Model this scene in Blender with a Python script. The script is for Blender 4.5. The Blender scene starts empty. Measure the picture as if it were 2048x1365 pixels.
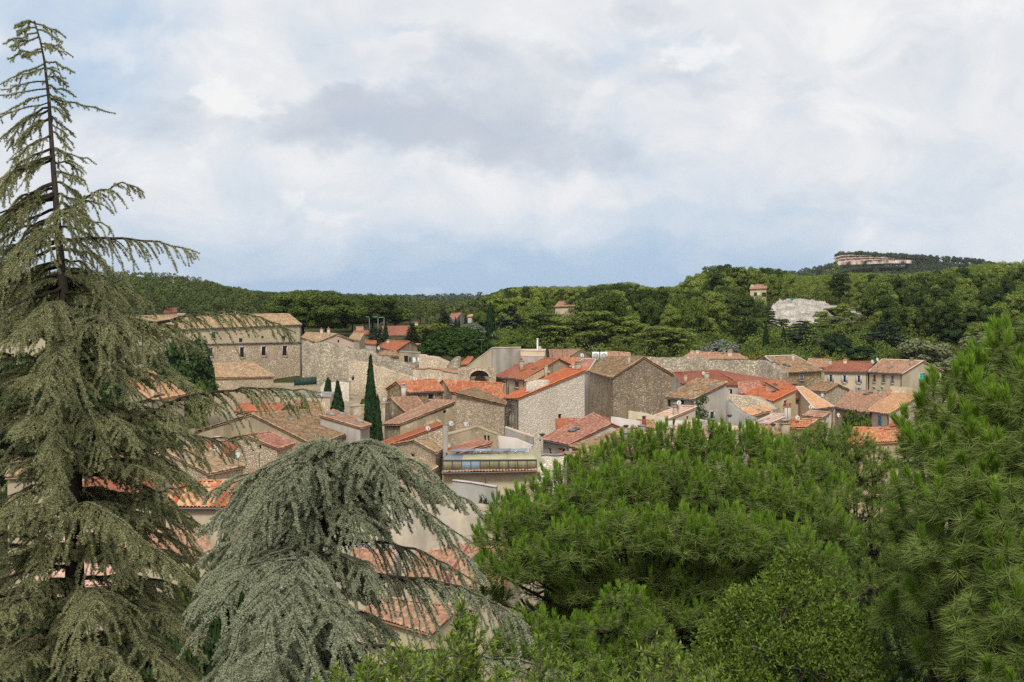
import bpy, math, random
import numpy as np
from mathutils import Vector
from mathutils.geometry import tessellate_polygon
R = math.radians
SC = bpy.context.scene
COL = SC.collection
random.seed(7)
RNG = np.random.default_rng(11)

# ------------------------------------------------------------------ camera
F, CX, CY, HZ, CAMZ = 3151.0, 1024.0, 682.5, 608.0, 30.0
PIT = math.atan((CY - HZ) / F)
cd = bpy.data.cameras.new("camera")
cam = bpy.data.objects.new("camera", cd)
COL.objects.link(cam)
cam.location = (0, 0, CAMZ)
cam.rotation_euler = (math.pi / 2 - PIT, 0, 0)
cd.sensor_width = 36.0
cd.lens = 36.0 * F / 2048.0
cd.clip_start = 0.2
cd.clip_end = 20000
cd.dof.use_dof = True
cd.dof.focus_distance = 130
cd.dof.aperture_fstop = 20
SC.camera = cam

def ray(px, py):
    a = (px - CX) / F
    b = -(py - CY) / F
    dy = math.cos(PIT) + b * math.sin(PIT)
    dz = -math.sin(PIT) + b * math.cos(PIT)
    return np.array([a / dy, 1.0, dz / dy])

def at(px, py, Y):
    return np.array([0, 0, CAMZ]) + ray(px, py) * Y

# ------------------------------------------------------------------ world, sun, exposure
SUN_EL, SUN_AZ = 47.0, 184.0       # azimuth clockwise from +Y (north)
w = bpy.data.worlds.new("World")
SC.world = w
w.use_nodes = True

def build_world():
    nt = w.node_tree
    N, L = nt.nodes, nt.links
    N.clear()
    out = N.new('ShaderNodeOutputWorld')
    bg = N.new('ShaderNodeBackground')
    bg.inputs['Strength'].default_value = 0.1
    L.new(bg.outputs[0], out.inputs[0])
    sky = N.new('ShaderNodeTexSky')
    sky.sky_type = 'NISHITA'
    sky.sun_disc = False
    sky.sun_elevation = R(SUN_EL)
    sky.sun_rotation = R(SUN_AZ)
    sky.air_density = 1.0
    sky.dust_density = 1.6
    sky.ozone_density = 1.5
    tc = N.new('ShaderNodeTexCoord')
    sep = N.new('ShaderNodeSeparateXYZ')
    L.new(tc.outputs['Generated'], sep.inputs[0])

    def M(op, a, b=None, c=None):
        n = N.new('ShaderNodeMath')
        n.operation = op
        for i, v in enumerate((a, b, c)):
            if v is None:
                continue
            if isinstance(v, (int, float)):
                n.inputs[i].default_value = v
            else:
                L.new(v, n.inputs[i])
        return n.outputs[0]
    az = M('ARCTAN2', sep.outputs[0], sep.outputs[1])
    el = M('ARCSINE', sep.outputs[2])

    def noise(sx, sy, ofs, scale=1.0, det=6, rough=0.55, dist=0.0):
        cb = N.new('ShaderNodeCombineXYZ')
        L.new(M('MULTIPLY', az, sx), cb.inputs[0])
        L.new(M('MULTIPLY', el, sy), cb.inputs[1])
        cb.inputs[2].default_value = ofs
        n = N.new('ShaderNodeTexNoise')
        n.inputs['Scale'].default_value = scale
        n.inputs['Detail'].default_value = det
        n.inputs['Roughness'].default_value = rough
        n.inputs['Distortion'].default_value = dist
        L.new(cb.outputs[0], n.inputs['Vector'])
        return n.outputs['Fac']
    warp1 = noise(12, 18, 3.1, 1.0, 6, 0.62)
    warp2 = noise(12, 18, 9.7, 1.0, 6, 0.62)
    fine = noise(16, 21, 1.3, 1.0, 9, 0.58, 0.5)
    broad = noise(5, 14, 5.5, 1.0, 4, 0.5)
    azw = M('ADD', az, M('MULTIPLY', M('SUBTRACT', warp1, 0.5), 0.16))
    elw = M('ADD', el, M('MULTIPLY', M('SUBTRACT', warp2, 0.5), 0.07))

    def blob(px, py, rx, ry, amt):
        a0, e0 = (px - 1024) / F, (HZ - py) / F
        dx = M('DIVIDE', M('SUBTRACT', azw, a0), rx / F)
        dy = M('DIVIDE', M('SUBTRACT', elw, e0), ry / F)
        r2 = M('ADD', M('MULTIPLY', dx, dx), M('MULTIPLY', dy, dy))
        return M('MULTIPLY', M('EXPONENT', M('MULTIPLY', r2, -1.0)), amt)

    def total(bl):
        s = blob(*bl[0])
        for b in bl[1:]:
            s = M('ADD', s, blob(*b))
        return s
    fine2 = noise(13, 19, 7.7, 1.0, 8, 0.6, 0.6)
    sstep = lambda v, lo, hi: M('SMOOTH_MIN', M('MAXIMUM', M('DIVIDE', M('SUBTRACT', v, lo), hi - lo), 0.0), 1.0, 0.15)
    tex = M('ADD', 0.3, M('MULTIPLY', M('MINIMUM', M('MAXIMUM', M('DIVIDE', M('SUBTRACT', fine2, 0.36), 0.26), 0.0), 1.0), 1.2))
    dark = total([(830, 265, 290, 55, .8), (1030, 130, 170, 70, .5), (640, 225, 120, 30, .35), (330, 270, 110, 55, .35),
                  (1060, 300, 110, 40, .35), (1430, 160, 130, 50, .35), (1820, 125, 120, 45, .25), (1000, 215, 220, 60, .35),
                  (1650, 420, 420, 45, .22), (560, 440, 300, 30, .15), (1270, 25, 130, 40, .3), (1240, 330, 240, 30, .15), (1600, 300, 400, 60, .12)])
    blue = total([(110, 90, 190, 110, .6), (60, 190, 160, 60, .35), (250, 190, 120, 60, .35), (820, 75, 120, 14, .4), (1290, 80, 130, 30, .38),
                  (1240, 120, 80, 25, .3), (2020, 10, 70, 20, .4), (700, 570, 900, 45, .34), (1500, 570, 900, 40, .34), (1500, 440, 420, 26, .35), (300, 60, 160, 60, .3),
                  (900, 490, 700, 30, .35), (1250, 520, 500, 25, .3)])
    bright = total([(440, 215, 60, 35, .7), (640, 425, 130, 22, .5), (680, 488, 45, 11, .7), (880, 492, 45, 10, .7), (1430, 105, 60, 28, .8),
                    (1150, 490, 200, 13, .45), (340, 110, 260, 60, .3), (1700, 80, 400, 90, .2), (300, 330, 240, 60, .3), (1640, 230, 220, 50, .25)])
    # cover of cloud over blue
    cov = M('SUBTRACT', M('ADD', 1.03, M('MULTIPLY', M('SUBTRACT', fine, 0.5), 1.15)), blue)
    low = M('MULTIPLY', M('EXPONENT', M('MULTIPLY', M('MAXIMUM', el, 0.0), -23.0)), 0.78)
    cov = M('SUBTRACT', cov, low)
    cov = M('MINIMUM', M('MAXIMUM', cov, 0.0), 1.0)
    br = M('ADD', 0.83, M('MULTIPLY', M('SUBTRACT', broad, 0.5), 0.22))
    br = M('ADD', br, M('MULTIPLY', M('SUBTRACT', fine, 0.5), 0.22))
    br = M('SUBTRACT', br, M('MULTIPLY', sstep(M('ADD', dark, M('MULTIPLY', M('SUBTRACT', fine2, 0.5), 1.1)), 0.16, 0.75), 0.31))
    br = M('ADD', br, M('MULTIPLY', sstep(M('ADD', bright, M('MULTIPLY', M('SUBTRACT', fine, 0.5), 1.2)), 0.18, 0.55), 0.16))
    br = M('MINIMUM', M('MAXIMUM', br, 0.3), 0.93)
    rampc = N.new('ShaderNodeValToRGB')
    e = rampc.color_ramp.elements
    e[0].position, e[0].color = 0.30, (0.42, 0.47, 0.56, 1)
    e[1].position, e[1].color = 0.93, (0.86, 0.86, 0.865, 1)
    m_ = rampc.color_ramp.elements.new(0.66)
    m_.color = (0.60, 0.645, 0.71, 1)
    L.new(br, rampc.inputs[0])
    vm = N.new('ShaderNodeVectorMath')
    vm.operation = 'SCALE'
    L.new(rampc.outputs[0], vm.inputs[0])
    vm.inputs['Scale'].default_value = 10.0
    # clear sky as seen between the clouds: Nishita blended towards the pale blue of thin high cloud
    sk = N.new('ShaderNodeMix')
    sk.data_type = 'RGBA'
    sk.inputs['Factor'].default_value = 0.85
    L.new(sky.outputs[0], sk.inputs['A'])
    sk.inputs['B'].default_value = (4.3, 5.8, 7.7, 1)
    mix = N.new('ShaderNodeMix')
    mix.data_type = 'RGBA'
    L.new(cov, mix.inputs['Factor'])
    L.new(sk.outputs['Result'], mix.inputs['A'])
    L.new(vm.outputs[0], mix.inputs['B'])
    L.new(mix.outputs['Result'], bg.inputs['Color'])
    # keep importance map small
    w.cycles.sampling_method = 'MANUAL'
    w.cycles.sample_map_resolution = 512
build_world()

sd = bpy.data.lights.new("sun", 'SUN')
sd.energy = 3.1
sd.angle = R(14)
sd.color = (1.0, 0.965, 0.90)
sun = bpy.data.objects.new("sun", sd)
COL.objects.link(sun)
_a, _e = R(SUN_AZ), R(SUN_EL)
_dir = Vector((math.sin(_a) * math.cos(_e), math.cos(_a) * math.cos(_e), math.sin(_e)))
sun.rotation_euler = _dir.to_track_quat('Z', 'Y').to_euler()
sun.location = (-40, -60, 90)
SC.view_settings.view_transform = 'Standard'
SC.view_settings.look = 'None'
SC.view_settings.exposure = 0.08
SC.view_settings.gamma = 1.0
SC.cycles.max_bounces = 5
SC.cycles.diffuse_bounces = 3
SC.cycles.glossy_bounces = 2
SC.cycles.transmission_bounces = 3
SC.cycles.transparent_max_bounces = 8
SC.cycles.use_adaptive_sampling = True
SC.cycles.adaptive_threshold = 0.01
SC.cycles.use_denoising = False

# ------------------------------------------------------------------ mesh builder
class MB:
    def __init__(self):
        self.ch = []
        self.n = 0

    def add(self, V, Fc, mi=0, uv=None, tone=None):
        V = np.asarray(V, dtype=np.float32).reshape(-1, 3)
        Fc = np.asarray(Fc, dtype=np.int32)
        if Fc.ndim == 1:
            Fc = Fc[None, :]
        self.ch.append((V, Fc + self.n, mi, uv, tone))
        self.n += len(V)

    def poly(self, pts, mi=0):
        self.add(pts, [list(range(len(pts)))], mi)

    def box(self, c, ax, ay, az, mi=0):
        """centre and three half axes"""
        c, ax, ay, az = [np.asarray(v, float) for v in (c, ax, ay, az)]
        V = [c + i * ax + j * ay + k * az for k in (-1, 1) for j in (-1, 1) for i in (-1, 1)]
        self.add(V, [[0, 2, 3, 1], [4, 5, 7, 6], [0, 1, 5, 4], [2, 6, 7, 3], [0, 4, 6, 2], [1, 3, 7, 5]], mi)

    def tube(self, pts, rad, n=6, mi=0, cap=True):
        pts = np.asarray(pts, float)
        m = len(pts)
        rad = np.broadcast_to(np.asarray(rad, float), (m,))
        T = np.gradient(pts, axis=0)
        T /= np.linalg.norm(T, axis=1)[:, None] + 1e-9
        up = np.array([0, 0, 1.0]) if abs(T[:, 2]).mean() < 0.8 else np.array([1.0, 0, 0])
        A = np.cross(T, up)
        A /= np.linalg.norm(A, axis=1)[:, None] + 1e-9
        B = np.cross(T, A)
        th = np.linspace(0, 2 * np.pi, n, endpoint=False)
        V = pts[:, None, :] + rad[:, None, None] * (np.cos(th)[None, :, None] * A[:, None, :] + np.sin(th)[None, :, None] * B[:, None, :])
        i, j = np.meshgrid(np.arange(m - 1), np.arange(n), indexing='ij')
        j2 = (j + 1) % n
        Fc = np.stack([i * n + j, i * n + j2, (i + 1) * n + j2, (i + 1) * n + j], -1).reshape(-1, 4)
        self.add(V.reshape(-1, 3), Fc, mi)
        if cap and n <= 12:
            self.add(V[0], [list(range(n))], mi)
            self.add(V[-1], [list(range(n))[::-1]], mi)

    def mesh(self, name, mats, org=(0, 0, 0), smooth=False):
        me = bpy.data.meshes.new(name)
        if not self.ch:
            return me
        V = np.concatenate([c[0] for c in self.ch]) - np.asarray(org, np.float32)
        me.vertices.add(len(V))
        me.vertices.foreach_set('co', V.astype(np.float32).ravel())
        loops = np.concatenate([c[1].ravel() for c in self.ch])
        tot = np.concatenate([np.full(len(c[1]), c[1].shape[1], np.int32) for c in self.ch])
        mi = np.concatenate([np.full(len(c[1]), c[2], np.int32) if np.isscalar(c[2]) else np.asarray(c[2], np.int32) for c in self.ch])
        me.loops.add(len(loops))
        me.loops.foreach_set('vertex_index', loops)
        me.polygons.add(len(tot))
        st = np.concatenate([[0], np.cumsum(tot)[:-1]]).astype(np.int32)
        me.polygons.foreach_set('loop_start', st)
        me.polygons.foreach_set('material_index', mi)
        if smooth:
            me.polygons.foreach_set('use_smooth', np.ones(len(tot), bool))
        if any(c[3] is not None for c in self.ch):
            uvl = me.uv_layers.new(name='UVMap')
            U = np.concatenate([np.asarray(c[3], np.float32).reshape(-1, 2) if c[3] is not None else np.zeros((c[1].size, 2), np.float32) for c in self.ch])
            uvl.data.foreach_set('uv', U.ravel())
        if any(c[4] is not None for c in self.ch):
            a = me.attributes.new('tone', 'FLOAT', 'FACE')
            a.data.foreach_set('value', np.concatenate([np.asarray(c[4], np.float32) if c[4] is not None else np.full(len(c[1]), .5, np.float32) for c in self.ch]))
        me.update(calc_edges=True)
        for m in (mats if isinstance(mats, (list, tuple)) else [mats]):
            me.materials.append(m)
        return me

ORG = {}

def tag(o, label=None, cat=None, group=None, kind=None):
    if label: o['label'] = label
    if cat: o['category'] = cat
    if group: o['group'] = group
    if kind: o['kind'] = kind
    return o

def thing(name, label, cat, loc, group=None):
    o = bpy.data.objects.new(name, None)
    COL.objects.link(o)
    o.location = [float(v) for v in loc]
    o.empty_display_size = 0.3
    ORG[o] = np.asarray(loc, float)
    return tag(o, label, cat, group)

def part(name, mb, mats, parent, label=None, smooth=False, kind=None):
    org = ORG[parent]
    me = mb.mesh(name, mats, org, smooth)
    o = bpy.data.objects.new(name, me)
    COL.objects.link(o)
    o.parent = parent
    ORG[o] = org
    if label: o['label'] = label
    if kind: o['kind'] = kind
    return o

def solo(name, mb, mats, loc=(0, 0, 0), label=None, cat=None, group=None, kind=None, smooth=False):
    me = mb.mesh(name, mats, loc, smooth)
    o = bpy.data.objects.new(name, me)
    o.location = [float(v) for v in loc]
    COL.objects.link(o)
    ORG[o] = np.asarray(loc, float)
    return tag(o, label, cat, group, kind)

# ------------------------------------------------------------------ materials
def srgb(r, g, b):
    f = lambda c: (c / 255 / 12.92) if c / 255 <= .04045 else ((c / 255 + .055) / 1.055) ** 2.4
    return (f(r), f(g), f(b), 1)

class NT:
    def __init__(self, name, rough=.9, spec=.2):
        self.m = bpy.data.materials.new(name)
        self.m.use_nodes = True
        self.nt = self.m.node_tree
        self.N, self.L = self.nt.nodes, self.nt.links
        self.b = self.N['Principled BSDF']
        self.b.inputs['Roughness'].default_value = rough
        self.b.inputs['Specular IOR Level'].default_value = spec

    def new(self, t, **kw):
        n = self.N.new('ShaderNode' + t)
        for k, v in kw.items():
            setattr(n, k, v)
        return n

    def set(self, sock, v):
        if v is None:
            return
        if isinstance(v, (int, float, tuple, list)):
            sock.default_value = v
        else:
            self.L.new(v, sock)

    def math(self, op, a, b=None, clamp=False):
        n = self.new('Math', operation=op, use_clamp=clamp)
        self.set(n.inputs[0], a)
        self.set(n.inputs[1], b)
        return n.outputs[0]

    def coord(self, kind='Object', scale=(1, 1, 1), loc=None):
        t = self.new('TexCoord')
        mp = self.new('Mapping')
        self.L.new(t.outputs[kind], mp.inputs['Vector'])
        mp.inputs['Scale'].default_value = scale
        if loc is not None:
            self.set(mp.inputs['Location'], loc)
        return mp.outputs[0]

    def noise(self, vec, scale, det=4, rough=.55, dist=0):
        n = self.new('TexNoise')
        self.set(n.inputs['Vector'], vec)
        n.inputs['Scale'].default_value = scale
        n.inputs['Detail'].default_value = det
        n.inputs['Roughness'].default_value = rough
        n.inputs['Distortion'].default_value = dist
        return n.outputs['Fac']

    def ramp(self, fac, stops, interp='LINEAR'):
        n = self.new('ValToRGB')
        cr = n.color_ramp
        cr.interpolation = interp
        cr.elements[0].position, cr.elements[0].color = stops[0]
        cr.elements[1].position, cr.elements[1].color = stops[1]
        for p, c in stops[2:]:
            e = cr.elements.new(p)
            e.color = c
        self.set(n.inputs[0], fac)
        return n.outputs[0]

    def mix(self, fac, a, b, mode='MIX'):
        n = self.new('Mix', data_type='RGBA', blend_type=mode)
        self.set(n.inputs['Factor'], fac)
        self.set(n.inputs['A'], a)
        self.set(n.inputs['B'], b)
        return n.outputs['Result']

    def bump(self, h, dist=.05, strength=.6):
        n = self.new('Bump')
        n.inputs['Distance'].default_value = dist
        n.inputs['Strength'].default_value = strength
        self.L.new(h, n.inputs['Height'])
        self.L.new(n.outputs[0], self.b.inputs['Normal'])

    def out(self, col):
        self.set(self.b.inputs['Base Color'], col)
        return self.m

def g(v):
    return (v, v, v, 1)

def plain(name, c, rough=.8, spec=.3, metal=0, var=.12):
    t = NT(name, rough, spec)
    t.b.inputs['Metallic'].default_value = metal
    n = t.noise(t.coord(), 1.7, 4)
    col = t.mix(t.ramp(n, [(.35, g(0)), (.7, g(1))]), tuple(x * (1 - var) for x in c[:3]) + (1,), tuple(min(1, x * (1 + var)) for x in c[:3]) + (1,))
    return t.out(col)

def stone(name, cols, mortar, stain, stain_amt=.6, scale=3.3, patch=None, patch_amt=.5):
    t = NT(name, .95, .1)
    oi = t.new('ObjectInfo')
    v = t.coord('Object', (1, 1, 1.5))
    wv = t.new('VectorMath', operation='ADD')
    ns = t.new('TexNoise')
    ns.inputs['Scale'].default_value = 2.5
    t.L.new(v, ns.inputs['Vector'])
    sc = t.new('VectorMath', operation='SCALE')
    sc.inputs['Scale'].default_value = .25
    t.L.new(ns.outputs['Color'], sc.inputs[0])
    t.L.new(v, wv.inputs[0])
    t.L.new(sc.outputs[0], wv.inputs[1])
    vo = t.new('TexVoronoi', feature='F1')
    vo.inputs['Scale'].default_value = scale
    t.L.new(wv.outputs[0], vo.inputs['Vector'])
    ed = t.new('TexVoronoi', feature='DISTANCE_TO_EDGE')
    ed.inputs['Scale'].default_value = scale
    t.L.new(wv.outputs[0], ed.inputs['Vector'])
    sp = t.new('SeparateColor')
    t.L.new(vo.outputs['Color'], sp.inputs[0])
    k = len(cols)
    col = t.ramp(sp.outputs[0], [((i + .5) / k, c) for i, c in enumerate(cols)])
    edge = t.ramp(ed.outputs['Distance'], [(.02, g(0)), (.12, g(1))])
    col = t.mix(edge, mortar, col)
    if patch:
        pn = t.noise(t.coord('Object', (1, 1, 1), None), .28, 4, .6)
        pf = t.ramp(pn, [(.50, g(0)), (.60, g(1))])
        col = t.mix(t.math('MULTIPLY', pf, patch_amt), col, patch)
    # broad weathering and vertical run-off streaks
    sn = t.noise(t.coord('Object', (1, 1, .5)), .35, 5, .62)
    st = t.noise(t.coord('Object', (1, 1, .2)), .8, 2, .5)
    sf = t.math('MULTIPLY', t.ramp(sn, [(.45, g(0)), (.68, g(1))]), stain_amt)
    col = t.mix(sf, col, stain)
    sf2 = t.math('MULTIPLY', t.ramp(st, [(.52, g(0)), (.72, g(1))]), stain_amt * .6)
    col = t.mix(sf2, col, stain)
    t.bump(t.ramp(ed.outputs['Distance'], [(0, g(0)), (.2, g(1))]), .07, .8)
    return t.out(col)

def plaster(name, c, dirt, amt=.5, streak=.5, blotch=None):
    t = NT(name, .92, .12)
    n1 = t.noise(t.coord('Object', (1, 1, .6)), .5, 6, .62)
    n2 = t.noise(t.coord('Object', (1, 1, .2)), .7, 2, .5)
    n3 = t.noise(t.coord(), 9, 3, .6)
    col = t.mix(t.math('MULTIPLY', t.ramp(n1, [(.42, g(0)), (.7, g(1))]), amt), c, dirt)
    col = t.mix(t.math('MULTIPLY', t.ramp(n2, [(.5, g(0)), (.72, g(1))]), streak), col, dirt)
    if blotch:
        n4 = t.noise(t.coord('Object', (1, 1, 1)), .9, 5, .7)
        col = t.mix(t.ramp(n4, [(.56, g(0)), (.62, g(1))]), col, blotch)
    col = t.mix(t.math('MULTIPLY', n3, .25), col, tuple(x * .7 for x in c[:3]) + (1,))
    t.bump(n3, .02, .4)
    return t.out(col)

def tiles(name, cols, lichen, lich=.5, pitch=.22, course=.36, spread=1.0):
    """per-tile colour from the roof's own uv (metres along eave and slope)"""
    t = NT(name, .9, .15)
    uv = t.new('UVMap')
    sp = t.new('SeparateXYZ')
    t.L.new(uv.outputs[0], sp.inputs[0])
    oi = t.new('ObjectInfo')
    cu = t.math('FLOOR', t.math('DIVIDE', sp.outputs[0], pitch))
    cv = t.math('FLOOR', t.math('DIVIDE', sp.outputs[1], course))
    cb = t.new('CombineXYZ')
    t.L.new(cu, cb.inputs[0])
    t.L.new(cv, cb.inputs[1])
    t.L.new(t.math('MULTIPLY', oi.outputs['Random'], 91), cb.inputs[2])
    wn = t.new('TexWhiteNoise', noise_dimensions='3D')
    t.L.new(cb.outputs[0], wn.inputs['Vector'])
    k = len(cols)
    # large patches of tiles of one firing
    pn = t.noise(t.coord('Object', (1, 1, 1)), .45, 3, .6)
    fac = t.math('ADD', t.math('MULTIPLY', wn.outputs['Value'], .75 * spread), t.math('MULTIPLY', t.math('SUBTRACT', pn, .38), 1.0))
    fac = t.math('ADD', fac, .12 + .375 * (1 - spread), clamp=True)
    col = t.ramp(fac, [((i + .5) / k, c) for i, c in enumerate(cols)])
    ln = t.noise(t.coord('Object', (1, 1, 1)), 1.1, 6, .68)
    lf = t.math('MULTIPLY', t.ramp(ln, [(.46, g(0)), (.66, g(1))]), lich)
    col = t.mix(lf, col, lichen)
    dn = t.noise(t.coord('Object', (1, 1, 1)), 3.4, 3, .65)
    col = t.mix(t.math('MULTIPLY', t.ramp(dn, [(.46, g(0)), (.62, g(1))]), .62 * min(1, lich + .2)), col, srgb(70, 58, 48))
    return t.out(col)

ST_WARM = stone('warm_rubble_stone', [srgb(175, 155, 128), srgb(206, 186, 158), srgb(229, 213, 186), srgb(187, 167, 142), srgb(214, 196, 168)], srgb(168, 148, 124), srgb(134, 117, 97), .4, 4.8)
ST_PALE = stone('pale_rubble_stone', [srgb(204, 192, 174), srgb(216, 206, 188), srgb(230, 222, 208), srgb(206, 194, 174)], srgb(206, 192, 172), srgb(178, 162, 140), .3, 4.6)
ST_DARK = stone('dark_weathered_stone', [srgb(138, 121, 101), srgb(167, 150, 127), srgb(196, 181, 158), srgb(152, 136, 114)], srgb(138, 121, 101), srgb(100, 88, 75), .5, 3.8, srgb(175, 155, 126), .7)
ST_GREY = stone('grey_rampart_stone', [srgb(143, 131, 113), srgb(176, 163, 141), srgb(207, 194, 172), srgb(159, 146, 124)], srgb(144, 130, 110), srgb(102, 92, 79), .5, 3.8)
ST_GOLD = stone('golden_house_stone', [srgb(151, 128, 96), srgb(180, 157, 122), srgb(203, 183, 149), srgb(141, 121, 93)], srgb(131, 113, 86), srgb(93, 80, 63), .6, 3.6)
PL_TAN = plaster('tan_plaster', srgb(181, 163, 134), srgb(122, 107, 87), .6, .6)
PL_CREAM = plaster('cream_plaster', srgb(195, 180, 153), srgb(140, 125, 103), .4, .4)
PL_YELLOW = plaster('yellow_plaster', srgb(199, 183, 143), srgb(149, 134, 104), .3, .4)
PL_GREY = plaster('grey_plaster', srgb(181, 173, 160), srgb(113, 106, 98), .6, .6)
PL_PINK = plaster('pinkish_plaster', srgb(205, 182, 161), srgb(152, 130, 112), .4, .4)
PL_WHITE = plaster('white_plaster', srgb(196, 186, 176), srgb(140, 130, 118), .4, .6)
PL_WORN = plaster('worn_plaster', srgb(175, 158, 130), srgb(106, 94, 77), .8, .7, srgb(211, 198, 173))
PL_ORANGE = plaster('ochre_plaster', srgb(205, 158, 110), srgb(150, 116, 88), .4, .4)
CONC = plaster('bare_concrete', srgb(150, 146, 138), srgb(92, 88, 82), .6, .8)
def two_tone():
    """rubble below, render above the string course (world height)"""
    m = stone('rubble_with_rendered_top', [srgb(175, 155, 128), srgb(206, 186, 158), srgb(229, 213, 186), srgb(187, 167, 142)], srgb(168, 148, 124), srgb(134, 117, 97), .4, 4.4)
    nt = m.node_tree
    b = nt.nodes['Principled BSDF']
    src = b.inputs['Base Color'].links[0].from_socket
    ge = nt.nodes.new('ShaderNodeNewGeometry'); sp = nt.nodes.new('ShaderNodeSeparateXYZ')
    nt.links.new(ge.outputs['Position'], sp.inputs[0])
    gt = nt.nodes.new('ShaderNodeMath'); gt.operation = 'GREATER_THAN'; gt.inputs[1].default_value = 23.75
    nt.links.new(sp.outputs[2], gt.inputs[0])
    nz = nt.nodes.new('ShaderNodeTexNoise'); nz.inputs['Scale'].default_value = .6; nz.inputs['Detail'].default_value = 6
    tc = nt.nodes.new('ShaderNodeTexCoord'); nt.links.new(tc.outputs['Object'], nz.inputs['Vector'])
    rp = nt.nodes.new('ShaderNodeValToRGB'); rp.color_ramp.elements[0].position = .35; rp.color_ramp.elements[1].position = .7
    rp.color_ramp.elements[0].color = srgb(200, 182, 153); rp.color_ramp.elements[1].color = srgb(179, 161, 134)
    nt.links.new(nz.outputs['Fac'], rp.inputs[0])
    mx = nt.nodes.new('ShaderNodeMix'); mx.data_type = 'RGBA'
    nt.links.new(gt.outputs[0], mx.inputs['Factor']); nt.links.new(src, mx.inputs['A']); nt.links.new(rp.outputs[0], mx.inputs['B'])
    nt.links.new(mx.outputs['Result'], b.inputs['Base Color'])
    return m
ST_TWO = two_tone()
PL_STAINED = plaster('stained_old_plaster', srgb(178, 165, 144), srgb(113, 104, 95), .8, .7, srgb(164, 157, 151))

RF_OLD = tiles('old_canal_tiles', [srgb(122, 98, 74), srgb(150, 124, 94), srgb(170, 144, 110), srgb(182, 156, 122), srgb(164, 116, 88)], srgb(110, 100, 82), .7)
RF_PALE = tiles('pale_canal_tiles', [srgb(156, 130, 98), srgb(184, 158, 122), srgb(198, 174, 138), srgb(182, 142, 110), srgb(168, 146, 114)], srgb(130, 116, 94), .55)
RF_OLDPINK = tiles('pinkish_old_tiles', [srgb(150, 110, 88), srgb(176, 136, 110), srgb(188, 154, 126), srgb(166, 122, 100)], srgb(138, 114, 94), .5)
RF_ORANGE = tiles('orange_tiles', [srgb(158, 92, 66), srgb(168, 100, 72), srgb(176, 112, 82)], srgb(148, 104, 80), .35, .24, .4, .5)
RF_BRIGHT = tiles('bright_orange_tiles', [srgb(182, 98, 64), srgb(194, 108, 70), srgb(200, 120, 82)], srgb(164, 108, 80), .25, .24, .4, .5)
RF_RED = tiles('red_tiles', [srgb(138, 82, 66), srgb(148, 92, 74), srgb(160, 104, 84)], srgb(130, 96, 78), .4, .24, .4, .5)
RF_PINK = tiles('pink_tiles', [srgb(166, 112, 94), srgb(182, 128, 108), srgb(192, 144, 122), srgb(158, 104, 86)], srgb(142, 114, 96), .4)
RF_PALEPINK = tiles('pale_pink_tiles', [srgb(194, 154, 136), srgb(206, 168, 148), srgb(214, 182, 164)], srgb(196, 160, 140), .2, .24, .4, .6)
RF_PEACH = tiles('peach_tiles', [srgb(190, 142, 106), srgb(200, 152, 114), srgb(208, 164, 126)], srgb(172, 132, 102), .2, .24, .4, .6)
RF_MIX = tiles('striped_mixed_tiles', [srgb(172, 92, 62), srgb(186, 108, 72), srgb(212, 182, 144), srgb(176, 96, 64), srgb(206, 170, 128), srgb(164, 86, 58)], srgb(170, 110, 76), .25, .26, 40.0, 1.15)
RF_HALF = tiles('half_orange_canal_tiles', [srgb(196, 160, 118), srgb(204, 170, 128), srgb(196, 138, 100), srgb(182, 108, 78), srgb(176, 98, 70)], srgb(140, 116, 92), .35, .22, .36, .55)
RF_MAROON = tiles('brown_red_tiles', [srgb(136, 84, 66), srgb(150, 96, 76), srgb(160, 106, 86)], srgb(120, 88, 70), .3, .24, .4, .5)

DARKGLASS = plain('dark_window_glass', (.012, .013, .014, 1), .15, .5)
WOODDK = plain('dark_brown_wood', srgb(70, 52, 40), .8)
WOODBR = plain('brown_shutter_paint', srgb(120, 66, 48), .7)
WHITEP = plain('white_paint', srgb(222, 220, 214), .6, .3, 0, .05)
GREYSH = plain('lavender_grey_paint', srgb(168, 166, 176), .7)
TURQ = plain('turquoise_paint', srgb(58, 168, 148), .6)
BLUEP = plain('blue_paint', srgb(50, 130, 176), .6)
GREENP = plain('dark_green_paint', srgb(44, 66, 54), .7)
SLATEB = plain('slate_blue_paint', srgb(104, 112, 124), .7)
METALG = plain('grey_sheet_metal', srgb(128, 130, 134), .5, .5, .3)
ZINC = plain('zinc_gutter', srgb(92, 90, 88), .55, .4, .3)
REDCLAY = plain('red_clay_pot', srgb(176, 84, 54), .8)
DISHM = plain('dish_enamel', srgb(186, 184, 178), .5, .4, 0, .04)
MAROON = plain('maroon_flashing', srgb(140, 60, 58), .7)
GLASSB = plain('skylight_glass', srgb(120, 140, 150), .1, .8)
FIBREG = None
# ------------------------------------------------------------------ terrain
CTRL = []
def _c(x, y, z): CTRL.append((x, y, z))
def _p(px, py, Y):
    v = at(px, py, Y)
    CTRL.append(tuple(v))
for x in (-60, -25, 0, 25, 60):
    _c(x, -40, 28); _c(x * .8, 0, 27.4); _c(x * .8, 9, 24.6); _c(x, 20, 18.5); _c(x, 36, 12.5); _c(x * 1.1, 60, 8); _c(x * 1.2, 85, 6.5)
for px in (-300, 300, 900, 1400, 1900, 2300):
    for Y, z in ((110, 7.5), (140, 9.5), (170, 11.5), (200, 13.2), (235, 15.2)):
        _c((px - 1024) / F * Y, Y, z)
for px in (0, 300, 600): _c((px - 1024) / F * 240, 240, 16.5)
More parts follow.
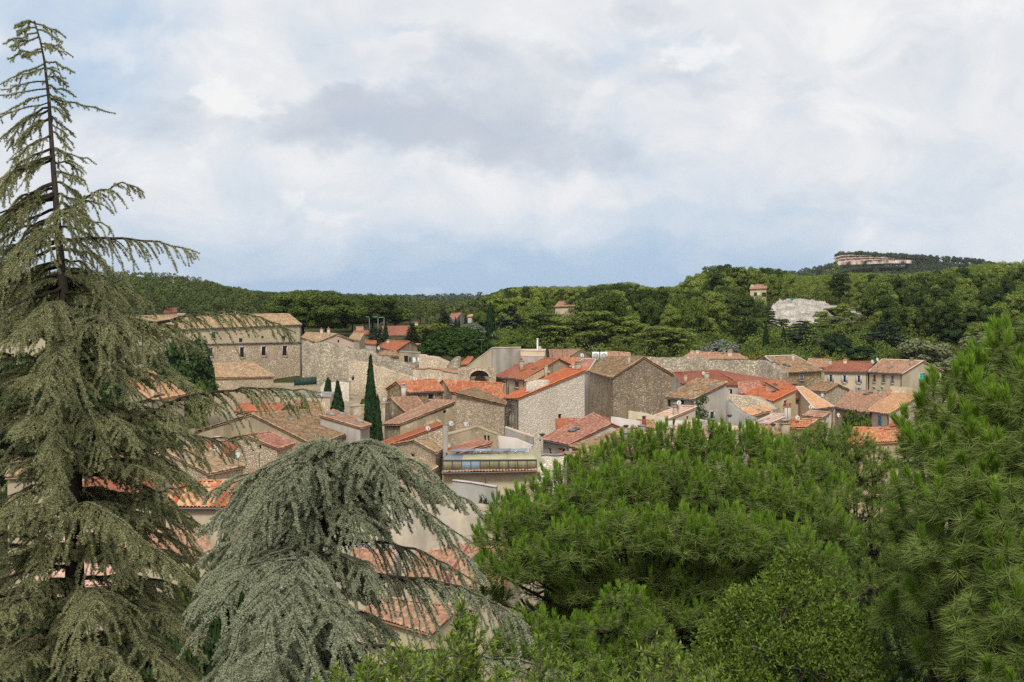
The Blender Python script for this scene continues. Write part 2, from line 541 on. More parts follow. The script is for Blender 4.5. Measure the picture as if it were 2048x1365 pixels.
# left wooded hill
for px, py, Y in ((-300, 628, 420), (100, 640, 400), (260, 640, 420), (420, 640, 430), (560, 650, 400), (720, 668, 330), (900, 668, 330),
                  (-300, 568, 800), (150, 570, 800), (300, 580, 800), (400, 596, 820), (500, 606, 840), (600, 609, 860), (750, 611, 900), (900, 612, 900),
                  (1020, 610, 800)):
    _p(px, py, Y)
for x in (-900, -400, 0, 400, 900):
    _c(x, 1100, 27 if x > -300 else 36)
# right wooded hill
for px, py, Y in ((1000, 690, 280), (1250, 705, 275), (1500, 712, 275), (1750, 715, 280), (2000, 720, 280), (2300, 715, 280),
                  (1000, 650, 400), (1150, 650, 380), (1300, 642, 380), (1400, 620, 400), (1518, 617, 395), (1620, 603, 400), (1750, 614, 400), (1900, 615, 390), (2050, 610, 390), (2350, 600, 390),
                  (1540, 668, 318), (1620, 668, 318), (1720, 664, 330), (1560, 612, 350), (1640, 608, 362), (1700, 625, 350),
                  (1000, 625, 560), (1200, 622, 520), (1400, 610, 500), (1600, 594, 520), (1750, 590, 540), (1950, 584, 540), (2100, 572, 540), (2400, 560, 540),
                  (1300, 615, 700), (1700, 615, 760), (2000, 600, 760), (2400, 590, 760)):
    _p(px, py, Y)
# far mesa and the plain beyond
for px, py, Y in ((1660, 572, 1380), (1700, 536, 1440), (1800, 532, 1450), (1900, 540, 1460), (1980, 556, 1460), (2080, 565, 1480), (1580, 600, 1400),
                  (1700, 530, 1620), (1850, 536, 1700), (2000, 558, 1700), (1560, 606, 1700)):
    _p(px, py, Y)
for x in (-1600, -800, -200, 300, 2200, 3000):
    _c(x, 2000, 30)
_p(700, 600, 2600); _p(850, 606, 2600); _p(560, 598, 2600)
for x in (-3000, -1000, 1000, 3000):
    _c(x, 3600, 28); _c(x * 2, 7000, 22)
CT = np.array(CTRL)
def _ker(d): return d
def _fit():
    xy = CT[:, :2]
    n = len(xy)
    d = np.sqrt(((xy[:, None] - xy[None]) ** 2).sum(-1)) + np.eye(n) * 0.0
    A = np.zeros((n + 1, n + 1))
    A[:n, :n] = d - np.eye(n) * 2.5
    A[:n, n] = 1
    A[n, :n] = 1
    return np.linalg.solve(A, np.concatenate([CT[:, 2], [0]]))
_W = _fit()
def ground(x, y):
    x = np.atleast_1d(np.asarray(x, float)); y = np.atleast_1d(np.asarray(y, float))
    sh = x.shape
    P = np.stack([x.ravel(), y.ravel()], -1)
    out = np.empty(len(P))
    for i in range(0, len(P), 20000):
        d = np.sqrt(((P[i:i + 20000, None] - CT[None, :, :2]) ** 2).sum(-1))
        out[i:i + 20000] = d @ _W[:-1] + _W[-1]
    return out.reshape(sh)
def gz(x, y): return float(ground([x], [y])[0])

def build_terrain():
    ys = np.concatenate([np.linspace(-60, 90, 40), np.linspace(95, 600, 110), np.geomspace(608, 9000, 70)])
    us = np.linspace(-1, 1, 150)
    Y, U = np.meshgrid(ys, us, indexing='ij')
    X = U * (60 + 0.75 * np.maximum(Y, 0))
    Z = ground(X, Y)
    rng = np.random.default_rng(3)
    Z = Z + rng.normal(0, .12, Z.shape)
    m, n = X.shape
    V = np.stack([X, Y, Z], -1).reshape(-1, 3)
    i, j = np.meshgrid(np.arange(m - 1), np.arange(n - 1), indexing='ij')
    Fc = np.stack([i * n + j, i * n + j + 1, (i + 1) * n + j + 1, (i + 1) * n + j], -1).reshape(-1, 4)
    mb = MB(); mb.add(V, Fc)
    t = NT('dry_ground', 1, .05)
    v = t.coord('Object')
    n1 = t.noise(v, .05, 6, .65)
    n2 = t.noise(v, .6, 5, .7)
    c = t.ramp(n1, [(.35, srgb(50, 58, 30)), (.55, srgb(66, 66, 38)), (.75, srgb(104, 94, 66))])
    c = t.mix(t.ramp(n2, [(.45, g(0)), (.65, g(1))]), c, srgb(38, 46, 22))
    t.bump(n2, .3, .6)
    o = solo('ground', mb, t.out(c), kind='structure', smooth=True)
    return o
build_terrain()

def build_streets():
    """dusty paving and yards under and between the houses, a sheet on the terrain"""
    ys = np.linspace(92, 249, 90)
    S, Y = np.meshgrid(np.linspace(0, 1, 90), ys, indexing='ij')
    wob = 2.5 * np.sin(Y * .11) + 1.2 * np.sin(Y * .31 + 1)
    X = (-.215 * Y + wob) * (1 - S) + (.285 * Y + 1 + wob) * S
    Z = ground(X, Y) + np.where((S < .012) | (S > .988) | (Y < 93) | (Y > 248), -.25, .35)
    n = 90
    i, j = np.meshgrid(np.arange(n - 1), np.arange(n - 1), indexing='ij')
    Fc = np.stack([i * n + j, (i + 1) * n + j, (i + 1) * n + j + 1, i * n + j + 1], -1).reshape(-1, 4)
    mb = MB(); mb.add(np.stack([X, Y, Z], -1).reshape(-1, 3), Fc)
    t = NT('dusty_paving', .95, .1)
    n1 = t.noise(t.coord(), .25, 6, .65)
    n2 = t.noise(t.coord(), 2.5, 4, .6)
    c = t.ramp(n1, [(.35, srgb(132, 120, 102)), (.6, srgb(160, 146, 122)), (.72, srgb(112, 108, 80))])
    c = t.mix(t.math('MULTIPLY', n2, .3), c, srgb(98, 90, 78))
    solo('street', mb, t.out(c), kind='structure', smooth=True)
build_streets()

# ------------------------------------------------------------------ buildings
def unit(v):
    return v / (np.linalg.norm(v) + 1e-12)
UP = np.array([0, 0, 1.0])
REPORT = []

def quad_at(q, a, b):
    """bilinear point of quad (e0, e1, r1, r0)"""
    return q[0] * (1 - a) * (1 - b) + q[1] * a * (1 - b) + q[2] * a * b + q[3] * (1 - a) * b

def tile_sheet(mb, q, pitch, course, relief, seed, mi=0, skip=0):
    rng = np.random.default_rng(seed)
    L = max(np.linalg.norm(q[1] - q[0]), np.linalg.norm(q[2] - q[3]))
    W = .5 * (np.linalg.norm(q[3] - q[0]) + np.linalg.norm(q[2] - q[1]))
    nt = max(2, int(round(L / pitch)))
    nc = max(1, int(round(W / course)))
    nrm = unit(np.cross(q[1] - q[0], q[3] - q[0] + (q[2] - q[1])))
    if nrm[2] < 0: nrm = -nrm
    A = np.repeat(np.arange(nt), 4) + np.tile([0, .22, .5, .78], nt)
    A = np.append(A, nt) / nt
    prof = np.append(np.tile([0, .72, 1, .72], nt), 0) * relief
    colj = np.append(np.repeat(rng.normal(0, .012, nt), 4), 0)
    B = np.repeat(np.arange(nc), 2) + np.tile([0, 1.0], nc)
    B = B / nc
    hB = np.tile([.035, 0.0], nc)
    a, b = np.meshgrid(A, B, indexing='ij')
    P = (q[0] * ((1 - a) * (1 - b))[..., None] + q[1] * (a * (1 - b))[..., None] + q[2] * (a * b)[..., None] + q[3] * ((1 - a) * b)[..., None])
    # old roofs sag a little between rafters
    ph = rng.uniform(0, 6.28, 4)
    sag = .05 * np.sin(a * L * .55 + ph[0]) * np.sin(b * np.pi) + .03 * np.sin(b * W * .9 + ph[1] + a * 3) - .05 * np.sin(a * np.pi) * np.sin(b * np.pi)
    tj = np.repeat(np.repeat(rng.normal(0, .014, (nt, nc)), 4, 0), 2, 1)
    tj = np.concatenate([tj, tj[-1:]], 0)
    h = prof[:, None] + hB[None] + colj[:, None] + tj + sag
    P = P + nrm * h[..., None]
    n, m = a.shape
    i, j = np.meshgrid(np.arange(n - 1), np.arange(m - 1), indexing='ij')
    Fc = np.stack([i * m + j, (i + 1) * m + j, (i + 1) * m + j + 1, i * m + j + 1], -1).reshape(-1, 4)
    # uv per face centre so that each tile reads one colour
    ua = (np.repeat(np.arange(nt), 4) + .5) * pitch
    vb = np.repeat(np.arange(nc), 2)[:m - 1] * course + course * .5
    uu, vv = np.meshgrid(ua, vb, indexing='ij')
    uv = np.stack([uu, vv], -1).reshape(-1, 1, 2).repeat(4, 1).reshape(-1, 2)
    mb.add(P.reshape(-1, 3), Fc, mi, uv)
    # under-side slab
    lo = [p - nrm * .03 for p in q]
    l2 = [p - nrm * .13 for p in q]
    V = lo + l2
    mb.add(V, [[0, 1, 2, 3], [7, 6, 5, 4], [0, 4, 5, 1], [1, 5, 6, 2], [2, 6, 7, 3], [3, 7, 4, 0]], mi, np.tile([[.5, .5]], (24, 1)))
    return nrm

def edge_tiles(mb, p, q, seed, r=.09, step=.42, lift=.05, mi=0):
    rng = np.random.default_rng(seed)
    L = np.linalg.norm(q - p)
    n = max(1, int(L / step))
    for k in range(n):
        a = p + (q - p) * (k / n) + UP * (lift + rng.normal(0, .008))
        b = p + (q - p) * ((k + 1.06) / n) + UP * (lift + .02 + rng.normal(0, .008))
        base = mb.n
        T = unit(b - a); S = unit(np.cross(T, UP)); U = np.cross(S, T)
        th = np.linspace(0, np.pi, 5)
        ring = lambda c, rr: [c + rr * (math.cos(t_) * S + math.sin(t_) * U) for t_ in th]
        V = ring(a, r * 1.08) + ring(b, r * .92)
        mb.add(V, [[i, i + 1, i + 6, i + 5] for i in range(4)], mi, np.tile([[k * .3 + 7, 3.3 + seed % 7]], (16, 1)))

def wall_poly(mb, top, zb, holes, thick_dir, mi=0, reveal=.2):
    """vertical wall under the polyline top; holes = [(s0, s1, z0, z1)]; returns frame of the wall"""
    top = [np.asarray(p, float) for p in top]
    a, b = top[0], top[-1]
    d = b - a; d[2] = 0
    L = np.linalg.norm(d); d = d / L
    def loc(p): return (float((p - a) @ d), float(p[2]))
    outer = [(0.0, zb), (L, zb)] + [loc(p) for p in reversed(top)]
    W3 = lambda s, z, o=0.0: np.array([a[0] + d[0] * s, a[1] + d[1] * s, z]) + thick_dir * o
    loops = [[Vector((s, z, 0)) for s, z in outer]]
    for h in holes:
        loops.append([Vector((h[0], h[2], 0)), Vector((h[0], h[3], 0)), Vector((h[1], h[3], 0)), Vector((h[1], h[2], 0))])
    flat = [v for l in loops for v in l]
    tris = tessellate_polygon(loops)
    mb.add([W3(v.x, v.y) for v in flat], [list(t) for t in tris], mi)
    for s0, s1, z0, z1 in holes:
        V = [W3(s, z, o) for o in (0, reveal) for s, z in ((s0, z0), (s1, z0), (s1, z1), (s0, z1))]
        mb.add(V, [[0, 1, 5, 4], [1, 2, 6, 5], [2, 3, 7, 6], [3, 0, 4, 7]], mi)
    return a, d, L, W3

SH = {}
def win_kind(k):
    return k.split(':')

def window(parent, fr, inn, s0, s1, z0, z1, kind):
    """frame in the reveal, pane, optional leaves; fr = W3(s, z, o)"""
    kk = kind.split(':')
    cols = {'turq': TURQ, 'blue': BLUEP, 'brown': WOODBR, 'grey': GREYSH, 'green': GREENP, 'slate': SLATEB, 'white': WHITEP, 'wood': WOODDK}
    d = fr(1, 0) - fr(0, 0)
    wdt, hgt = s1 - s0, z1 - z0
    fw = min(.07, wdt * .14)
    mb = MB()
    fmat = WHITEP if (kk[0] in ('white', 'open')) else (PL_PINK if kk[0] == 'trim' else WOODDK)
    o0, o1 = .10, .17
    def bar(sa, sb, za, zb):
        c = (fr(sa, za, o0) + fr(sb, zb, o1)) / 2
        mb.box(c, d * (sb - sa) / 2, inn * (o1 - o0) / 2, UP * (zb - za) / 2)
    bar(s0, s0 + fw, z0, z1); bar(s1 - fw, s1, z0, z1)
    bar(s0 + fw, s1 - fw, z0, z0 + fw); bar(s0 + fw, s1 - fw, z1 - fw, z1)
    if wdt > .7 and kk[0] in ('white', 'open'):
        m = (s0 + s1) / 2
        bar(m - fw * .6, m + fw * .6, z0 + fw, z1 - fw)
    wo = part('window', mb, fmat, parent)
    if kk[0] == 'shut':
        mb = MB()
        m = (s0 + s1) / 2
        for sa, sb in ((s0 + .01, m - .012), (m + .012, s1 - .01)):
            c = (fr(sa, z0 + .02, .03) + fr(sb, z1 - .02, .08)) / 2
            mb.box(c, d * (sb - sa) / 2, inn * .025, UP * (hgt - .04) / 2)
            for zz in (z0 + hgt * .2, z0 + hgt * .8):
                mb.box((fr(sa, zz, .02) + fr(sb, zz, .02)) / 2, d * (sb - sa) / 2.1, inn * .012, UP * .05)
        part('shutter', mb, cols[kk[1]], wo)
    else:
        mb = MB()
        mb.poly([fr(s0, z0, .15), fr(s1, z0, .15), fr(s1, z1, .15), fr(s0, z1, .15)])
        part('pane', mb, DARKGLASS, wo)
    if kk[0] == 'open':
        for sg in (-1, 1):
            mb = MB()
            sa = s0 - wdt * .62 if sg < 0 else s1 + .02
            sb = s0 - .02 if sg < 0 else s1 + wdt * .62
            mb.box((fr(sa, z0, -.045) + fr(sb, z1, -.045)) / 2, d * (sb - sa) / 2, inn * .025, UP * hgt / 2)
            part('shutter', mb, cols[kk[1]], wo)
    if kk[0] in ('trim', 'open', 'shut', 'white'):
        mb = MB()
        mb.box(fr((s0 + s1) / 2, z0 - .06, -.05), d * (wdt / 2 + .1), inn * .09, UP * .05)
        part('sill', mb, PL_WHITE, wo)
        if kk[0] in ('trim', 'shut'):
            mb = MB()
            for sa, sb, za, zb in ((s0 - .14, s0, z0, z1), (s1, s1 + .14, z0, z1), (s0 - .14, s1 + .14, z1, z1 + .14)):
                mb.box((fr(sa, za, -.012) + fr(sb, zb, -.012)) / 2, d * (sb - sa) / 2, inn * .02, UP * (zb - za) / 2)
            part('surround', mb, PL_WHITE, wo)

def chimney(roof, base, d, n, wm, hm, mat, kind, seed):
    mb = MB()
    rng = np.random.default_rng(seed)
    x, y = d * wm / 2, n * wm * .4
    mb.box(base + UP * (hm / 2 - .3), x, y, UP * (hm / 2 + .3))
    mb.box(base + UP * (hm + .03), x * 1.18, y * 1.22, UP * .05)
    if kind in ('vent', 'mitre'):
        for sx in (-.7, 0, .7):
            mb.box(base + UP * (hm + .18) + x * sx, x * .16, y * .9, UP * .11)
        mb.box(base + UP * (hm + .33), x * 1.15, y * 1.2, UP * .045)
    c = part('chimney', mb, mat, roof)
    if kind == 'pots':
        mb = MB()
        for sx in (-.45, .45):
            p = base + UP * (hm + .07) + x * sx
            mb.tube([p, p + UP * .18, p + UP * .36], [wm * .15, wm * .13, wm * .16], 8)
        part('chimney_pot', mb, REDCLAY, c)
    return c

HOUSES = {}
def house(name, label, cat, E0, E1, R1, R0, Y0, Y1=None, s=.30, back=1.0, wall=None, roof=None, hipL=False, hipR=False, wins=(), chims=(),
          oe=.28, og=.12, tile=(.22, .36, .075), gutter=False, zb=None, group=None, sky=(), rake=None, key=None):
    P0 = at(*E0, Y0)
    if Y1 is None:
        Y1 = Y0 * ray(*E0)[2] / ray(*E1)[2]
    P1 = at(*E1, Y1)
    dv = P1 - P0; g_ = dv[2]; dv[2] = 0
    L = np.linalg.norm(dv); d = dv / L; g_ = g_ / L
    n = np.array([-d[1], d[0], 0])
    def onroof(px, py):
        r = ray(px, py)
        t = (P0[2] - s * (P0 @ n) - g_ * (P0 @ d) - CAMZ) / (r[2] - s * (r @ n) - g_ * (r @ d))
        return np.array([0, 0, CAMZ]) + r * t
    Q1, Q0 = onroof(*R1), onroof(*R0)
    h0, h1 = float((Q0 - P0) @ n), float((Q1 - P0) @ n)
    seed = abs(hash((E0, E1))) % 9999
    gable = back > 0
    if gable:
        def mirror(Q, E, hip):
            v = (Q - E).copy(); v[2] = 0
            al = (v @ d) * d
            pn = (v @ n) * n
            q = (E + pn * (1 + back)) if hip else (Q + pn * back + al * back)
            q = q.copy(); q[2] = Q[2] - s * back * (v @ n) * 1.0
            return q
        B0, B1 = mirror(Q0, P0, hipL), mirror(Q1, P1, hipR)
    q = [P0, P1, Q1, Q0]
    REPORT.append((label[:34], round(L, 1), round(h0, 1), round(h1, 1), round(P0[2] - gz(P0[0], P0[1]), 1), round(P1[2] - gz(P1[0], P1[1]), 1), [round(v[1]) for v in q]))
    W = .5 * (np.linalg.norm(Q0 - P0) + np.linalg.norm(Q1 - P1))
    ao, bo = min(.12, og / L), min(.15, oe / max(W, 1))
    th = UP * -.14
    c = {}
    fe0, fe1 = quad_at(q, ao, bo) + th, quad_at(q, 1 - ao, bo) + th
    if gable:
        qb = [B1, B0, Q0, Q1]
        be1, be0 = quad_at(qb, ao, bo) + th, quad_at(qb, 1 - ao, bo) + th
        rr1, rr0 = quad_at(q, 1 - ao, 1) + th, quad_at(q, ao, 1) + th
        walls = {'f': [fe0, fe1], 'r': [fe1, rr1, be1], 'b': [be1, be0], 'l': [be0, rr0, fe0]}
        if hipR: walls['r'] = [fe1, be1]
        if hipL: walls['l'] = [be0, fe0]
    else:
        rr1, rr0 = quad_at(q, 1 - ao, 1 - bo * .3) + th, quad_at(q, ao, 1 - bo * .3) + th
        walls = {'f': [fe0, fe1], 'r': [fe1, rr1], 'b': [rr1, rr0], 'l': [rr0, fe0]}
    foot = [fe0, fe1, rr1, rr0]
    cen = sum(foot) / 4
    gbase = min(gz(p[0], p[1]) for p in foot)
    if zb is None: zb = gbase - .6
    root = thing(name, label, cat, (cen[0], cen[1], gbase), group)
    mbw = MB()
    todo = []
    for k, top in walls.items():
        a, b = top[0], top[-1]
        dd = b - a; dd = dd.copy(); dd[2] = 0; LL = np.linalg.norm(dd)
        if LL < .2: continue
        dd /= LL
        inn = np.array([-dd[1], dd[0], 0])
        if (cen - a) @ inn < 0: inn = -inn
        holes, hk = [], []
        for wn in wins:
            if wn[0] != k: continue
            _, px, py, wp, hp, kind = wn
            r = ray(px, py)
            t = ((a - np.array([0, 0, CAMZ])) @ inn) / (r @ inn)
            p = np.array([0, 0, CAMZ]) + r * t
            sc_ = (p - a) @ dd
            cosv = max(.35, abs(dd[0] - dd[1] * r[0]))
            wm, hm = wp * p[1] / F / cosv, hp * p[1] / F
            s0, s1, z0, z1 = sc_ - wm / 2, sc_ + wm / 2, p[2] - hm / 2, p[2] + hm / 2
            zs = [p_[2] for p_ in top]
            lim = min(np.interp([s0, s1], [float((q_ - a) @ dd) for q_ in top], zs)) if True else 0
            if s0 < .05 or s1 > LL - .05 or z1 > lim - .05 or z0 < zb + .05:
                REPORT.append(('  window off wall', label[:30], k, round(s0, 1), round(s1, 1), round(LL, 1), round(z1 - lim, 1)))
                s0, s1 = max(.08, s0), min(LL - .08, s1)
                if s1 - s0 < .2: continue
                lim = min(np.interp([s0, s1], [float((q_ - a) @ dd) for q_ in top], zs))
                if z1 > lim - .06:
                    sh = z1 - lim + .06; z1 -= sh; z0 -= sh
            holes.append((s0, s1, z0, z1)); hk.append(kind)
        fr = wall_poly(mbw, top, zb, holes, inn)
        for h_, kd in zip(holes, hk):
            todo.append((fr[3], inn, h_, kd))
    wo = part('wall', mbw, wall, root)
    for fr, inn, h_, kd in todo:
        window(root, fr, inn, *h_, kd)
    mbr = MB()
    tile_sheet(mbr, q, *tile, seed)
    if gable:
        tile_sheet(mbr, [B1, B0, Q0, Q1], *tile, seed + 1)
        if hipR: tile_sheet(mbr, [P1, B1, Q1, Q1], *tile, seed + 2)
        if hipL: tile_sheet(mbr, [B0, P0, Q0, Q0], *tile, seed + 3)
    ro = part('roof', mbr, roof, root)
    mbe = MB()
    edge_tiles(mbe, Q0, Q1, seed, .11)
    for a, b, hp_ in ((P0, Q0, hipL), (P1, Q1, hipR)) + (((B0, Q0, hipL), (B1, Q1, hipR)) if gable else ()):
        edge_tiles(mbe, a, b, seed + 5, .085)
    part('ridge_tiles', mbe, roof if rake is None else rake, ro)
    if gutter:
        mb = MB()
        gp = [P0 - n * .06 - UP * .06, P1 - n * .06 - UP * .06]
        mb.tube([gp[0], (gp[0] + gp[1]) / 2, gp[1]], .07, 6)
        part('gutter', mb, ZINC, root)
        mb = MB()
        e = fe1 - n * .07 - d * .15
        mb.tube([P1 - n * .06 - UP * .12 - d * .15, e - UP * .5, e - UP * 2, np.array([e[0], e[1], gbase + .02])], .05, 6)
        part('drainpipe', mb, ZINC, root)
    for i, (px, py, wp, hp, mat, kind) in enumerate(chims):
        p = onroof(px, py)
        chimney(ro, p, d, n, wp * p[1] / F, hp * p[1] / F, mat, kind, seed + i)
    for (px, py, wp, hp, kind) in sky:
        p = onroof(px, py)
        nrm = unit(np.cross(d, n * 1 + UP * s)); 
        if nrm[2] < 0: nrm = -nrm
        sl = unit(n + UP * s)
        mb = MB()
        wm = wp * p[1] / F; hm = hp
        dd = unit(d + UP * g_)
        for sa in (-1, 1):
            mb.box(p + dd * sa * wm / 2 + nrm * .1, dd * .05, sl * (hm / 2 + .05), nrm * .08)
            mb.box(p + sl * sa * hm / 2 + nrm * .1, dd * (wm / 2 - .05), sl * .05, nrm * .08)
        so = part('skylight', mb, METALG if kind != 'dark' else ZINC, ro)
        mb = MB()
        mb.box(p + nrm * .1, dd * (wm / 2 - .05), sl * (hm / 2 - .05), nrm * .03)
        part('pane', mb, GLASSB, so)
    if key: HOUSES[key] = dict(root=root, onroof=onroof, P0=P0, P1=P1, Q0=Q0, Q1=Q1, d=d, n=n, zb=gbase)
    return root

def rampart(name, label, cat, pts, thick, mat, zb=None, rough=.06, cope=None, seg=.7, group=None):
    """free-standing masonry wall; pts = [(px, py, Y)] of the top front edge, left to right"""
    rng = np.random.default_rng(abs(hash(pts[0])) % 9999)
    P = [at(*p) for p in pts]
    T = []
    for a, b in zip(P[:-1], P[1:]):
        m = max(1, int(np.linalg.norm((b - a)[:2]) / seg))
        for k in range(m):
            q = a + (b - a) * k / m
            T.append(q)
    T.append(P[-1])
    T = np.array(T)
    jit = rng.normal(0, rough, len(T)); T[:, 2] += jit
    dv = P[-1] - P[0]; dv[2] = 0; dv /= np.linalg.norm(dv)
    n = np.array([-dv[1], dv[0], 0])
    if n[1] < 0: n = -n
    gb = ground(T[:, 0], T[:, 1])
    base = np.minimum(gb, gb.mean()) - .5 if zb is None else np.full(len(T), zb)
    A = T.copy(); B = T + n * thick; B[:, 2] += rng.normal(0, rough, len(T))
    C = T.copy(); C[:, 2] = base
    D = B.copy(); D[:, 2] = base
    m = len(T)
    mb = MB()
    V = np.concatenate([C, A, B, D])
    i = np.arange(m - 1)
    Fc = np.concatenate([np.stack([k * m + i, k * m + i + 1, (k + 1) * m + i + 1, (k + 1) * m + i], -1) for k in range(3)])
    mb.add(V, Fc)
    mb.add(V, [[0, m, 2 * m, 3 * m], [m - 1, 4 * m - 1, 3 * m - 1, 2 * m - 1]])
    loc = T.mean(0); loc[2] = gb.mean()
    if cope is None:
        return solo(name, mb, mat, loc, label, cat, group)
    root = thing(name, label, cat, loc, group)
    part('wall', mb, mat, root)
    mc = MB()
    for a, b, c_, d_ in zip(A[:-1], A[1:], B[1:], B[:-1]):
        o = n * .06
        lo = [a - o, b - o, c_ + o, d_ + o]
        V = [p + UP * .01 for p in lo] + [p + UP * .10 for p in lo]
        mc.add(V, [[3, 2, 1, 0], [4, 5, 6, 7], [0, 1, 5, 4], [1, 2, 6, 5], [2, 3, 7, 6], [3, 0, 4, 7]])
    part('coping', mc, cope, root)
    return root

def block(name, label, cat, pts, wall, top, group=None, wins=()):
    """flat or sloped-topped building from its top polygon, pts = [(px, py, Y)] anticlockwise from above starting front-left"""
    P = [at(*p) for p in pts]
    cen = sum(P) / len(P)
    gb = min(gz(p[0], p[1]) for p in P)
    root = thing(name, label, cat, (cen[0], cen[1], gb), group)
    mbw = MB(); todo = []
    for k in range(len(P)):
        a, b = P[k], P[(k + 1) % len(P)]
        dd = b - a; dd = dd.copy(); dd[2] = 0; LL = np.linalg.norm(dd); dd /= LL
        inn = np.array([-dd[1], dd[0], 0])
        if (cen - a) @ inn < 0: inn = -inn
        holes, hk = [], []
        for (wk, px, py, wp, hp, kind) in wins:
            if wk != k: continue
            r = ray(px, py); t = ((a - np.array([0, 0, CAMZ])) @ inn) / (r @ inn)
            p = np.array([0, 0, CAMZ]) + r * t
            sc_ = (p - a) @ dd
            wm, hm = wp * p[1] / F / max(.35, abs(dd[0] - dd[1] * r[0])), hp * p[1] / F
            s0, s1, z0, z1 = sc_ - wm / 2, sc_ + wm / 2, p[2] - hm / 2, p[2] + hm / 2
            if s0 < .05 or s1 > LL - .05 or z1 > min(a[2], b[2]) - .05:
                REPORT.append(('  window off block', label[:30], round(s0, 1), round(s1, 1), round(LL, 1))); continue
            holes.append((s0, s1, z0, z1)); hk.append(kind)
        fr = wall_poly(mbw, [a, b], gb - .6, holes, inn)
        todo += [(fr[3], inn, h_, kd) for h_, kd in zip(holes, hk)]
    part('wall', mbw, wall, root)
    for fr, inn, h_, kd in todo:
        window(root, fr, inn, *h_, kd)
    mt = MB()
    big = [cen + (p - cen) * 1.015 for p in P]
    nP = len(P)
    V = [p + UP * .01 for p in big] + [p + UP * .12 for p in big]
    mt.add(V, [list(range(nP, 2 * nP))])
    mt.add(V, [[k, (k + 1) % nP, nP + (k + 1) % nP, nP + k] for k in range(nP)])
    mt.add(V, [list(range(nP))[::-1]])
    part('roof', mt, top, root)
    return root

def dish(px, py, rpx, foot, Y, label, aim=-.5):
    """satellite dish on a short mast; foot = pixel row where the mast stands"""
    c = at(px, py, Y); f = at(px, foot, Y)
    r = max(.22, rpx * .8 * Y / F)
    t = thing('satellite_dish', label, 'satellite dish', f, 'satellite dishes on the town roofs')
    ax = unit(np.array([math.sin(aim), -math.cos(aim), .45]))
    u = unit(np.cross(ax, UP)); v = np.cross(u, ax)
    mb = MB()
    V = [c]; Fc = []
    for k, (rr, dp) in enumerate(((.5, .03), (1.0, .14))):
        for a in np.linspace(0, 2 * np.pi, 16, endpoint=False):
            V.append(c + (u * math.cos(a) * r + v * math.sin(a) * r * 1.1) * rr + ax * dp * r / .5 * .5)
    tri = [[0, 1 + i, 1 + (i + 1) % 16] for i in range(16)]
    qd = [[1 + i, 17 + i, 17 + (i + 1) % 16, 1 + (i + 1) % 16] for i in range(16)]
    mb.add(V, tri); mb.add(V, qd)
    mb.add([p - ax * .02 for p in V], [x[::-1] for x in qd])
    part('reflector', mb, DISHM, t)
    mb = MB()
    mb.tube([f - UP * .15, (f + c) / 2 - ax * .1, c - ax * .05], .025, 5)
    part('mast', mb, ZINC, t)
    mb = MB()
    e = c + ax * r * .9 - v * r * .3
    mb.tube([c - v * r, (c - v * r + e) / 2, e], .014, 4)
    mb.box(e, u * .04, v * .04, ax * .06)
    part('feed_arm', mb, ZINC, t)
    return t

def antenna(px, top, foot, Y, span, label, kind='yagi', yaw=.3):
    a, b = at(px, foot, Y), at(px, top, Y)
    t = thing('tv_antenna', label, 'antenna', a, 'television aerials on the roofs')
    mb = MB(); mb.tube([a - UP * .2, (a + b) / 2, b], .028, 5)
    part('mast', mb, ZINC, t)
    mb = MB()
    w_ = span * Y / F / 2
    u = np.array([math.cos(yaw), math.sin(yaw), 0]); v = np.array([-u[1], u[0], 0])
    c = b - UP * .12
    mb.tube([c - u * w_, c, c + u * w_], .02, 4)
    for k in np.linspace(-.9, .9, 7):
        mb.tube([c + u * w_ * k - v * .3, c + u * w_ * k, c + u * w_ * k + v * .3], .012, 4)
    if kind == 'wide':
        mb.tube([c - u * w_ * .95 + UP * .5, c - u * w_ * .8, c - u * w_ * .45 - UP * .5], .02, 4)
    part('boom', mb, METALG, t)
    return t
# ------------------------------------------------------------------ the town, back rows first
T_OLD = (.22, .38, .08)
T_FLAT = (.24, .40, .04)
H = house
# left: the long convent-like building and what leans on it
H('convent_building', 'long three-storey stone building with plastered top floor behind the cedar branches', 'building', (236, 664), (604, 650), (577, 629), (285, 633), 238, 256,
  s=.32, wall=ST_TWO, roof=RF_PALE, hipL=True, hipR=True, gutter=True, key='convent',
  wins=[('f', 422, 705, 8, 18, 'trim'), ('f', 484.5, 705.5, 9, 21, 'trim'), ('f', 528, 703, 9, 19, 'trim'), ('f', 570, 702.5, 9, 20, 'trim'),
        ('f', 427, 671, 8, 13, 'shut:green'), ('f', 481.5, 681, 7, 8, 'dark'), ('f', 525, 675, 4.5, 5, 'dark'), ('f', 567, 677, 7, 10, 'dark'), ('f', 350, 682, 7, 9, 'dark'), ('f', 350, 708, 9, 18, 'trim')])
def string_course():
    h_ = HOUSES['convent']
    a, b = h_['P0'] + h_['n'] * .2, h_['P1'] + h_['n'] * .2
    a = np.array([a[0], a[1], 23.75]); b = np.array([b[0], b[1], 23.75])
    mb = MB(); mb.box((a + b) / 2, (b - a) / 2, h_['n'] * .22, UP * .13)
    part('string_course', mb, CONC, h_['root'])
string_course()
H('annex_house', 'low stone annex with ragged old tiles against the foot of the long building', 'building', (416, 757), (550, 754), (506, 726), (423, 729), 226, 231,
  back=0, wall=ST_WARM, roof=RF_PALE, tile=T_OLD)
H('house', 'house with plain orange-pink roof and two chimneys beside the dark round oak', 'house', (302, 801), (372, 790), (299, 740), (228, 742), 168, 176, s=.42, back=.8, wall=PL_CREAM, roof=RF_PEACH,
  chims=[(268, 765, 8, 22, PL_TAN, 'plain'), (306, 797, 8, 22, PL_CREAM, 'mitre')], sky=[(320, 790, 8, .5, 'dark')])
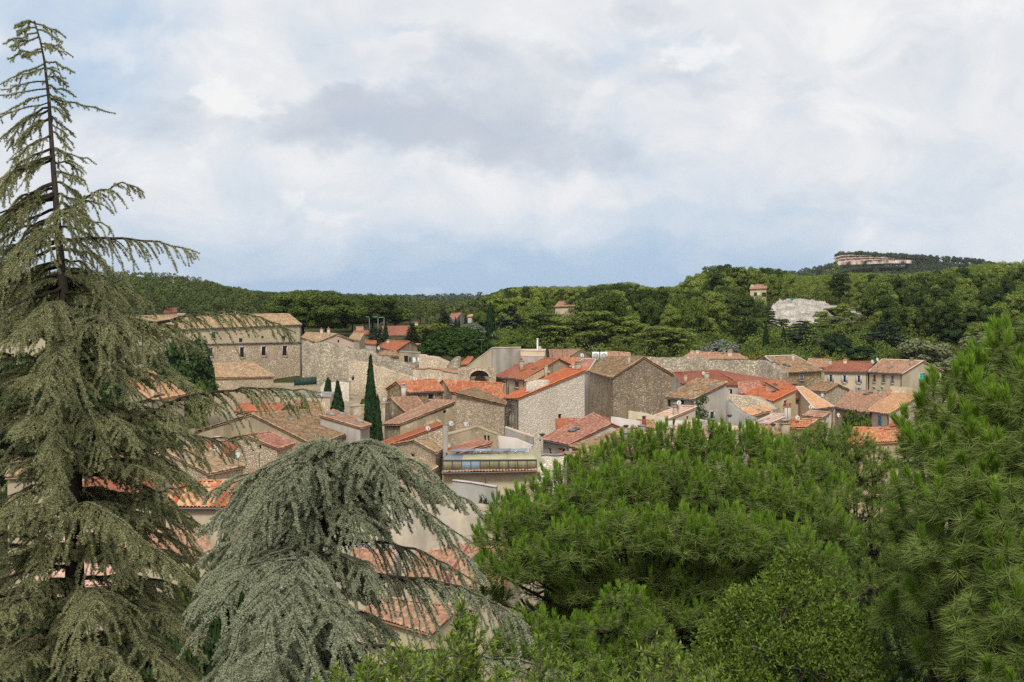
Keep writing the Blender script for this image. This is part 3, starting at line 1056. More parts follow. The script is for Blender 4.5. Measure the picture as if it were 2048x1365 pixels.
H('house', 'orange-roofed house glimpsed behind the upper trunk of the tall cedar', 'house', (-5, 676), (92, 672), (88, 646), (-8, 648), 236, 240, wall=PL_CREAM, roof=RF_ORANGE, tile=T_FLAT)
H('house', 'pinkish gable house with beige roof and twin chimneys above the rampart', 'house', (602, 676), (634, 685.5), (673, 669), (613, 666), 268, 260, s=.33, wall=PL_PINK, roof=RF_PALE,
  wins=[('r', 677, 683, 4, 5, 'dark')], chims=[(643, 669, 6, 9, PL_PINK, 'pots'), (657, 669, 6, 10, PL_CREAM, 'pots')])
H('house', 'small cream gable house with pale roof between the pinkish house and blue conifer', 'house', (698, 677), (719, 683), (727, 669), (707, 667), 284, 278, wall=PL_CREAM, roof=RF_PALE)
H('shed', 'little grey outbuilding with flat tiled edge at the foot of the rampart crest', 'shed', (730, 688), (753, 689), (752, 683), (731, 682), 262, 260, back=0, wall=PL_GREY, roof=RF_ORANGE, tile=T_FLAT)
H('house', 'tan house end with dark red roof next to the street lamps', 'house', (706, 670), (738, 670), (736, 662), (708, 663), 305, 305, wall=PL_TAN, roof=RF_MAROON, tile=T_FLAT)
H('house', 'narrow tan house tucked in under the plane trees', 'house', (712, 664), (727, 664), (726, 654), (713, 655), 330, 330, wall=PL_YELLOW, roof=RF_OLDPINK)
H('long_house', 'long low house with brown-red roof and ochre walls behind the blue conifer', 'house', (772, 672), (834, 671), (832, 653), (764, 654), 318, 318, wall=PL_ORANGE, roof=RF_MAROON, tile=T_FLAT, gutter=True,
  wins=[('f', 779, 678, 6, 9, 'dark'), ('f', 797, 678, 11, 9, 'wood'), ('f', 817, 678, 6, 8, 'wood')], chims=[(833, 656, 6, 9, PL_CREAM, 'pots')])
H('house', 'orange-roofed gable house left of the big round pine', 'house', (756, 694), (791, 703), (819, 684), (776, 682), 262, 254, wall=PL_TAN, roof=RF_ORANGE, tile=T_FLAT, chims=[(776, 686, 6, 5, PL_WHITE, 'plain')])
H('house', 'low pink-roofed house half hidden behind the big round pine', 'house', (828, 700), (848, 702), (850, 690), (830, 689), 268, 266, wall=PL_TAN, roof=RF_OLDPINK)
H('terrace_house', 'flat-topped house with a drying terrace and grey slab roof behind the rampart', 'house', (752, 711), (800, 714), (792, 704), (768, 703), 246, 244, s=.12, back=0, wall=PL_TAN, roof=RF_OLD)
block('terrace_block', 'tan terrace building with dark doorway where washing hangs', 'house', [(798, 705, 243), (838, 708, 241), (842, 706, 248), (802, 703, 250)], PL_TAN, CONC, wins=[(0, 812, 719, 8, 14, 'dark')])
rampart('rampart', 'tall rough stone rampart dropping to the right of the long building', 'wall', [(604, 686, 247), (652, 687, 246), (668, 693, 245), (714, 700, 243), (750, 712, 241), (830, 733, 236)], 1.6, ST_GREY, rough=.12)
rampart('rampart', 'lower outer rampart with pale ledge in front of the tall one', 'wall', [(697, 722, 238), (727, 725, 236), (745, 732, 235), (773, 740, 233), (826, 757, 230)], 1.4, ST_WARM, rough=.08)
rampart('garden_wall', 'short pale stone wall at the foot of the rampart behind the small conifer', 'wall', [(641, 772, 232), (650, 764, 232), (698, 763, 231)], .7, ST_PALE, cope=PL_GREY)
rampart('ruined_wall', 'ruined stone wall sloping down in front of the big round pine', 'wall', [(838, 708, 236), (855, 712, 235), (880, 720, 234), (897, 727, 233)], 1.0, ST_WARM, rough=.1)
rampart('ruined_wall', 'broken wall pinnacle pointing up beside the arched ruin', 'wall', [(893, 731, 232), (906, 719, 231.6), (913, 712, 231.4), (916, 712, 231.3), (917, 733, 231.2)], 1.0, ST_GREY, rough=.08, seg=.4)
rampart('old_wall', 'long old stone wall with tiled slope above the half-orange roofs', 'wall', [(826, 738, 226), (880, 740, 223), (915, 748, 220), (952, 757, 216)], 3.5, ST_WARM, rough=.05, cope=RF_OLDPINK)
# arched ruin, grey block
block('tower_block', 'windowless grey plaster block rising above the arch', 'building', [(984, 697, 214), (1041, 696, 217), (1042, 695.5, 226), (985, 696.5, 226)], PL_GREY, PL_PINK)
block('lit_side_block', 'cream plastered wing with sloping top leaning on the windowless grey block', 'building', [(925, 741, 221), (983.5, 697.6, 214.3), (983.5, 697.2, 225), (950, 723, 227)], PL_CREAM, PL_PINK, wins=[(0, 979, 722, 3, 15, 'wood')])  # left side of the grey block, its lit look put into a paler plaster colour
block('low_block', 'low beige flat-roofed wall block right of the windowless grey one', 'building', [(1041, 702, 215), (1090, 703, 215), (1092, 700, 224), (1042, 700, 224)], PL_CREAM, PL_PINK)
block('low_block', 'lower grey plaster block in front of the beige flat-roofed one', 'building', [(1042, 713, 211), (1088, 714, 211), (1090, 712, 215), (1042, 712, 215)], PL_GREY, PL_PINK)
H('house', 'tiny orange roof behind the stone pinnacle', 'house', (917, 731), (938, 729), (946, 715), (935, 716), 240, 240, back=0, wall=PL_CREAM, roof=RF_ORANGE, tile=T_FLAT)

def arch_ruin():
    Y = 206
    c = at(959, 755, Y)
    t = thing('arched_ruin', 'half-domed stone arch of a ruined apse with pale rim', 'ruin', (c[0], c[1], gz(c[0], c[1])))
    rad = 19 * Y / F; rise = 13.5 * Y / F
    x0, x1 = at(916, 740, Y), at(992, 740, Y)
    top = at(950, 733, Y)[2]
    gb = gz(c[0], c[1]) - .5
    th = np.linspace(0, np.pi, 19)
    mb = MB()
    out = [Vector((x0[0], gb, 0)), Vector((x1[0], gb, 0)), Vector((x1[0], top - .7, 0)), Vector((c[0] + 1.6, top, 0)), Vector((x0[0], top - .25, 0))]
    hole = [Vector((c[0] + rad, c[2] - 1.0, 0))] + [Vector((c[0] + rad * math.cos(a), c[2] + rise * math.sin(a), 0)) for a in th] + [Vector((c[0] - rad, c[2] - 1.0, 0))]
    tr = tessellate_polygon([out, hole[::-1]])
    allv = out + hole[::-1]
    for yy in (Y, Y + .9):
        mb.add([(v.x, yy, v.y) for v in allv], [list(k) for k in tr])
    mb.add([(v.x, yy, v.y) for yy in (Y, Y + .9) for v in out], [[i, (i + 1) % 5, 5 + (i + 1) % 5, 5 + i] for i in range(5)])
    part('wall', mb, ST_WARM, t)
    mb = MB()
    V = []
    for k, (rr, yy) in enumerate(((1.0, Y - .12), (1.13, Y - .12), (1.13, Y + .02), (1.0, Y + .4))):
        V += [(c[0] + rad * rr * math.cos(a), yy, c[2] + rise * rr * math.sin(a)) for a in th]
    n_ = 19
    mb.add(V, [[k * n_ + i, k * n_ + i + 1, ((k + 1) % 4) * n_ + i + 1, ((k + 1) % 4) * n_ + i] for k in range(4) for i in range(n_ - 1)])
    part('arch_rim', mb, ST_PALE, t)
    mb = MB()
    V = []; ph = np.linspace(0, np.pi / 2, 7)
    for p in ph:
        V += [(c[0] + rad * math.cos(a) * math.cos(p), Y + .5 + 2.6 * math.sin(p), c[2] + rise * math.sin(a) * (.35 + .65 * math.cos(p))) for a in th]
    mb.add(V, [[k * n_ + i, k * n_ + i + 1, (k + 1) * n_ + i + 1, (k + 1) * n_ + i] for k in range(6) for i in range(n_ - 1)])
    V = [(c[0] + rad * math.cos(a) * math.cos(p), Y + .5 + 2.6 * math.sin(p), z) for z in (c[2] - 2.5, c[2]) for p in ph for a in (0, np.pi)]
    mb.add([(c[0] - rad, Y + .5, c[2] - 2.5), (c[0] - rad, Y + 3, c[2] - 2.5), (c[0] + rad, Y + 3, c[2] - 2.5), (c[0] + rad, Y + .5, c[2] - 2.5),
            (c[0] - rad, Y + .5, c[2]), (c[0] - rad, Y + 3, c[2]), (c[0] + rad, Y + 3, c[2]), (c[0] + rad, Y + .5, c[2])], [[0, 1, 5, 4], [1, 2, 6, 5], [2, 3, 7, 6]])
    part('half_dome', mb, PL_TAN, t)
arch_ruin()

# middle row
H('house', 'house with red-orange roof and tall twin-pot chimney next to the arch', 'house', (986, 755), (1014, 757), (1066, 728), (1040, 727), 208, wall=PL_TAN, roof=RF_RED, tile=T_FLAT, gutter=True,
  wins=[('f', 1005, 764, 9, 7, 'white')], chims=[(1043, 739, 8, 16, PL_STAINED, 'pots')])
H('house', 'house with brighter orange roof and white-framed red-shuttered window', 'house', (1015, 757), (1048, 760), (1117, 719), (1086, 718), 204, wall=PL_TAN, roof=RF_ORANGE, tile=T_FLAT, gutter=True,
  wins=[('f', 1034, 769, 8, 12, 'shut:brown')], sky=[(1070, 739, 6, .5, 'dark')])
H('house', 'weathered beige roof wedge squeezed behind the tall pale gable', 'house', (1048, 763), (1064, 766), (1100, 745), (1086, 742), 197, 194, wall=PL_GREY, roof=RF_PALE, back=0, chims=[(1092, 754, 7, 22, PL_TAN, 'plain')])
H('house', 'house with patchy beige and red tiles and dark-blue skylight below the upper pink roof', 'house', (1104, 729), (1137, 735), (1163, 718), (1126, 717), 216, 210, wall=PL_GREY, roof=RF_HALF, sky=[(1127, 727, 9, .7, 'dark')])
H('house', 'house with rose-red roof and squat mitred chimney behind the tall pale gable', 'house', (1139, 736), (1176, 744), (1192, 720), (1166, 719), 207, 201, wall=PL_GREY, roof=RF_PINK, rake=PL_WHITE, chims=[(1156, 737, 11, 9, PL_TAN, 'mitre')])
H('house', 'upper house with dusty pink roof and cream gable near the aerials', 'house', (1102, 718), (1134, 717.5), (1160, 700), (1098, 701), 238, 228, wall=PL_CREAM, roof=RF_OLDPINK, key='upper')
H('house', 'pale pink roof standing behind the air-conditioning unit', 'house', (1203, 718), (1262, 720), (1260, 707), (1212, 704), 234, 232, wall=PL_TAN, roof=RF_OLDPINK)
H('gable_house', 'big house with dark streaked stone gable and worn beige roof', 'house', (1177, 743), (1223, 757), (1287, 715), (1212, 715), 192, 178, s=.54, wall=ST_DARK, roof=RF_OLD, tile=T_OLD, key='dark',
  chims=[(1258, 727, 6, 13, PL_STAINED, 'plain')])
H('gable_house', 'tall house with pale speckled stone gable and bright orange roof', 'house', (1009, 796), (1034, 798), (1171, 741), (1128, 739), 172, 165, s=.36, back=0, wall=ST_PALE, roof=RF_BRIGHT, tile=T_FLAT, gutter=True,
  wins=[('r', 1119.5, 834, 6, 11, 'dark'), ('f', 1014, 822, 3.5, 17, 'shut:grey'), ('f', 1020.5, 812, 3, 14, 'shut:grey'), ('f', 1020.5, 842, 3, 24, 'shut:grey'), ('f', 1026, 842, 3, 24, 'shut:grey')], key='pale')
rampart('roof_parapet', 'grey stone parapet step rising through the bright orange roof of the pale gable', 'wall', [(1057, 783, 166.35), (1059, 765, 166.45), (1080, 760.5, 167.3), (1097, 761, 168.0), (1100, 768, 168.1)], .6, ST_PALE, zb=20.7, rough=.03, seg=.5)
H('house', 'house with half-beige half-orange striped roof left of the tall pale gable', 'house', (903, 786), (1014, 800), (1004, 768), (887, 761), 190, 183, wall=ST_WARM, roof=RF_HALF, tile=T_OLD)
H('gable_house', 'warm stone house whose tiled top slopes down to the right', 'house', (1011, 811), (1014, 806), (951, 777), (911, 787), 163, 169, s=.3, back=0, wall=ST_WARM, roof=RF_OLD)
H('house', 'house with red-and-beige patched roof and recessed balcony window under the old wall', 'house', (816, 786), (889, 783), (871, 759), (793, 764), 186, 188, wall=ST_GOLD, roof=RF_HALF, tile=T_OLD, gutter=True,
  wins=[('f', 862, 793.5, 11, 12, 'trim')], chims=[(807, 791, 8, 17, PL_WHITE, 'mitre')])
H('house', 'lower house with rosy old tiles and tan side wall under the balcony window', 'house', (813, 827), (853, 818), (834, 795), (782, 797), 172, 177, s=.42, back=.6, wall=PL_WORN, roof=RF_OLDPINK)
H('house', 'long tan plastered wall house rising to the right behind the tall cypress', 'house', (764, 850), (797, 850), (911, 804), (870, 801), 163, 158, s=.34, back=0, wall=PL_WORN, roof=RF_OLDPINK, wins=[('r', 889.5, 824, 6, 6, 'dark')])
H('house', 'stone house with a thin line of orange tiles climbing to the concrete stack', 'house', (762, 886), (770, 893), (887, 850), (874, 846), 155, 150, s=.34, back=0, wall=ST_WARM, roof=RF_ORANGE)
block('yard_wall_block', 'tan garden block behind the tall cypress', 'wall', [(700, 815, 168), (770, 808, 168), (783, 806, 174), (706, 811, 175)], PL_WORN, PL_TAN)

# right-hand rows
rampart('rampart', 'long grey stone rampart behind the red roofs on the right', 'wall', [(1290, 715, 224), (1409, 715, 221), (1410.5, 721, 220.8), (1523, 721.5, 216), (1534, 727, 214), (1567, 746, 208)], 1.2, ST_GREY, rough=.07)
H('house', 'house with rosy beige roof and chimneys peeping over the long rampart', 'house', (1362, 719), (1492, 720), (1478, 709), (1382, 705), 240, 238, wall=PL_TAN, roof=RF_OLDPINK, hipR=True, chims=[(1384, 708, 7, 6, PL_TAN, 'plain'), (1395, 708, 6, 6, PL_WHITE, 'plain'), (1460, 713, 9, 8, PL_PINK, 'mitre')])
H('house', 'house with wide grey-beige roof white edges and white chimney', 'house', (1569, 746), (1646, 742.5), (1590, 712), (1530, 714), 214, 219, wall=ST_GOLD, roof=RF_OLD, rake=PL_WHITE, gutter=True, wins=[('f', 1603, 756, 6, 10, 'shut:slate')],
  chims=[(1587, 722, 6, 12, PL_WHITE, 'plain')], sky=[(1550, 728, 8, .9, 'dark'), (1573, 732, 8, .9, 'dark')])
H('house', 'small dull red roof behind the street of shuttered windows', 'house', (1612, 735), (1664, 736), (1657, 720), (1617, 719), 240, 238, wall=PL_TAN, roof=RF_OLDPINK)
H('street_house', 'orange-red roofed street house with three lavender-shuttered windows', 'house', (1646, 743.5), (1736, 744.8), (1748, 725), (1667, 724), 226, 224, wall=PL_CREAM, roof=RF_RED, tile=T_FLAT, gutter=True,
  wins=[('f', 1661.5, 757.5, 6, 15, 'open:grey'), ('f', 1689, 758.5, 6, 15, 'open:grey'), ('f', 1717.5, 759, 6, 15, 'open:grey'), ('f', 1717, 780, 6, 7, 'open:blue')], chims=[(1690, 727, 7, 6, PL_PINK, 'pots'), (1660, 730, 7, 9, PL_STAINED, 'pots')])
H('street_house', 'end street house with pink-beige roof and turquoise gable shutter', 'house', (1736, 745), (1804, 749), (1846, 723), (1764, 720), 224, 218, wall=PL_CREAM, roof=RF_OLDPINK, gutter=True, rake=PL_PINK,
  wins=[('r', 1844, 758, 10, 20, 'shut:turq'), ('f', 1749, 757, 5, 14, 'shut:brown'), ('f', 1767, 757.5, 5, 15, 'shut:slate'), ('f', 1785, 759, 5, 15, 'shut:slate'), ('f', 1748, 778, 6, 5, 'shut:turq'), ('f', 1764, 778, 6, 5, 'shut:turq')],
  chims=[(1823, 731, 6, 10, PL_TAN, 'mitre')], sky=[(1781, 736, 6, .6, 'light')])
H('house', 'red hipped roof house with white upper wall below the long rampart', 'house', (1362, 768), (1486, 772), (1433, 742), (1347, 746), 200, 192, wall=PL_WHITE, roof=RF_RED, tile=T_FLAT, hipR=True, wins=[('f', 1461, 784, 7, 11, 'white')],
  chims=[(1413, 758, 9, 11, PL_STAINED, 'plain'), (1371, 762, 6, 10, PL_TAN, 'plain')])
H('gable_house', 'house with beige roof, grey rendered side wall and ivy stem', 'house', (1330, 796), (1386, 800), (1455, 766), (1393, 759), 160, 156.5, s=.34, back=0, wall=PL_GREY, roof=RF_OLD, tile=T_OLD, key='ivy', gutter=True,
  wins=[('f', 1338, 807, 8, 14, 'shut:green'), ('f', 1365, 807, 8, 12, 'shut:green'), ('r', 1424, 831, 7, 13, 'shut:green')], chims=[(1391, 793, 7, 12, PL_STAINED, 'plain')], sky=[(1426, 772, 7, .5, 'light')])
H('house', 'house with a plain brick-red side slope beside the brightest orange roof', 'house', (1480, 789), (1528, 778), (1517, 764), (1476, 767), 188, 190, s=.3, back=0, wall=PL_ORANGE, roof=RF_PINK, tile=T_FLAT)
H('house', 'house with dark orange roof and cream-framed window right of the yellow gable', 'house', (1592, 799), (1624, 795), (1569, 764), (1529, 764), 173, 174, s=.26, back=0, wall=PL_PINK, roof=RF_ORANGE, tile=T_FLAT, gutter=True, wins=[('f', 1607, 811, 7, 16, 'trim')], sky=[(1550, 771, 5, .4, 'dark')])
H('house', 'house with brightest orange roof and yellow gable with brown shutter', 'house', (1489, 789), (1545, 804), (1593, 780), (1516, 775), 181, 169, s=.3, back=0, wall=PL_YELLOW, roof=RF_BRIGHT, tile=T_FLAT, gutter=True, wins=[('r', 1570, 808, 6, 12, 'shut:brown')], sky=[(1548, 784, 5, .4, 'dark')])
H('house', 'house with peach-yellow lean-to roof left of the small green tree', 'house', (1629, 819), (1669, 815), (1606, 775), (1592, 776), 166, 168, s=.25, back=0, wall=PL_PINK, roof=RF_PEACH, tile=T_FLAT, rake=PL_WHITE, gutter=True)
H('house', 'squat stone house with grey-beige roof and a dish under its eave', 'house', (1610, 782), (1651, 785), (1676, 770), (1634, 762), 191, 186, wall=ST_WARM, roof=RF_OLD, tile=T_OLD)
H('house', 'ramshackle pinkish old roof above the small green tree', 'house', (1668, 815), (1738, 827), (1783, 783), (1702, 783), 173, 165, s=.27, back=0, wall=PL_TAN, roof=RF_OLDPINK, tile=T_OLD, gutter=True, sky=[(1737, 789, 12, .8, 'dark')], chims=[(1760, 789, 7, 8, PL_TAN, 'plain')])
rampart('terrace_screen', 'tan screen wall behind the smooth peach roof', 'wall', [(1781, 773, 180), (1845, 778, 178)], .4, PL_WORN, zb=15, rough=.01)
H('house', 'house with smooth peach roof and blue door shutter', 'house', (1736, 822), (1777, 829), (1843, 790), (1780, 788), 166, 160, s=.3, back=0, wall=PL_PINK, roof=RF_PEACH, tile=T_FLAT, gutter=True, wins=[('f', 1760, 842, 6, 21, 'shut:blue')])
H('house', 'low white lean-to with old brown tiles below the peach-yellow roof', 'house', (1604, 833), (1643, 837), (1661, 827), (1620, 823), 157, 155, back=0, wall=PL_WHITE, roof=RF_OLDPINK, wins=[('r', 1650, 842, 5, 9, 'dark'), ('f', 1618, 839, 12, 4, 'blue')])
rampart('garden_wall', 'curved grey render wall stepping down right of the grey side wall', 'wall', [(1452, 800, 157), (1458, 808, 156), (1470, 818, 155), (1484, 827, 154), (1506, 836, 152)], .5, CONC, rough=.01, seg=.5)
rampart('end_wall', 'rough stone end wall with sloping top behind the grey curved one', 'wall', [(1455, 792, 166), (1496, 792.5, 166), (1518, 803, 165), (1545, 820, 164)], 3, ST_WARM, rough=.05)
H('house', 'small peach roof with dark skylight under the yellow gable', 'house', (1503, 833), (1542, 823), (1531, 814), (1481, 820), 154, 157, s=.25, back=0, wall=PL_TAN, roof=RF_PEACH, sky=[(1520, 824, 7, .6, 'light')])
H('house', 'pale peach strip roof with white edges among the lowest right roofs', 'house', (1474, 862), (1491, 867), (1578, 832), (1547, 829), 148, 144, s=.28, back=0, wall=PL_WHITE, roof=RF_PALEPINK, rake=PL_WHITE, sky=[(1530, 843, 10, .9, 'light')])
H('house', 'jumbled cream and rose tiled roof at the pine edge', 'house', (1575, 857), (1609, 857), (1634, 842), (1580, 838), 147, 145, back=.6, wall=PL_TAN, roof=RF_HALF, tile=T_OLD)
H('house', 'brown mossy roof with dark vent pipe and squat chimney behind the umbrella pine', 'house', (1490, 872), (1562, 869), (1566, 850), (1506, 851), 138, 139, back=.6, wall=PL_TAN, roof=RF_OLD, tile=T_OLD, chims=[(1496, 862, 8, 16, PL_STAINED, 'mitre'), (1570, 868, 15, 20, PL_WORN, 'mitre')])
H('house', 'little grey and red roof scrap above the pine tops', 'house', (1612, 862), (1640, 861), (1648, 850), (1622, 848), 146, 146, back=.6, wall=PL_TAN, roof=RF_RED)
H('house', 'small red clay roof in front of the blue door shutter', 'house', (1774, 858), (1806, 850), (1806, 838), (1782, 848), 150, 152, back=0, wall=PL_TAN, roof=RF_ORANGE)
H('house', 'broken old tile roof showing between the right-hand pines', 'house', (1694, 890), (1802, 884), (1800, 860), (1708, 857), 136, 137, back=.6, wall=PL_TAN, roof=RF_HALF, tile=T_OLD)
# centre right, nearer
H('house', 'house with big rose-pink roof dark skylight and white front wall', 'house', (1080, 879), (1136, 891), (1222, 849), (1187, 828), 150, 144, s=.34, back=.45, wall=PL_WHITE, roof=RF_PINK, gutter=True, wins=[('f', 1100, 903, 6, 12, 'trim'), ('f', 1127, 902, 6, 9, 'wood')], sky=[(1148, 862, 17, .8, 'dark')])
H('house', 'tiny orange triangle roof between the pale gable and the rose-pink roof', 'house', (1112, 860), (1124, 862), (1168, 840), (1111, 840), 156, 155, s=.3, back=0, wall=PL_CREAM, roof=RF_ORANGE, tile=T_FLAT)
rampart('parapet_wall', 'white streaked parapet wall above the rose-pink roof', 'wall', [(1222, 834, 150), (1280, 843, 147)], .3, PL_WHITE, zb=14, rough=.01)
H('house', 'mossy brown roof with concrete vent boxes below the white parapet', 'house', (1137, 894), (1179, 904), (1292, 868), (1246, 857), 141, 137, s=.28, back=.4, wall=PL_TAN, roof=RF_OLD, tile=T_OLD, chims=[(1252, 878, 20, 12, CONC, 'plain'), (1283, 866, 12, 14, CONC, 'plain')], wins=[('f', 1150, 903, 8, 5, 'dark')])
H('house', 'long pale pink roof behind the crown of the umbrella pine', 'house', (1226, 891), (1322, 916), (1482, 858), (1393, 841), 140, 132, s=.26, back=0, wall=PL_CREAM, roof=RF_PALEPINK, tile=T_FLAT, sky=[(1411, 847, 16, 1.4, 'light')])
rampart('parapet_wall', 'low pale yard wall below the dark streaked gable', 'wall', [(1257, 822, 158), (1290, 828, 155), (1332, 838, 152)], .35, PL_CREAM, rough=.01)
rampart('parapet_wall', 'long white yard wall behind the orange clay chimney', 'wall', [(1308, 843, 150), (1393, 841, 150)], .35, PL_WHITE, rough=.01)
H('house', 'small salmon roof with mitred chimney in front of the ivy wall', 'house', (1305, 834), (1336, 839), (1393, 815), (1360, 813), 156, 152, s=.28, back=0, wall=PL_CREAM, roof=RF_PALEPINK, tile=T_FLAT, wins=[('r', 1375, 836, 4, 6, 'dark')], chims=[(1351, 829, 10, 15, PL_STAINED, 'mitre')])
H('ruined_shed', 'crumbling stone hut with heap of old tiles behind the orange clay chimney', 'shed', (1262, 858), (1318, 858), (1308, 842), (1272, 842), 147, 147, wall=ST_WARM, roof=RF_OLD, tile=T_OLD)
# centre
block('walled_yard', 'tan stone wall block with peaked top right of the concrete stack', 'wall', [(896, 872, 136), (954, 856, 137.5), (994, 871, 136.5), (994, 869, 143), (954, 853, 144), (896, 868, 143)], PL_WORN, PL_TAN, wins=[(1, 970, 876.5, 4, 11, 'dark'), (1, 977, 877, 4, 11, 'dark')])
H('house', 'rosy lean-to roof with dark front wall behind the greenhouse', 'house', (888, 902), (897, 911), (984, 888), (956, 881), 133, 128, s=.3, back=0, wall=ST_DARK, roof=RF_PINK)
rampart('yard_wall', 'whitewashed curved yard wall behind the greenhouse', 'wall', [(995, 872, 141), (1028, 877, 140), (1045, 884, 139), (1062, 892, 138)], .4, PL_WHITE, rough=.01)
block('white_terrace', 'white terrace box at the foot of the tall pale gable', 'house', [(1010, 858, 154), (1066, 876, 147), (1068, 874, 150), (1012, 855, 158)], PL_WHITE, PL_PINK)
H('gable_house', 'small stone gable house with square window left of the concrete stack', 'house', (873, 907), (888, 899), (861, 879), (829, 882), 128, 133, s=.3, wall=ST_WARM, roof=RF_PALE, tile=T_OLD, wins=[('l', 825, 911, 8, 6, 'dark')], rake=RF_PALE)
H('house', 'low beige tile roof under the small stone gable', 'house', (857, 948), (877, 936), (838, 917), (806, 922), 115, 119, s=.26, back=.5, wall=PL_PINK, roof=RF_PALE, tile=T_OLD)
def stack():
    c = at(891, 906, 131); b = at(891, 850, 131)
    mb = MB(); gb = gz(c[0], c[1])
    w_ = 9.5 * 131 / F / 2
    z0, z1 = gb - .4, b[2]
    mb.box((c[0], c[1], (z0 + z1) / 2), (w_, 0, 0), (0, w_, 0), (0, 0, (z1 - z0) / 2))
    mb.box((c[0], c[1], z1 + .04), (w_ * 1.1, 0, 0), (0, w_ * 1.1, 0), (0, 0, .05))
    solo('chimney_stack', mb, CONC, (c[0], c[1], gb), 'tall bare concrete chimney stack behind the greenhouse end', 'chimney')
stack()

def greenhouse():
    root = block('workshop_house', 'cream workshop wall with tiled edge carrying the greenhouse', 'building', [(885, 947, 118), (1073, 943, 117), (1075, 936, 126), (888, 939, 127)], PL_CREAM, PL_TAN)
    mb = MB()
    a, b = at(885, 947, 117.6), at(1073, 943, 116.6)
    u = unit(b - a); n_ = np.array([-u[1], u[0], 0])
    tile_sheet(mb, [a - n_ * .3 + UP * .03, b - n_ * .3 + UP * .03, b + n_ * .45 + UP * .1, a + n_ * .45 + UP * .1], .24, .4, .08, 77)
    part('tile_edge', mb, RF_OLDPINK, root)
    mb = MB()
    mb.tube([a - n_ * .33 + UP * .02, (a + b) / 2 - n_ * .33, b - n_ * .33 + UP * .02], .07, 6)
    e = at(972, 945, 117)
    mb.tube([e - n_ * .3, e - n_ * .2 - UP * .5, e + n_ * -.1 - UP * 1.1, np.array([e[0], e[1] - .15, gz(e[0], e[1])])], .06, 6)
    part('gutter', mb, ZINC, root)
    # greenhouse
    A, B = at(886, 943.5, 118.3), at(1073, 940, 117.3)
    C, D = at(886, 921, 118.3), at(1073, 920, 117.3)
    Eb, Fb = at(897, 907.5, 121.5), at(1060, 904.5, 120.5)
    t = thing('greenhouse', 'long yellowish plastic-panelled greenhouse on the workshop roof', 'greenhouse', (A + B) / 2)
    f = NT('fibreglass_panel', .5, .3)
    v = f.coord('Object', (.9, 1, .25))
    n1 = f.noise(v, 1.2, 5, .6)
    n2 = f.noise(f.coord('Object', (1, 1, .05)), 2.2, 3, .6)
    c = f.ramp(n1, [(.3, srgb(100, 94, 68)), (.7, srgb(142, 134, 98))])
    c = f.mix(f.math('MULTIPLY', f.ramp(n2, [(.45, g(0)), (.65, g(1))]), .6), c, srgb(84, 78, 64))
    wallm = f.out(c)
    f = NT('fibreglass_roof_panel', .5, .3)
    n1 = f.noise(f.coord(), 1.0, 5, .6)
    roofm = f.out(f.ramp(n1, [(.3, srgb(160, 150, 108)), (.7, srgb(190, 182, 142))]))
    u = unit(B - A)
    for k, (s0, s1) in enumerate([(i / 10, (i + 1) / 10) for i in range(10)]):
        mb = MB()
        p = [A + (B - A) * s0, A + (B - A) * s1, C + (D - C) * s1, C + (D - C) * s0]
        q = [x + n_ * .06 for x in p]
        m_ = 4
        mb.add(p + q, [[0, 1, 2, 3], [7, 6, 5, 4], [0, 4, 5, 1], [2, 6, 7, 3]])
        part('wall_panel', mb, wallm if k not in (2, 3) else GLASSB, t)
        mb = MB()
        p = [C + (D - C) * s0, C + (D - C) * s1, Eb + (Fb - Eb) * s1, Eb + (Fb - Eb) * s0]
        q = [x - UP * .06 for x in p]
        mb.add(p + q, [[0, 1, 2, 3], [7, 6, 5, 4], [2, 6, 7, 3]])
        part('roof_panel', mb, METALG if k in (0, 1) else roofm, t)
    mb = MB()
    for s_ in np.linspace(0, 1, 11):
        p, q, r_ = A + (B - A) * s_, C + (D - C) * s_, Eb + (Fb - Eb) * s_
        mb.tube([p - n_ * .02, q - n_ * .02], .035, 4, cap=False)
    mb.tube([C - n_ * .04, (C + D) / 2 - n_ * .04, D - n_ * .04], .05, 4)
    part('frame', mb, ZINC, t)
    mb = MB()
    bk = [x + n_ * 3 for x in (Eb, Fb)]
    mb.poly([D, Fb, bk[1], B + n_ * 6, B]); mb.poly([C, A, A + n_ * 6, bk[0], Eb])
    mb.poly([Eb, Fb, bk[1] - UP * .7, bk[0] - UP * .7]); mb.poly([bk[0] - UP * .7, bk[1] - UP * .7, B + n_ * 6, A + n_ * 6])
    part('end_panel', mb, roofm, t)
    for px in (927, 962, 998, 1030):
        p = at(px, 906.5, 121.2)
        mb = MB()
        s_ = unit((Eb - C) - ((Eb - C) @ u) * u)
        nn = np.cross(u, s_)
        mb.box(p + nn * .15 + UP * .06, u * .85, s_ * .55, nn * .04)
        part('roof_hatch', mb, METALG if px in (927, 998) else GLASSB, t)
greenhouse()
rampart('concrete_wall', 'sloping pale concrete retaining wall below the workshop', 'wall', [(905, 963, 110), (940, 967, 109.6), (992, 976, 109)], .35, CONC, rough=.005, cope=PL_WHITE)
rampart('big_wall', 'large stained grey plaster wall above the skylight roof', 'wall', [(640, 1013, 99), (817, 1008, 98.5), (900, 1010, 98), (985, 1012, 97.5)], .6, PL_STAINED, rough=.03)
rampart('stone_wall', 'dark capped stone wall between the greenhouse and the umbrella pine', 'wall', [(1073, 913, 129), (1128, 911, 129)], .5, ST_PALE, cope=CONC)
H('shed', 'small open shed roof beside the capped stone wall', 'shed', (1150, 916), (1182, 920), (1190, 905), (1128, 907), 128, 127, s=.2, back=0, wall=WOODDK, roof=RF_OLD, tile=T_OLD)
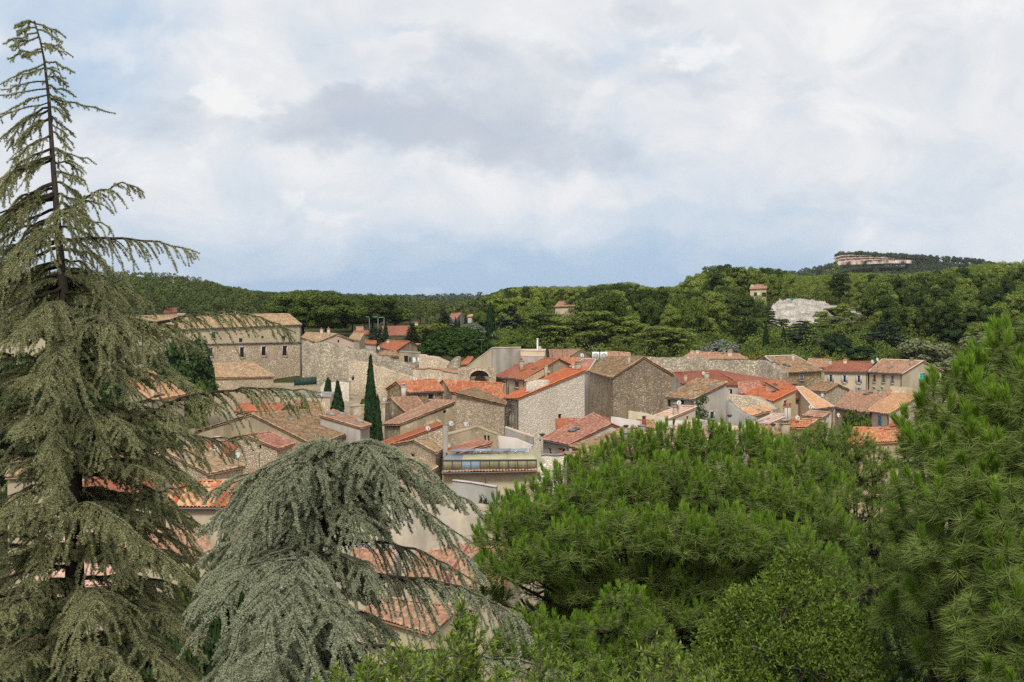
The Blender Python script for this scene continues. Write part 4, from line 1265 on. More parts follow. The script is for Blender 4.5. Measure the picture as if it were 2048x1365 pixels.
block('terrace_house', 'cream and grey terrace block under the cedar bough tip left of the small conifer', 'house', [(548, 792, 205), (660, 796, 200), (668, 786, 214), (556, 782, 218)], PL_CREAM, CONC)
rampart('garden_wall', 'low stone wall climbing to the terrace block', 'wall', [(530, 815, 182), (600, 800, 186), (656, 806, 184)], .6, ST_WARM)
H('house', 'grey-walled house with sloping old roof just below the terrace block', 'house', (560, 838), (652, 834), (640, 806), (588, 802), 172, 176, s=.3, wall=ST_WARM, roof=RF_OLD, tile=T_OLD)
# near left roofs
H('house', 'broad house with wide brown-beige roof left of the tall cypress', 'house', (631, 893), (703, 865), (613, 822), (503, 829), 140, 155, s=.3, wall=PL_TAN, roof=RF_OLD, tile=T_OLD, gutter=True, sky=[(582, 841, 8, .5, 'light')], chims=[(664, 853, 9, 9, PL_WHITE, 'plain')])
H('house', 'long narrow red-tiled roof with skylights and white end wall beside the cypress', 'house', (724, 857), (744, 851), (667, 821), (638, 831), 151, 154, s=.22, back=0, wall=PL_GREY, roof=RF_OLDPINK, sky=[(662, 831, 10, .8, 'light'), (718, 845, 9, .8, 'light'), (684, 829, 9, .8, 'light')])
H('house', 'orange flat-tiled hut roof peeping over the wide brown-beige roof', 'house', (470, 824), (560, 824), (562, 808), (480, 809), 165, 164, back=0, wall=PL_GREY, roof=RF_ORANGE, tile=T_FLAT)
H('house', 'grey wood-gabled outhouse next to the orange hut roof', 'shed', (548, 823), (553, 828), (572, 812), (560, 810), 162, 159, wall=CONC, roof=RF_ORANGE)
H('house', 'rosy-roofed house with stone gable and one small window below the wide roof', 'house', (559, 899), (592, 888), (542, 866), (491, 871), 131, 136, s=.3, wall=ST_WARM, roof=RF_PINK, tile=T_OLD, wins=[('l', 520, 894, 5, 8, 'dark')])
H('house', 'beige-roofed house with large stone gable and dish in front of it', 'house', (418, 949), (492, 934), (402, 890), (330, 904), 117, 123, s=.3, wall=ST_WARM, roof=RF_PALE, tile=T_OLD, chims=[(437, 908, 13, 26, PL_PINK, 'mitre')], sky=[(368, 917, 10, .6, 'light')])
H('house', 'small steep red-tiled lean-to against the stone gable', 'house', (432, 914), (453, 914), (480, 889), (405, 889), 127, 127, s=.34, back=0, wall=ST_DARK, roof=RF_RED, tile=T_OLD)
H('house', 'red roof sliver with red shutters behind the drooping cedar', 'house', (590, 912), (660, 905), (650, 894), (585, 899), 128, 130, back=0, wall=PL_CREAM, roof=RF_ORANGE, wins=[('f', 615, 918, 6, 8, 'shut:brown')])
H('house', 'house with striped orange-and-cream canal tile roof and cream wall', 'house', (326, 1016), (448, 1016), (484, 963), (352, 965), 96, 96, s=.34, back=.8, wall=PL_CREAM, roof=RF_MIX, tile=(.26, 2.2, .1), gutter=True)
H('house', 'concrete house with orange cap roof right of the striped roof', 'house', (499, 958), (546, 959), (542, 943), (506, 942), 104, 104, s=.3, back=.8, wall=CONC, roof=RF_ORANGE, wins=[('f', 536, 975, 9, 14, 'wood')])
block('concrete_block', 'lower concrete block beside the orange cap roof', 'building', [(546, 965, 103), (590, 968, 103), (592, 963, 108), (548, 960, 108)], CONC, CONC)
H('house', 'pinkish roof behind the right edge of the cedar trunk', 'house', (232, 931), (322, 922), (312, 905), (236, 905), 121, 124, back=.7, wall=ST_WARM, roof=RF_OLDPINK, tile=T_OLD)
H('house', 'rosy roof with white dish seen through the dark cedar twigs', 'house', (10, 957), (230, 945), (226, 915), (26, 918), 114, 117, back=.7, wall=PL_CREAM, roof=RF_OLDPINK, tile=T_OLD)
H('house', 'orange tile roof just right of the cedar trunk', 'house', (150, 1002), (302, 986), (332, 953), (172, 960), 98, 99, back=.7, wall=PL_CREAM, roof=RF_RED, tile=T_OLD, gutter=True, wins=[('f', 235, 1012, 14, 20, 'wood')])
H('house', 'old stone house high behind the cedar trunk', 'house', (40, 880), (140, 876), (135, 855), (48, 857), 150, 151, wall=ST_WARM, roof=RF_OLD, wins=[('f', 92, 890, 6, 12, 'dark')])
H('house', 'pale pink roof low behind the lowest cedar branches', 'house', (52, 1180), (236, 1168), (244, 1080), (72, 1084), 84, 86, s=.32, back=.8, wall=PL_CREAM, roof=RF_PALEPINK, tile=T_OLD)
H('house', 'rosy roof between the cedar trunk and the drooping cedar', 'house', (244, 1126), (424, 1112), (410, 1058), (262, 1062), 88, 90, s=.32, back=.8, wall=PL_CREAM, roof=RF_OLDPINK, tile=T_OLD)
H('house', 'cream-walled house deep under the cedar at lower left', 'house', (20, 1252), (140, 1246), (150, 1205), (30, 1208), 78, 79, wall=PL_CREAM, roof=RF_OLDPINK)
# lowest roofs in the gap between cedar and pine
H('house', 'house with terracotta canal roof left of the maroon flashing', 'house', (812, 1158), (881, 1170), (938, 1087), (833, 1111), 90, 89, s=.34, back=.8, wall=PL_CREAM, roof=RF_OLDPINK, tile=(.21, .34, .08))
H('house', 'house with salmon tile roof and open roof window beside the maroon flashing', 'house', (886, 1172), (1010, 1180), (1030, 1088), (940, 1089), 88.6, 87, s=.34, back=.8, wall=PL_CREAM, roof=RF_OLDPINK, tile=(.2, .3, .06), rake=MAROON, sky=[(955, 1124, 24, 1.1, 'dark')])
H('house', 'lowest house with worn terracotta roof and cream wall under the cedar bough', 'house', (724, 1231), (862, 1270), (918, 1216), (752, 1196), 80, 77, s=.34, back=.8, wall=PL_YELLOW, roof=RF_OLDPINK, tile=T_OLD)
H('house', 'orange-brown roof with grey metal sheet inside the drooping cedar', 'house', (690, 1140), (784, 1152), (798, 1098), (700, 1094), 88, 88, s=.34, back=.8, wall=PL_CREAM, roof=RF_OLDPINK, tile=T_OLD, rake=METALG)
H('house', 'cream house hidden deep behind the drooping cedar', 'house', (560, 1270), (700, 1262), (690, 1200), (570, 1205), 79, 80, s=.34, back=.8, wall=PL_CREAM, roof=RF_OLDPINK, tile=T_OLD)

# far houses among the trees
H('white_house', 'white cubic house with red roof on the left wooded hill', 'house', (327, 627), (354, 625), (352, 617), (331, 618.5), 400, 405, s=.3, wall=PL_WHITE, roof=RF_MAROON, wins=[('f', 334, 631, 2, 3, 'dark'), ('f', 345, 631, 2, 3, 'dark')])
block('white_house', 'low white extension right of the white cubic house', 'house', [(354, 629, 402), (371, 629, 402), (371, 628, 410), (354, 628, 410)], PL_WHITE, PL_WHITE)
H('villa', 'pink-roofed white villa among conifers behind the round pine', 'house', (899, 637), (910, 641), (922, 627), (903, 628), 372, 362, s=.4, wall=PL_WHITE, roof=RF_PINK)
H('villa', 'small peach-roofed villa wing right of the pink-roofed one', 'house', (934, 634), (946, 634), (945, 630), (938, 631), 366, 366, wall=PL_WHITE, roof=RF_PEACH)
H('villa', 'beige villa with brown roof sunk in the pines at mid skyline', 'house', (1109, 615), (1150, 613), (1146, 602), (1118, 604), 372, 372, wall=PL_CREAM, roof=RF_OLDPINK, hipL=True, hipR=True)
H('hill_house', 'tan hill house with rounded window and brown roof on the pine ridge', 'house', (1499, 579), (1534, 578), (1532, 570), (1503, 570), 396, 396, wall=PL_YELLOW, roof=RF_OLDPINK, wins=[('f', 1511, 589, 6, 7, 'shut:green'), ('f', 1528, 590, 9, 9, 'dark')], chims=[(1504, 574, 5, 4, PL_WHITE, 'plain')])
def ridge_house():
    H('hill_house', 'cream house top peeping out between skyline pines', 'house', (1540, 555), (1562, 555), (1560, 551), (1542, 551), 420, 420, wall=PL_CREAM, roof=RF_PEACH)
ridge_house()

# ------------------------------------------------------------------ small things on the roofs
for a in [(429.5, 897, 7, 910, 119.5, 'large cream satellite dish beside the beige roof chimney', .7), (475.5, 911, 8, 928, 121.5, 'white dish in front of the large stone gable', -.5),
          (642, 791, 5, 806, 170, 'grey dish left of the small dark conifer', -.6), (769, 800, 4.5, 812, 176, 'dish beside the tall cypress tip', .5),
          (855.5, 857, 6, 872, 149, 'dish standing on the thin orange roof line', .4), (902, 847.5, 6.5, 858, 150, 'dish right of the concrete stack on the tan wall', .5), (932, 849, 6.5, 858, 150, 'dish against the warm stone house wall', .6),
          (757, 697, 4, 706, 256, 'dish beside the orange roof near the round pine', .5), (806, 712, 3.5, 722, 244, 'dish on the terrace building wall', .5),
          (1164, 711, 5, 718, 226, 'dish in front of the cream upper gable', .3), (1147, 736, 4, 742, 203, 'dish left of the squat mitred chimney', .5), (1241, 732.5, 5, 740, 184, 'dish lying on the worn beige roof', .8),
          (1358, 806, 5.5, 818, 153, 'dish over the small salmon roof chimney', -.2), (1407, 747, 3.5, 754, 196, 'dish on the red hipped roof', .3), (1645, 791, 4, 800, 185, 'dish below the eave of the squat stone house', .4),
          (1622, 814, 4.5, 822, 164, 'dish by the peach-yellow lean-to roof', -.4), (1677, 831, 5, 842, 158, 'dish left of the small green tree', .5), (1745, 724, 5, 734, 222, 'round dish at the meeting of the street roofs', .5),
          (1755, 720, 5, 734, 221, 'second dish right of the street roofs joint', .6), (1595, 836, 5, 846, 148, 'dish half sunk in the jumbled rose roof', .2), (1061, 894, 3.5, 904, 137, 'dish at the end of the whitewashed yard wall', .8),
          (1080, 696, 3.5, 703, 216, 'small dish beside the white pole', .5), (133, 920, 5, 934, 115, 'dish seen through the cedar twigs', .4), (830, 758, 3, 763, 186, 'dish peeking over the patched roof ridge', .2)]:
    dish(*a)
for a in [(963, 678, 702, 232, 12, 'thin aerial by the round pine right side', 'yagi', .1), (1134, 686, 716, 232, 24, 'long crossbar aerial over the upper pink roof', 'yagi', .15), (1196, 696, 712, 226, 30, 'wide v-shaped aerial over the air-conditioning unit', 'wide', .1),
          (1278, 703, 716, 230, 21, 'flat aerial left of the long rampart', 'yagi', .1), (1105, 706, 750, 200, 4, 'bare rod aerial in front of the orange roofs', 'yagi', .8), (1125, 694, 716, 233, 4, 'short rod aerial on the upper pink roof', 'yagi', .4),
          (1516, 777, 800, 176, 4, 'rod aerial standing on the brightest orange roof', 'yagi', .5), (1007, 770, 790, 186, 5, 'rod aerial on the half-orange striped roof', 'yagi', .4), (1575, 812, 838, 145, 12, 'aerial on the white chimney under the yellow gable', 'yagi', .3),
          (1744, 706, 722, 224, 4, 'mast aerial behind the street roofs', 'yagi', .3), (1590, 700, 716, 214, 4, 'thin aerial on the white chimney', 'yagi', .2), (519, 905, 930, 127, 4, 'rod on the rosy roof gable', 'yagi', .3), (350, 913, 945, 117, 4, 'rod before the large stone gable', 'yagi', .3)]:
    antenna(*a)

def pole():
    a, b = at(1075, 702, 218), at(1075, 678, 218)
    mb = MB(); mb.tube([a - UP * .5, (a + b) / 2, b], .12, 8)
    mb.box(b, (.16, 0, 0), (0, .16, 0), (0, 0, .05))
    solo('vent_pole', mb, WHITEP, a, 'white round flue pole on the flat beige block', 'flue')
pole()
def acunit():
    c = at(1199, 712, 225)
    t = thing('air_conditioner', 'white double air-conditioning unit under the v-shaped aerial', 'air conditioner', c - UP * .6)
    for dx, nm in ((-.55, 'cabinet'), (.6, 'fan_cabinet')):
        mb = MB(); mb.box(c + np.array([dx, 0, 0]), (.5, 0, 0), (0, .35, 0), (0, 0, .55)); o = part(nm, mb, WHITEP, t)
        mb = MB()
        th = np.linspace(0, 2 * np.pi, 17)
        mb.tube([c + np.array([dx + .33 * math.cos(a), -.37, .33 * math.sin(a)]) for a in th], .03, 4, cap=False)
        for k in np.linspace(-.25, .25, 5): mb.box(c + np.array([dx, -.365, k]), (.3, 0, 0), (0, .01, 0), (0, 0, .02))
        part('grille', mb, METALG, o)
    mb = MB(); mb.box(c - UP * .62, (1.2, 0, 0), (0, .4, 0), (0, 0, .06)); part('base', mb, CONC, t)
acunit()
def laundry():
    t = thing('washing_line', 'washing line with white and dark clothes on the drying terrace', 'laundry', at(830, 727, 240))
    a, b = at(818, 715, 240), at(840, 715, 240)
    mb = MB(); mb.tube([a - UP * 1.2, a], .03, 5); mb.tube([b - UP * 1.2, b], .03, 5); mb.tube([a, (a + b) / 2 - UP * .05, b], .012, 4)
    part('line', mb, ZINC, t)
    rng = np.random.default_rng(5)
    for k, (s_, m_, hh) in enumerate([(.08, GREENP, .7), (.25, SLATEB, .6), (.42, WHITEP, .8), (.55, WHITEP, .65), (.7, SLATEB, .5), (.86, WHITEP, .6)]):
        c = a + (b - a) * s_
        mb = MB()
        xs = np.linspace(-.16, .16, 5); V = []
        for z in (0, -hh * .5, -hh): V += [c + np.array([x, .05 * math.sin(x * 18 + z * 3), z]) for x in xs]
        V2 = [p + np.array([0, .03, 0]) for p in V]
        Fc = [[r_ * 5 + i, r_ * 5 + i + 1, (r_ + 1) * 5 + i + 1, (r_ + 1) * 5 + i] for r_ in range(2) for i in range(4)]
        mb.add(V + V2, Fc + [[x + 15 for x in f_[::-1]] for f_ in Fc] + [[0, 15, 19, 4]][:0])
        part('garment', mb, m_, t)
laundry()
def clay_chimney():
    b = at(1288, 861, 143); tz = at(1288, 839, 143)
    t = thing('clay_chimney', 'banded orange clay chimney pot with black cowl', 'chimney', b)
    r_ = 4.3 * 143 / F
    mb = MB(); mb.tube([b - UP * .2, b + UP * .25, b + UP * .28, (b + tz) / 2, (b + tz) / 2 + UP * .02, tz], [r_, r_, r_ * .9, r_ * .9, r_, r_], 10); part('pot', mb, REDCLAY, t)
    mb = MB(); mb.tube([tz, tz + UP * .22], [r_ * .8, r_ * .8], 8); mb.tube([tz + UP * .25, tz + UP * .3], [r_ * 1.2, r_ * 1.2], 8); part('cowl', mb, WOODDK, t)
clay_chimney()
def pale_chimney():
    b = at(1575, 838, 148); tz = at(1575, 815, 148); w_ = 6 * 148 / F
    t = thing('chimney', 'pale square chimney with tray cap standing below the yellow gable', 'chimney', b)
    mb = MB(); mb.box((b + tz) / 2 - UP * .4, (w_, 0, 0), (0, w_ * .7, 0), UP * ((tz - b)[2] / 2 + .4)); part('shaft', mb, PL_WHITE, t)
    mb = MB(); mb.box(tz + UP * .06, (w_ * 1.15, 0, 0), (0, w_ * .85, 0), UP * .05)
    for sx in (-.8, .8): mb.box(tz + UP * .22 + np.array([w_ * sx, 0, 0]), (w_ * .14, 0, 0), (0, w_ * .6, 0), UP * .11)
    mb.box(tz + UP * .36, (w_ * 1.25, 0, 0), (0, w_ * .9, 0), UP * .04)
    part('cap', mb, REDCLAY, t)
pale_chimney()
def flues():
    for (px, top, foot, Y, lab) in [(1084, 872, 902, 141, 'grey pipe flue with dark cowl at the rose-pink roof corner'), (1252, 855, 874, 139, 'metal flue above the concrete vent box'), (1121, 899, 908, 138, 'short orange clay flue by the white front wall'),
                                   (1546, 852, 862, 137, 'black vent pipe on the brown mossy roof'), (1459, 834, 860, 150, 'cowled flue in front of the grey curved wall')]:
        a, b = at(px, foot, Y), at(px, top, Y)
        t = thing('flue_pipe', lab, 'flue', a, 'small flues on the roofs')
        mb = MB(); mb.tube([a - UP * .3, (a + b) / 2, b], .11, 8); part('pipe', mb, REDCLAY if 'orange' in lab else PL_GREY, t)
        mb = MB(); mb.tube([b, b + UP * .05, b + UP * .18, b + UP * .22], [.12, .24, .24, .1], 8); part('cowl', mb, WOODDK, t)
flues()
def lamps():
    for i, (px, top, foot, lab) in enumerate([(738.5, 636, 665, 'nearest grey street lamp left of the blue conifer'), (756, 636, 655, 'middle street lamp of the three behind the blue conifer'), (768, 637, 660, 'right-hand street lamp of the three by the long low house')]):
        Y = 322 + 8 * i
        b = at(px, top, Y); gzv = gz(b[0], b[1]); a = np.array([b[0], b[1], gzv])
        t = thing('street_lamp', lab, 'street lamp', a, 'street lamps beyond the rampart')
        mb = MB(); mb.tube([a, (a + b) / 2, b, b + np.array([-.3, 0, .15])], [.13, .11, .08, .06], 6); part('post', mb, METALG, t)
        mb = MB(); mb.box(b + np.array([-.6, 0, .17]), (.5, 0, 0), (0, .16, 0), (0, 0, .09)); part('lamp_head', mb, plain('lamp_head_green', srgb(90, 150, 110), .4), t)
lamps()
def wall_lamp():
    c = at(706, 757, 233.5)
    t = thing('wall_lantern', 'small black wall lantern on the outer rampart', 'lantern', c)
    mb = MB(); mb.tube([c + np.array([0, 1.2, .3]), c + np.array([0, .4, .45]), c + UP * .35], .03, 4); part('bracket', mb, WOODDK, t)
    mb = MB(); mb.tube([c - UP * .3, c - UP * .25, c + UP * .2, c + UP * .35], [.1, .18, .26, .06], 6); part('lamp_case', mb, DARKGLASS, t)
wall_lamp()
def screens():
    # green hedge-screen at the foot of the convent wall, green net on the hill
    a, b = at(589, 763, 229), at(633, 760, 229)
    mb = MB(); m_ = (a + b) / 2; u = (b - a) / 2
    mb.box(m_ - UP * .1, u, np.array([0, .1, 0]), UP * .55)
    for k in np.linspace(-1, 1, 6): mb.tube([m_ + u * k + np.array([0, -.12, -.8]), m_ + u * k + np.array([0, -.12, .5])], .04, 4)
    solo('privacy_screen', mb, GREENP, m_ - UP * .7, 'dark green mesh screen at the foot of the rampart', 'screen')
    P = [at(1571, 598, 372), at(1590, 597.5, 374), at(1608, 599, 376), at(1616, 600, 377)]
    mb = MB()
    for p, q in zip(P[:-1], P[1:]):
        mb.box((p + q) / 2 - UP * .3, (q - p) / 2, np.array([0, .04, 0]), UP * .38)
    for p in P: mb.tube([p - UP * 1.3, p + UP * .1], .05, 4)
    solo('net_fence', mb, plain('green_net', srgb(46, 120, 92), .7), P[0] - UP * 1.2, 'green net fence on top of the white rock outcrop', 'fence')
screens()
# ------------------------------------------------------------------ foliage materials
def foliage(name, dark, light, obvar=.25, transl=.22, rough=.75, patch=2.0):
    """dark/light are the leaf colours themselves; each leaf, clump and tree keeps its own tint"""
    t = NT(name, rough, .12)
    at_ = t.new('Attribute', attribute_name='tone', attribute_type='GEOMETRY')
    oi = t.new('ObjectInfo')
    n = t.noise(t.coord(), patch, 2, .5)
    f = t.math('ADD', t.math('MULTIPLY', at_.outputs['Fac'], .55), t.math('MULTIPLY', n, .5))
    f = t.math('ADD', f, t.math('MULTIPLY', t.math('SUBTRACT', oi.outputs['Random'], .5), obvar), clamp=True)
    c = t.ramp(f, [(.2, dark), (.85, light)])
    t.L.new(c, t.b.inputs['Base Color'])
    tr = t.new('BsdfTranslucent')
    t.L.new(c, tr.inputs['Color'])
    mx = t.new('MixShader')
    mx.inputs[0].default_value = transl
    t.L.new(t.b.outputs[0], mx.inputs[1])
    t.L.new(tr.outputs[0], mx.inputs[2])
    t.L.new(mx.outputs[0], t.N['Material Output'].inputs['Surface'])
    return t.m
BARK = plain('pine_bark', (.05, .040, .032, 1), .95, .05, 0, .4)
BARKG = plain('grey_bark', (.12, .1, .08, 1), .95, .05, 0, .3)
F_PINE = foliage('aleppo_pine_needles', (0.039, 0.064, 0.014, 1), (0.207, 0.259, 0.051, 1), 1.0)
F_BROAD = foliage('broad_leaves', (0.048, 0.076, 0.015, 1), (0.172, 0.224, 0.041, 1), .6)
F_DARK = foliage('dark_evergreen_leaves', (.016, .036, .012, 1), (.055, .095, .028, 1), .3)
F_CYP = foliage('cypress_scales', (0.012, 0.033, 0.012, 1), (0.034, 0.072, 0.021, 1), .2)
F_BLUE = foliage('bluish_needles', (0.031, 0.057, 0.039, 1), (0.091, 0.130, 0.088, 1), .3)
F_SILV = foliage('silver_leaves', (0.117, 0.143, 0.098, 1), (0.280, 0.305, 0.227, 1), .2)
F_OLIVE = foliage('olive_green_leaves', (0.092, 0.110, 0.046, 1), (0.241, 0.259, 0.121, 1), .3)
F_YELL = foliage('yellow_green_leaves', (0.091, 0.111, 0.016, 1), (0.221, 0.221, 0.039, 1), .3)

def rand_unit(rng, n):
    v = rng.normal(size=(n, 3))
    return v / (np.linalg.norm(v, axis=1)[:, None] + 1e-9)

def leaf_quads(mb, P, N, size, rng, mi=0, tone=None, aspect=.65):
    """rhombic leaf clumps at P facing N"""
    n = len(P)
    A = np.cross(N, rand_unit(rng, n)); A /= np.linalg.norm(A, axis=1)[:, None] + 1e-9
    B = np.cross(N, A)
    s = size * rng.uniform(.6, 1.3, n)[:, None] if np.isscalar(size) else size[:, None]
    bend = N * s * .22
    V = np.stack([P - A * s, P - B * s * aspect + bend, P + A * s, P + B * s * aspect + bend], 1).reshape(-1, 3)
    mb.add(V, np.arange(4 * n).reshape(n, 4), mi, None, tone if tone is not None else rng.uniform(0, 1, n))

def needle_tris(mb, P, D, L, W, rng, mi=0, tone=None):
    n = len(P)
    S = np.cross(D, rand_unit(rng, n)); S /= np.linalg.norm(S, axis=1)[:, None] + 1e-9
    S = S * (np.asarray(W) / 2)[..., None] if not np.isscalar(W) else S * W / 2
    E = P + D * (np.asarray(L)[:, None] if not np.isscalar(L) else L)
    V = np.stack([P - S, P + S, E], 1).reshape(-1, 3)
    mb.add(V, np.arange(3 * n).reshape(n, 3), mi, None, tone if tone is not None else rng.uniform(0, 1, n))

def lobes_leaves(mb, lobes, dens, size, rng, mi=0, up=.35, inner=.55, jit=.55, low=-.45):
    for c, r in lobes:
        c = np.asarray(c); r = np.broadcast_to(np.asarray(r, float), (3,))
        area = 4 * np.pi * ((r[0] * r[1]) ** 1.6 / 3 + (r[0] * r[2]) ** 1.6 / 3 + (r[1] * r[2]) ** 1.6 / 3) ** (1 / 1.6)
        n = max(8, int(area * dens))
        u = rand_unit(rng, int(n * 1.5))
        u = u[u[:, 2] > low][:n]
        rad = rng.uniform(inner, 1.05, len(u)) ** .6
        rad *= 1 + .18 * np.sin(u[:, 0] * 7 + c[0] * 3) * np.sin(u[:, 1] * 6 + c[1] * 5)
        P = c + u * r * rad[:, None]
        N = u + rng.normal(0, jit, u.shape) + np.array([0, 0, up])
        N /= np.linalg.norm(N, axis=1)[:, None]
        base = rng.uniform(0, .45)
        leaf_quads(mb, P, N, size, rng, mi, np.clip(base + rng.uniform(0, .55, len(P)), 0, 1))

def trunk_tube(mb, pts, r0, r1, mi=1, n=6):
    pts = np.asarray(pts, float)
    mb.tube(pts, np.linspace(r0, r1, len(pts)), n, mi)

def proto_pine(seed, h=9.0, spread=3.4, deep=.5, dens=19, size=.2, nl=24):
    """aleppo pine: crooked trunk, crown of flattened clumps from low down to the top"""
    rng = np.random.default_rng(seed)
    mb = MB()
    lean = rng.normal(0, .05, 2)
    top = np.array([lean[0] * h, lean[1] * h, h * .88])
    tp = [np.array([0, 0, -.8]), np.array([lean[0] * h * .2, lean[1] * h * .5, h * .3]), np.array([lean[0] * h * .7, lean[1] * h * .8, h * .6]), top]
    trunk_tube(mb, tp, .22, .06)
    lobes = []
    for k in range(nl):
        a = k * 2.39996 + rng.uniform(-.5, .5)
        f = (k + .5) / nl                      # 0 at the base of the crown, 1 at its top
        zc = h * (1 - deep + deep * f) - .5
        wr = spread * math.sqrt(max(.05, 1 - (1.55 * (f - .36)) ** 2 if f > .36 else 1 - (1.2 * (f - .36)) ** 2))
        rr = wr * (rng.uniform(.55, 1.0) if k % 4 else rng.uniform(0, .4))
        i_ = min(3, int(f * 3) + 1)
        c = np.array([top[0] * (.4 + .6 * f) + rr * math.cos(a), top[1] * (.4 + .6 * f) + rr * math.sin(a), zc + rng.normal(0, .25)])
        r = rng.uniform(.8, 1.3) * spread / 3.1
        lobes.append((c, (r * 1.08, r * 1.08, r * .62)))
        if k % 2 == 0:
            s_ = np.array([top[0] * f, top[1] * f, zc - h * .12])
            trunk_tube(mb, [s_, (s_ + c) / 2 - UP * .15, c], .07, .03, 1, 4)
    lobes_leaves(mb, lobes, dens, size, rng, 0, up=.5)
    return mb

def proto_round(seed, h=8.0, w=3.5, dens=24, size=.19, nl=26, squash=.9, low=.2):
    rng = np.random.default_rng(seed)
    mb = MB()
    trunk_tube(mb, [(0, 0, -.8), (rng.normal(0, .1), 0, h * .3), (0, rng.normal(0, .1), h * .6)], .28, .12)
    cz = h * (1 + low) / 2; hz = h * (1 - low) / 2
    lobes = [((0, 0, cz), (w * .62, w * .62, hz * .7))]
    u = rand_unit(rng, nl)
    for v in u:
        k = rng.uniform(.6, .9)
        c = np.array([v[0] * w * k, v[1] * w * k, cz + v[2] * hz * k * squash])
        r = rng.uniform(.22, .38) * w
        lobes.append((c, (r, r, r * .85)))
        trunk_tube(mb, [(0, 0, h * .35), (c + np.array([0, 0, h * .3])) / 2, c], .08, .03, 1, 4)
    lobes_leaves(mb, lobes, dens, size, rng, 0)
    return mb

def proto_dome(seed, h=10.5, w=6.0, size=.22):
    """stone pine seen from afar: one smooth dense dome made of many small clumps"""
    rng = np.random.default_rng(seed)
    mb = MB()
    trunk_tube(mb, [(0, 0, -.8), (.2, 0, h * .3), (0, .1, h * .6)], .4, .25)
    lobes = []
    for k in range(150):
        a = k * 2.39996; q = math.sqrt((k + .5) / 150)
        z = h - .6 - (h * .42) * q ** 2.3
        c = np.array([w * .95 * q * math.cos(a), w * .95 * q * math.sin(a), z]) + rng.normal(0, .12, 3)
        r = rng.uniform(.55, .85)
        lobes.append((c, (r, r, r * .8)))
    for k in range(16):
        a = k * .39; c = np.array([w * .75 * math.cos(a), w * .75 * math.sin(a), h * .5])
        trunk_tube(mb, [(0, 0, h * .4), c * [.5, .5, 1], c], .12, .04, 1, 4)
        lobes.append((c + np.array([0, 0, rng.uniform(-.4, .3)]), (1.0, 1.0, .8)))
    lobes_leaves(mb, lobes, 16, size, rng, 0, up=.5)
    return mb

def proto_cypress(seed, h=8.0, w=.9, size=.17, dens=4200, tip=.12, n=None):
    rng = np.random.default_rng(seed)
    mb = MB()
    trunk_tube(mb, [(0, 0, -.5), (0, 0, h * .5), (0, 0, h * .95)], .14, .03)
    n = n or int(dens * h / 8 * (w / .9))
    z = rng.uniform(.02, 1, n) ** 1.1
    prof = np.interp(z, [0, .08, .25, .5, .75, .92, 1], [.55, .85, 1.0, .86, .52, .2, tip * .3])
    a = rng.uniform(0, 2 * np.pi, n)
    bump = 1 + .14 * np.sin(a * 3 + z * 17 + seed) + .1 * np.sin(a * 5 - z * 31)
    rr = w * prof * bump * rng.uniform(.82, 1.03, n)
    P = np.stack([rr * np.cos(a), rr * np.sin(a), z * h], -1)
    N = np.stack([np.cos(a), np.sin(a), np.full(n, .25)], -1) + rng.normal(0, .45, (n, 3))
    N /= np.linalg.norm(N, axis=1)[:, None]
    leaf_quads(mb, P, N, size, rng, 0, None, .5)
    return mb

def proto_conifer(seed, h=8.0, w=2.8, tiers=13, size=.2, dens=26, droop=.25):
    rng = np.random.default_rng(seed)
    mb = MB()
    trunk_tube(mb, [(0, 0, -.6), (0, 0, h * .5), (0, 0, h)], .2, .03)
    for k in range(tiers):
        f = (k + .5) / tiers
        z = h * (.12 + .86 * f); L = w * (1 - f) ** .8 * rng.uniform(.85, 1.1) + .2
        nb = 7 if f < .7 else 5
        for b in range(nb):
            a = 2 * np.pi * (b + rng.uniform(-.3, .3)) / nb + k * .7
            l = L * rng.uniform(.75, 1.1)
            d = np.array([math.cos(a), math.sin(a), 0])
            n = max(10, int(dens * l * 1.6))
            s = rng.uniform(.1, 1, n) ** .8
            wd = l * .22 * (1.15 - s)
            lat = np.array([-d[1], d[0], 0])
            P = np.array([0, 0, z]) + d * (s * l)[:, None] + lat * (rng.uniform(-1, 1, n) * wd * 1.6)[:, None]
            P[:, 2] += .12 * l - droop * l * s ** 2 + rng.normal(0, .07, n)
            N = np.tile([0, 0, 1.0], (n, 1)) + rng.normal(0, .5, (n, 3)); N /= np.linalg.norm(N, axis=1)[:, None]
            leaf_quads(mb, P, N, size, rng, 0, None, .5)
            trunk_tube(mb, [(0, 0, z), np.array([0, 0, z + .05 * l]) + d * l * .5, np.array([0, 0, z + (.12 - droop) * l]) + d * l], .05, .015, 1, 4)
    return mb

PROTO = {}
def proto(key, mb, mats, h):
    PROTO[key] = (mb.mesh(key + '_tree', mats), h)
for i in range(7): proto('pine%d' % i, proto_pine(20 + i, 9.0, [3.2, 2.9, 3.4, 3.0, 2.6, 3.3, 3.3][i], [.66, .75, .68, .72, .85, .8, .74][i]), [F_PINE, BARK], 9.0)
for i in range(4): proto('round%d' % i, proto_round(40 + i, 8.0, [3.4, 3.0, 3.8, 2.8][i]), [F_BROAD, BARKG], 8.0)
for i in range(2): proto('plane%d' % i, proto_round(50 + i, 16.0, 6.3, 26, .22, 60, .9, .1), [F_BROAD, BARKG], 16.0)
proto('oak', proto_round(60, 9.5, 4.6, 14, .26, 40, .85, .02), [F_DARK, BARKG], 9.5)
proto('olive0', proto_round(61, 6.0, 3.0, 11, .24, 26, .9, .05), [F_OLIVE, BARKG], 6.0)
proto('olive1', proto_round(62, 7.0, 3.6, 10, .26, 30, .9, .05), [F_OLIVE, BARKG], 7.0)
proto('silver', proto_round(63, 6.0, 3.2, 13, .22, 30, .9, .05), [F_SILV, BARKG], 6.0)
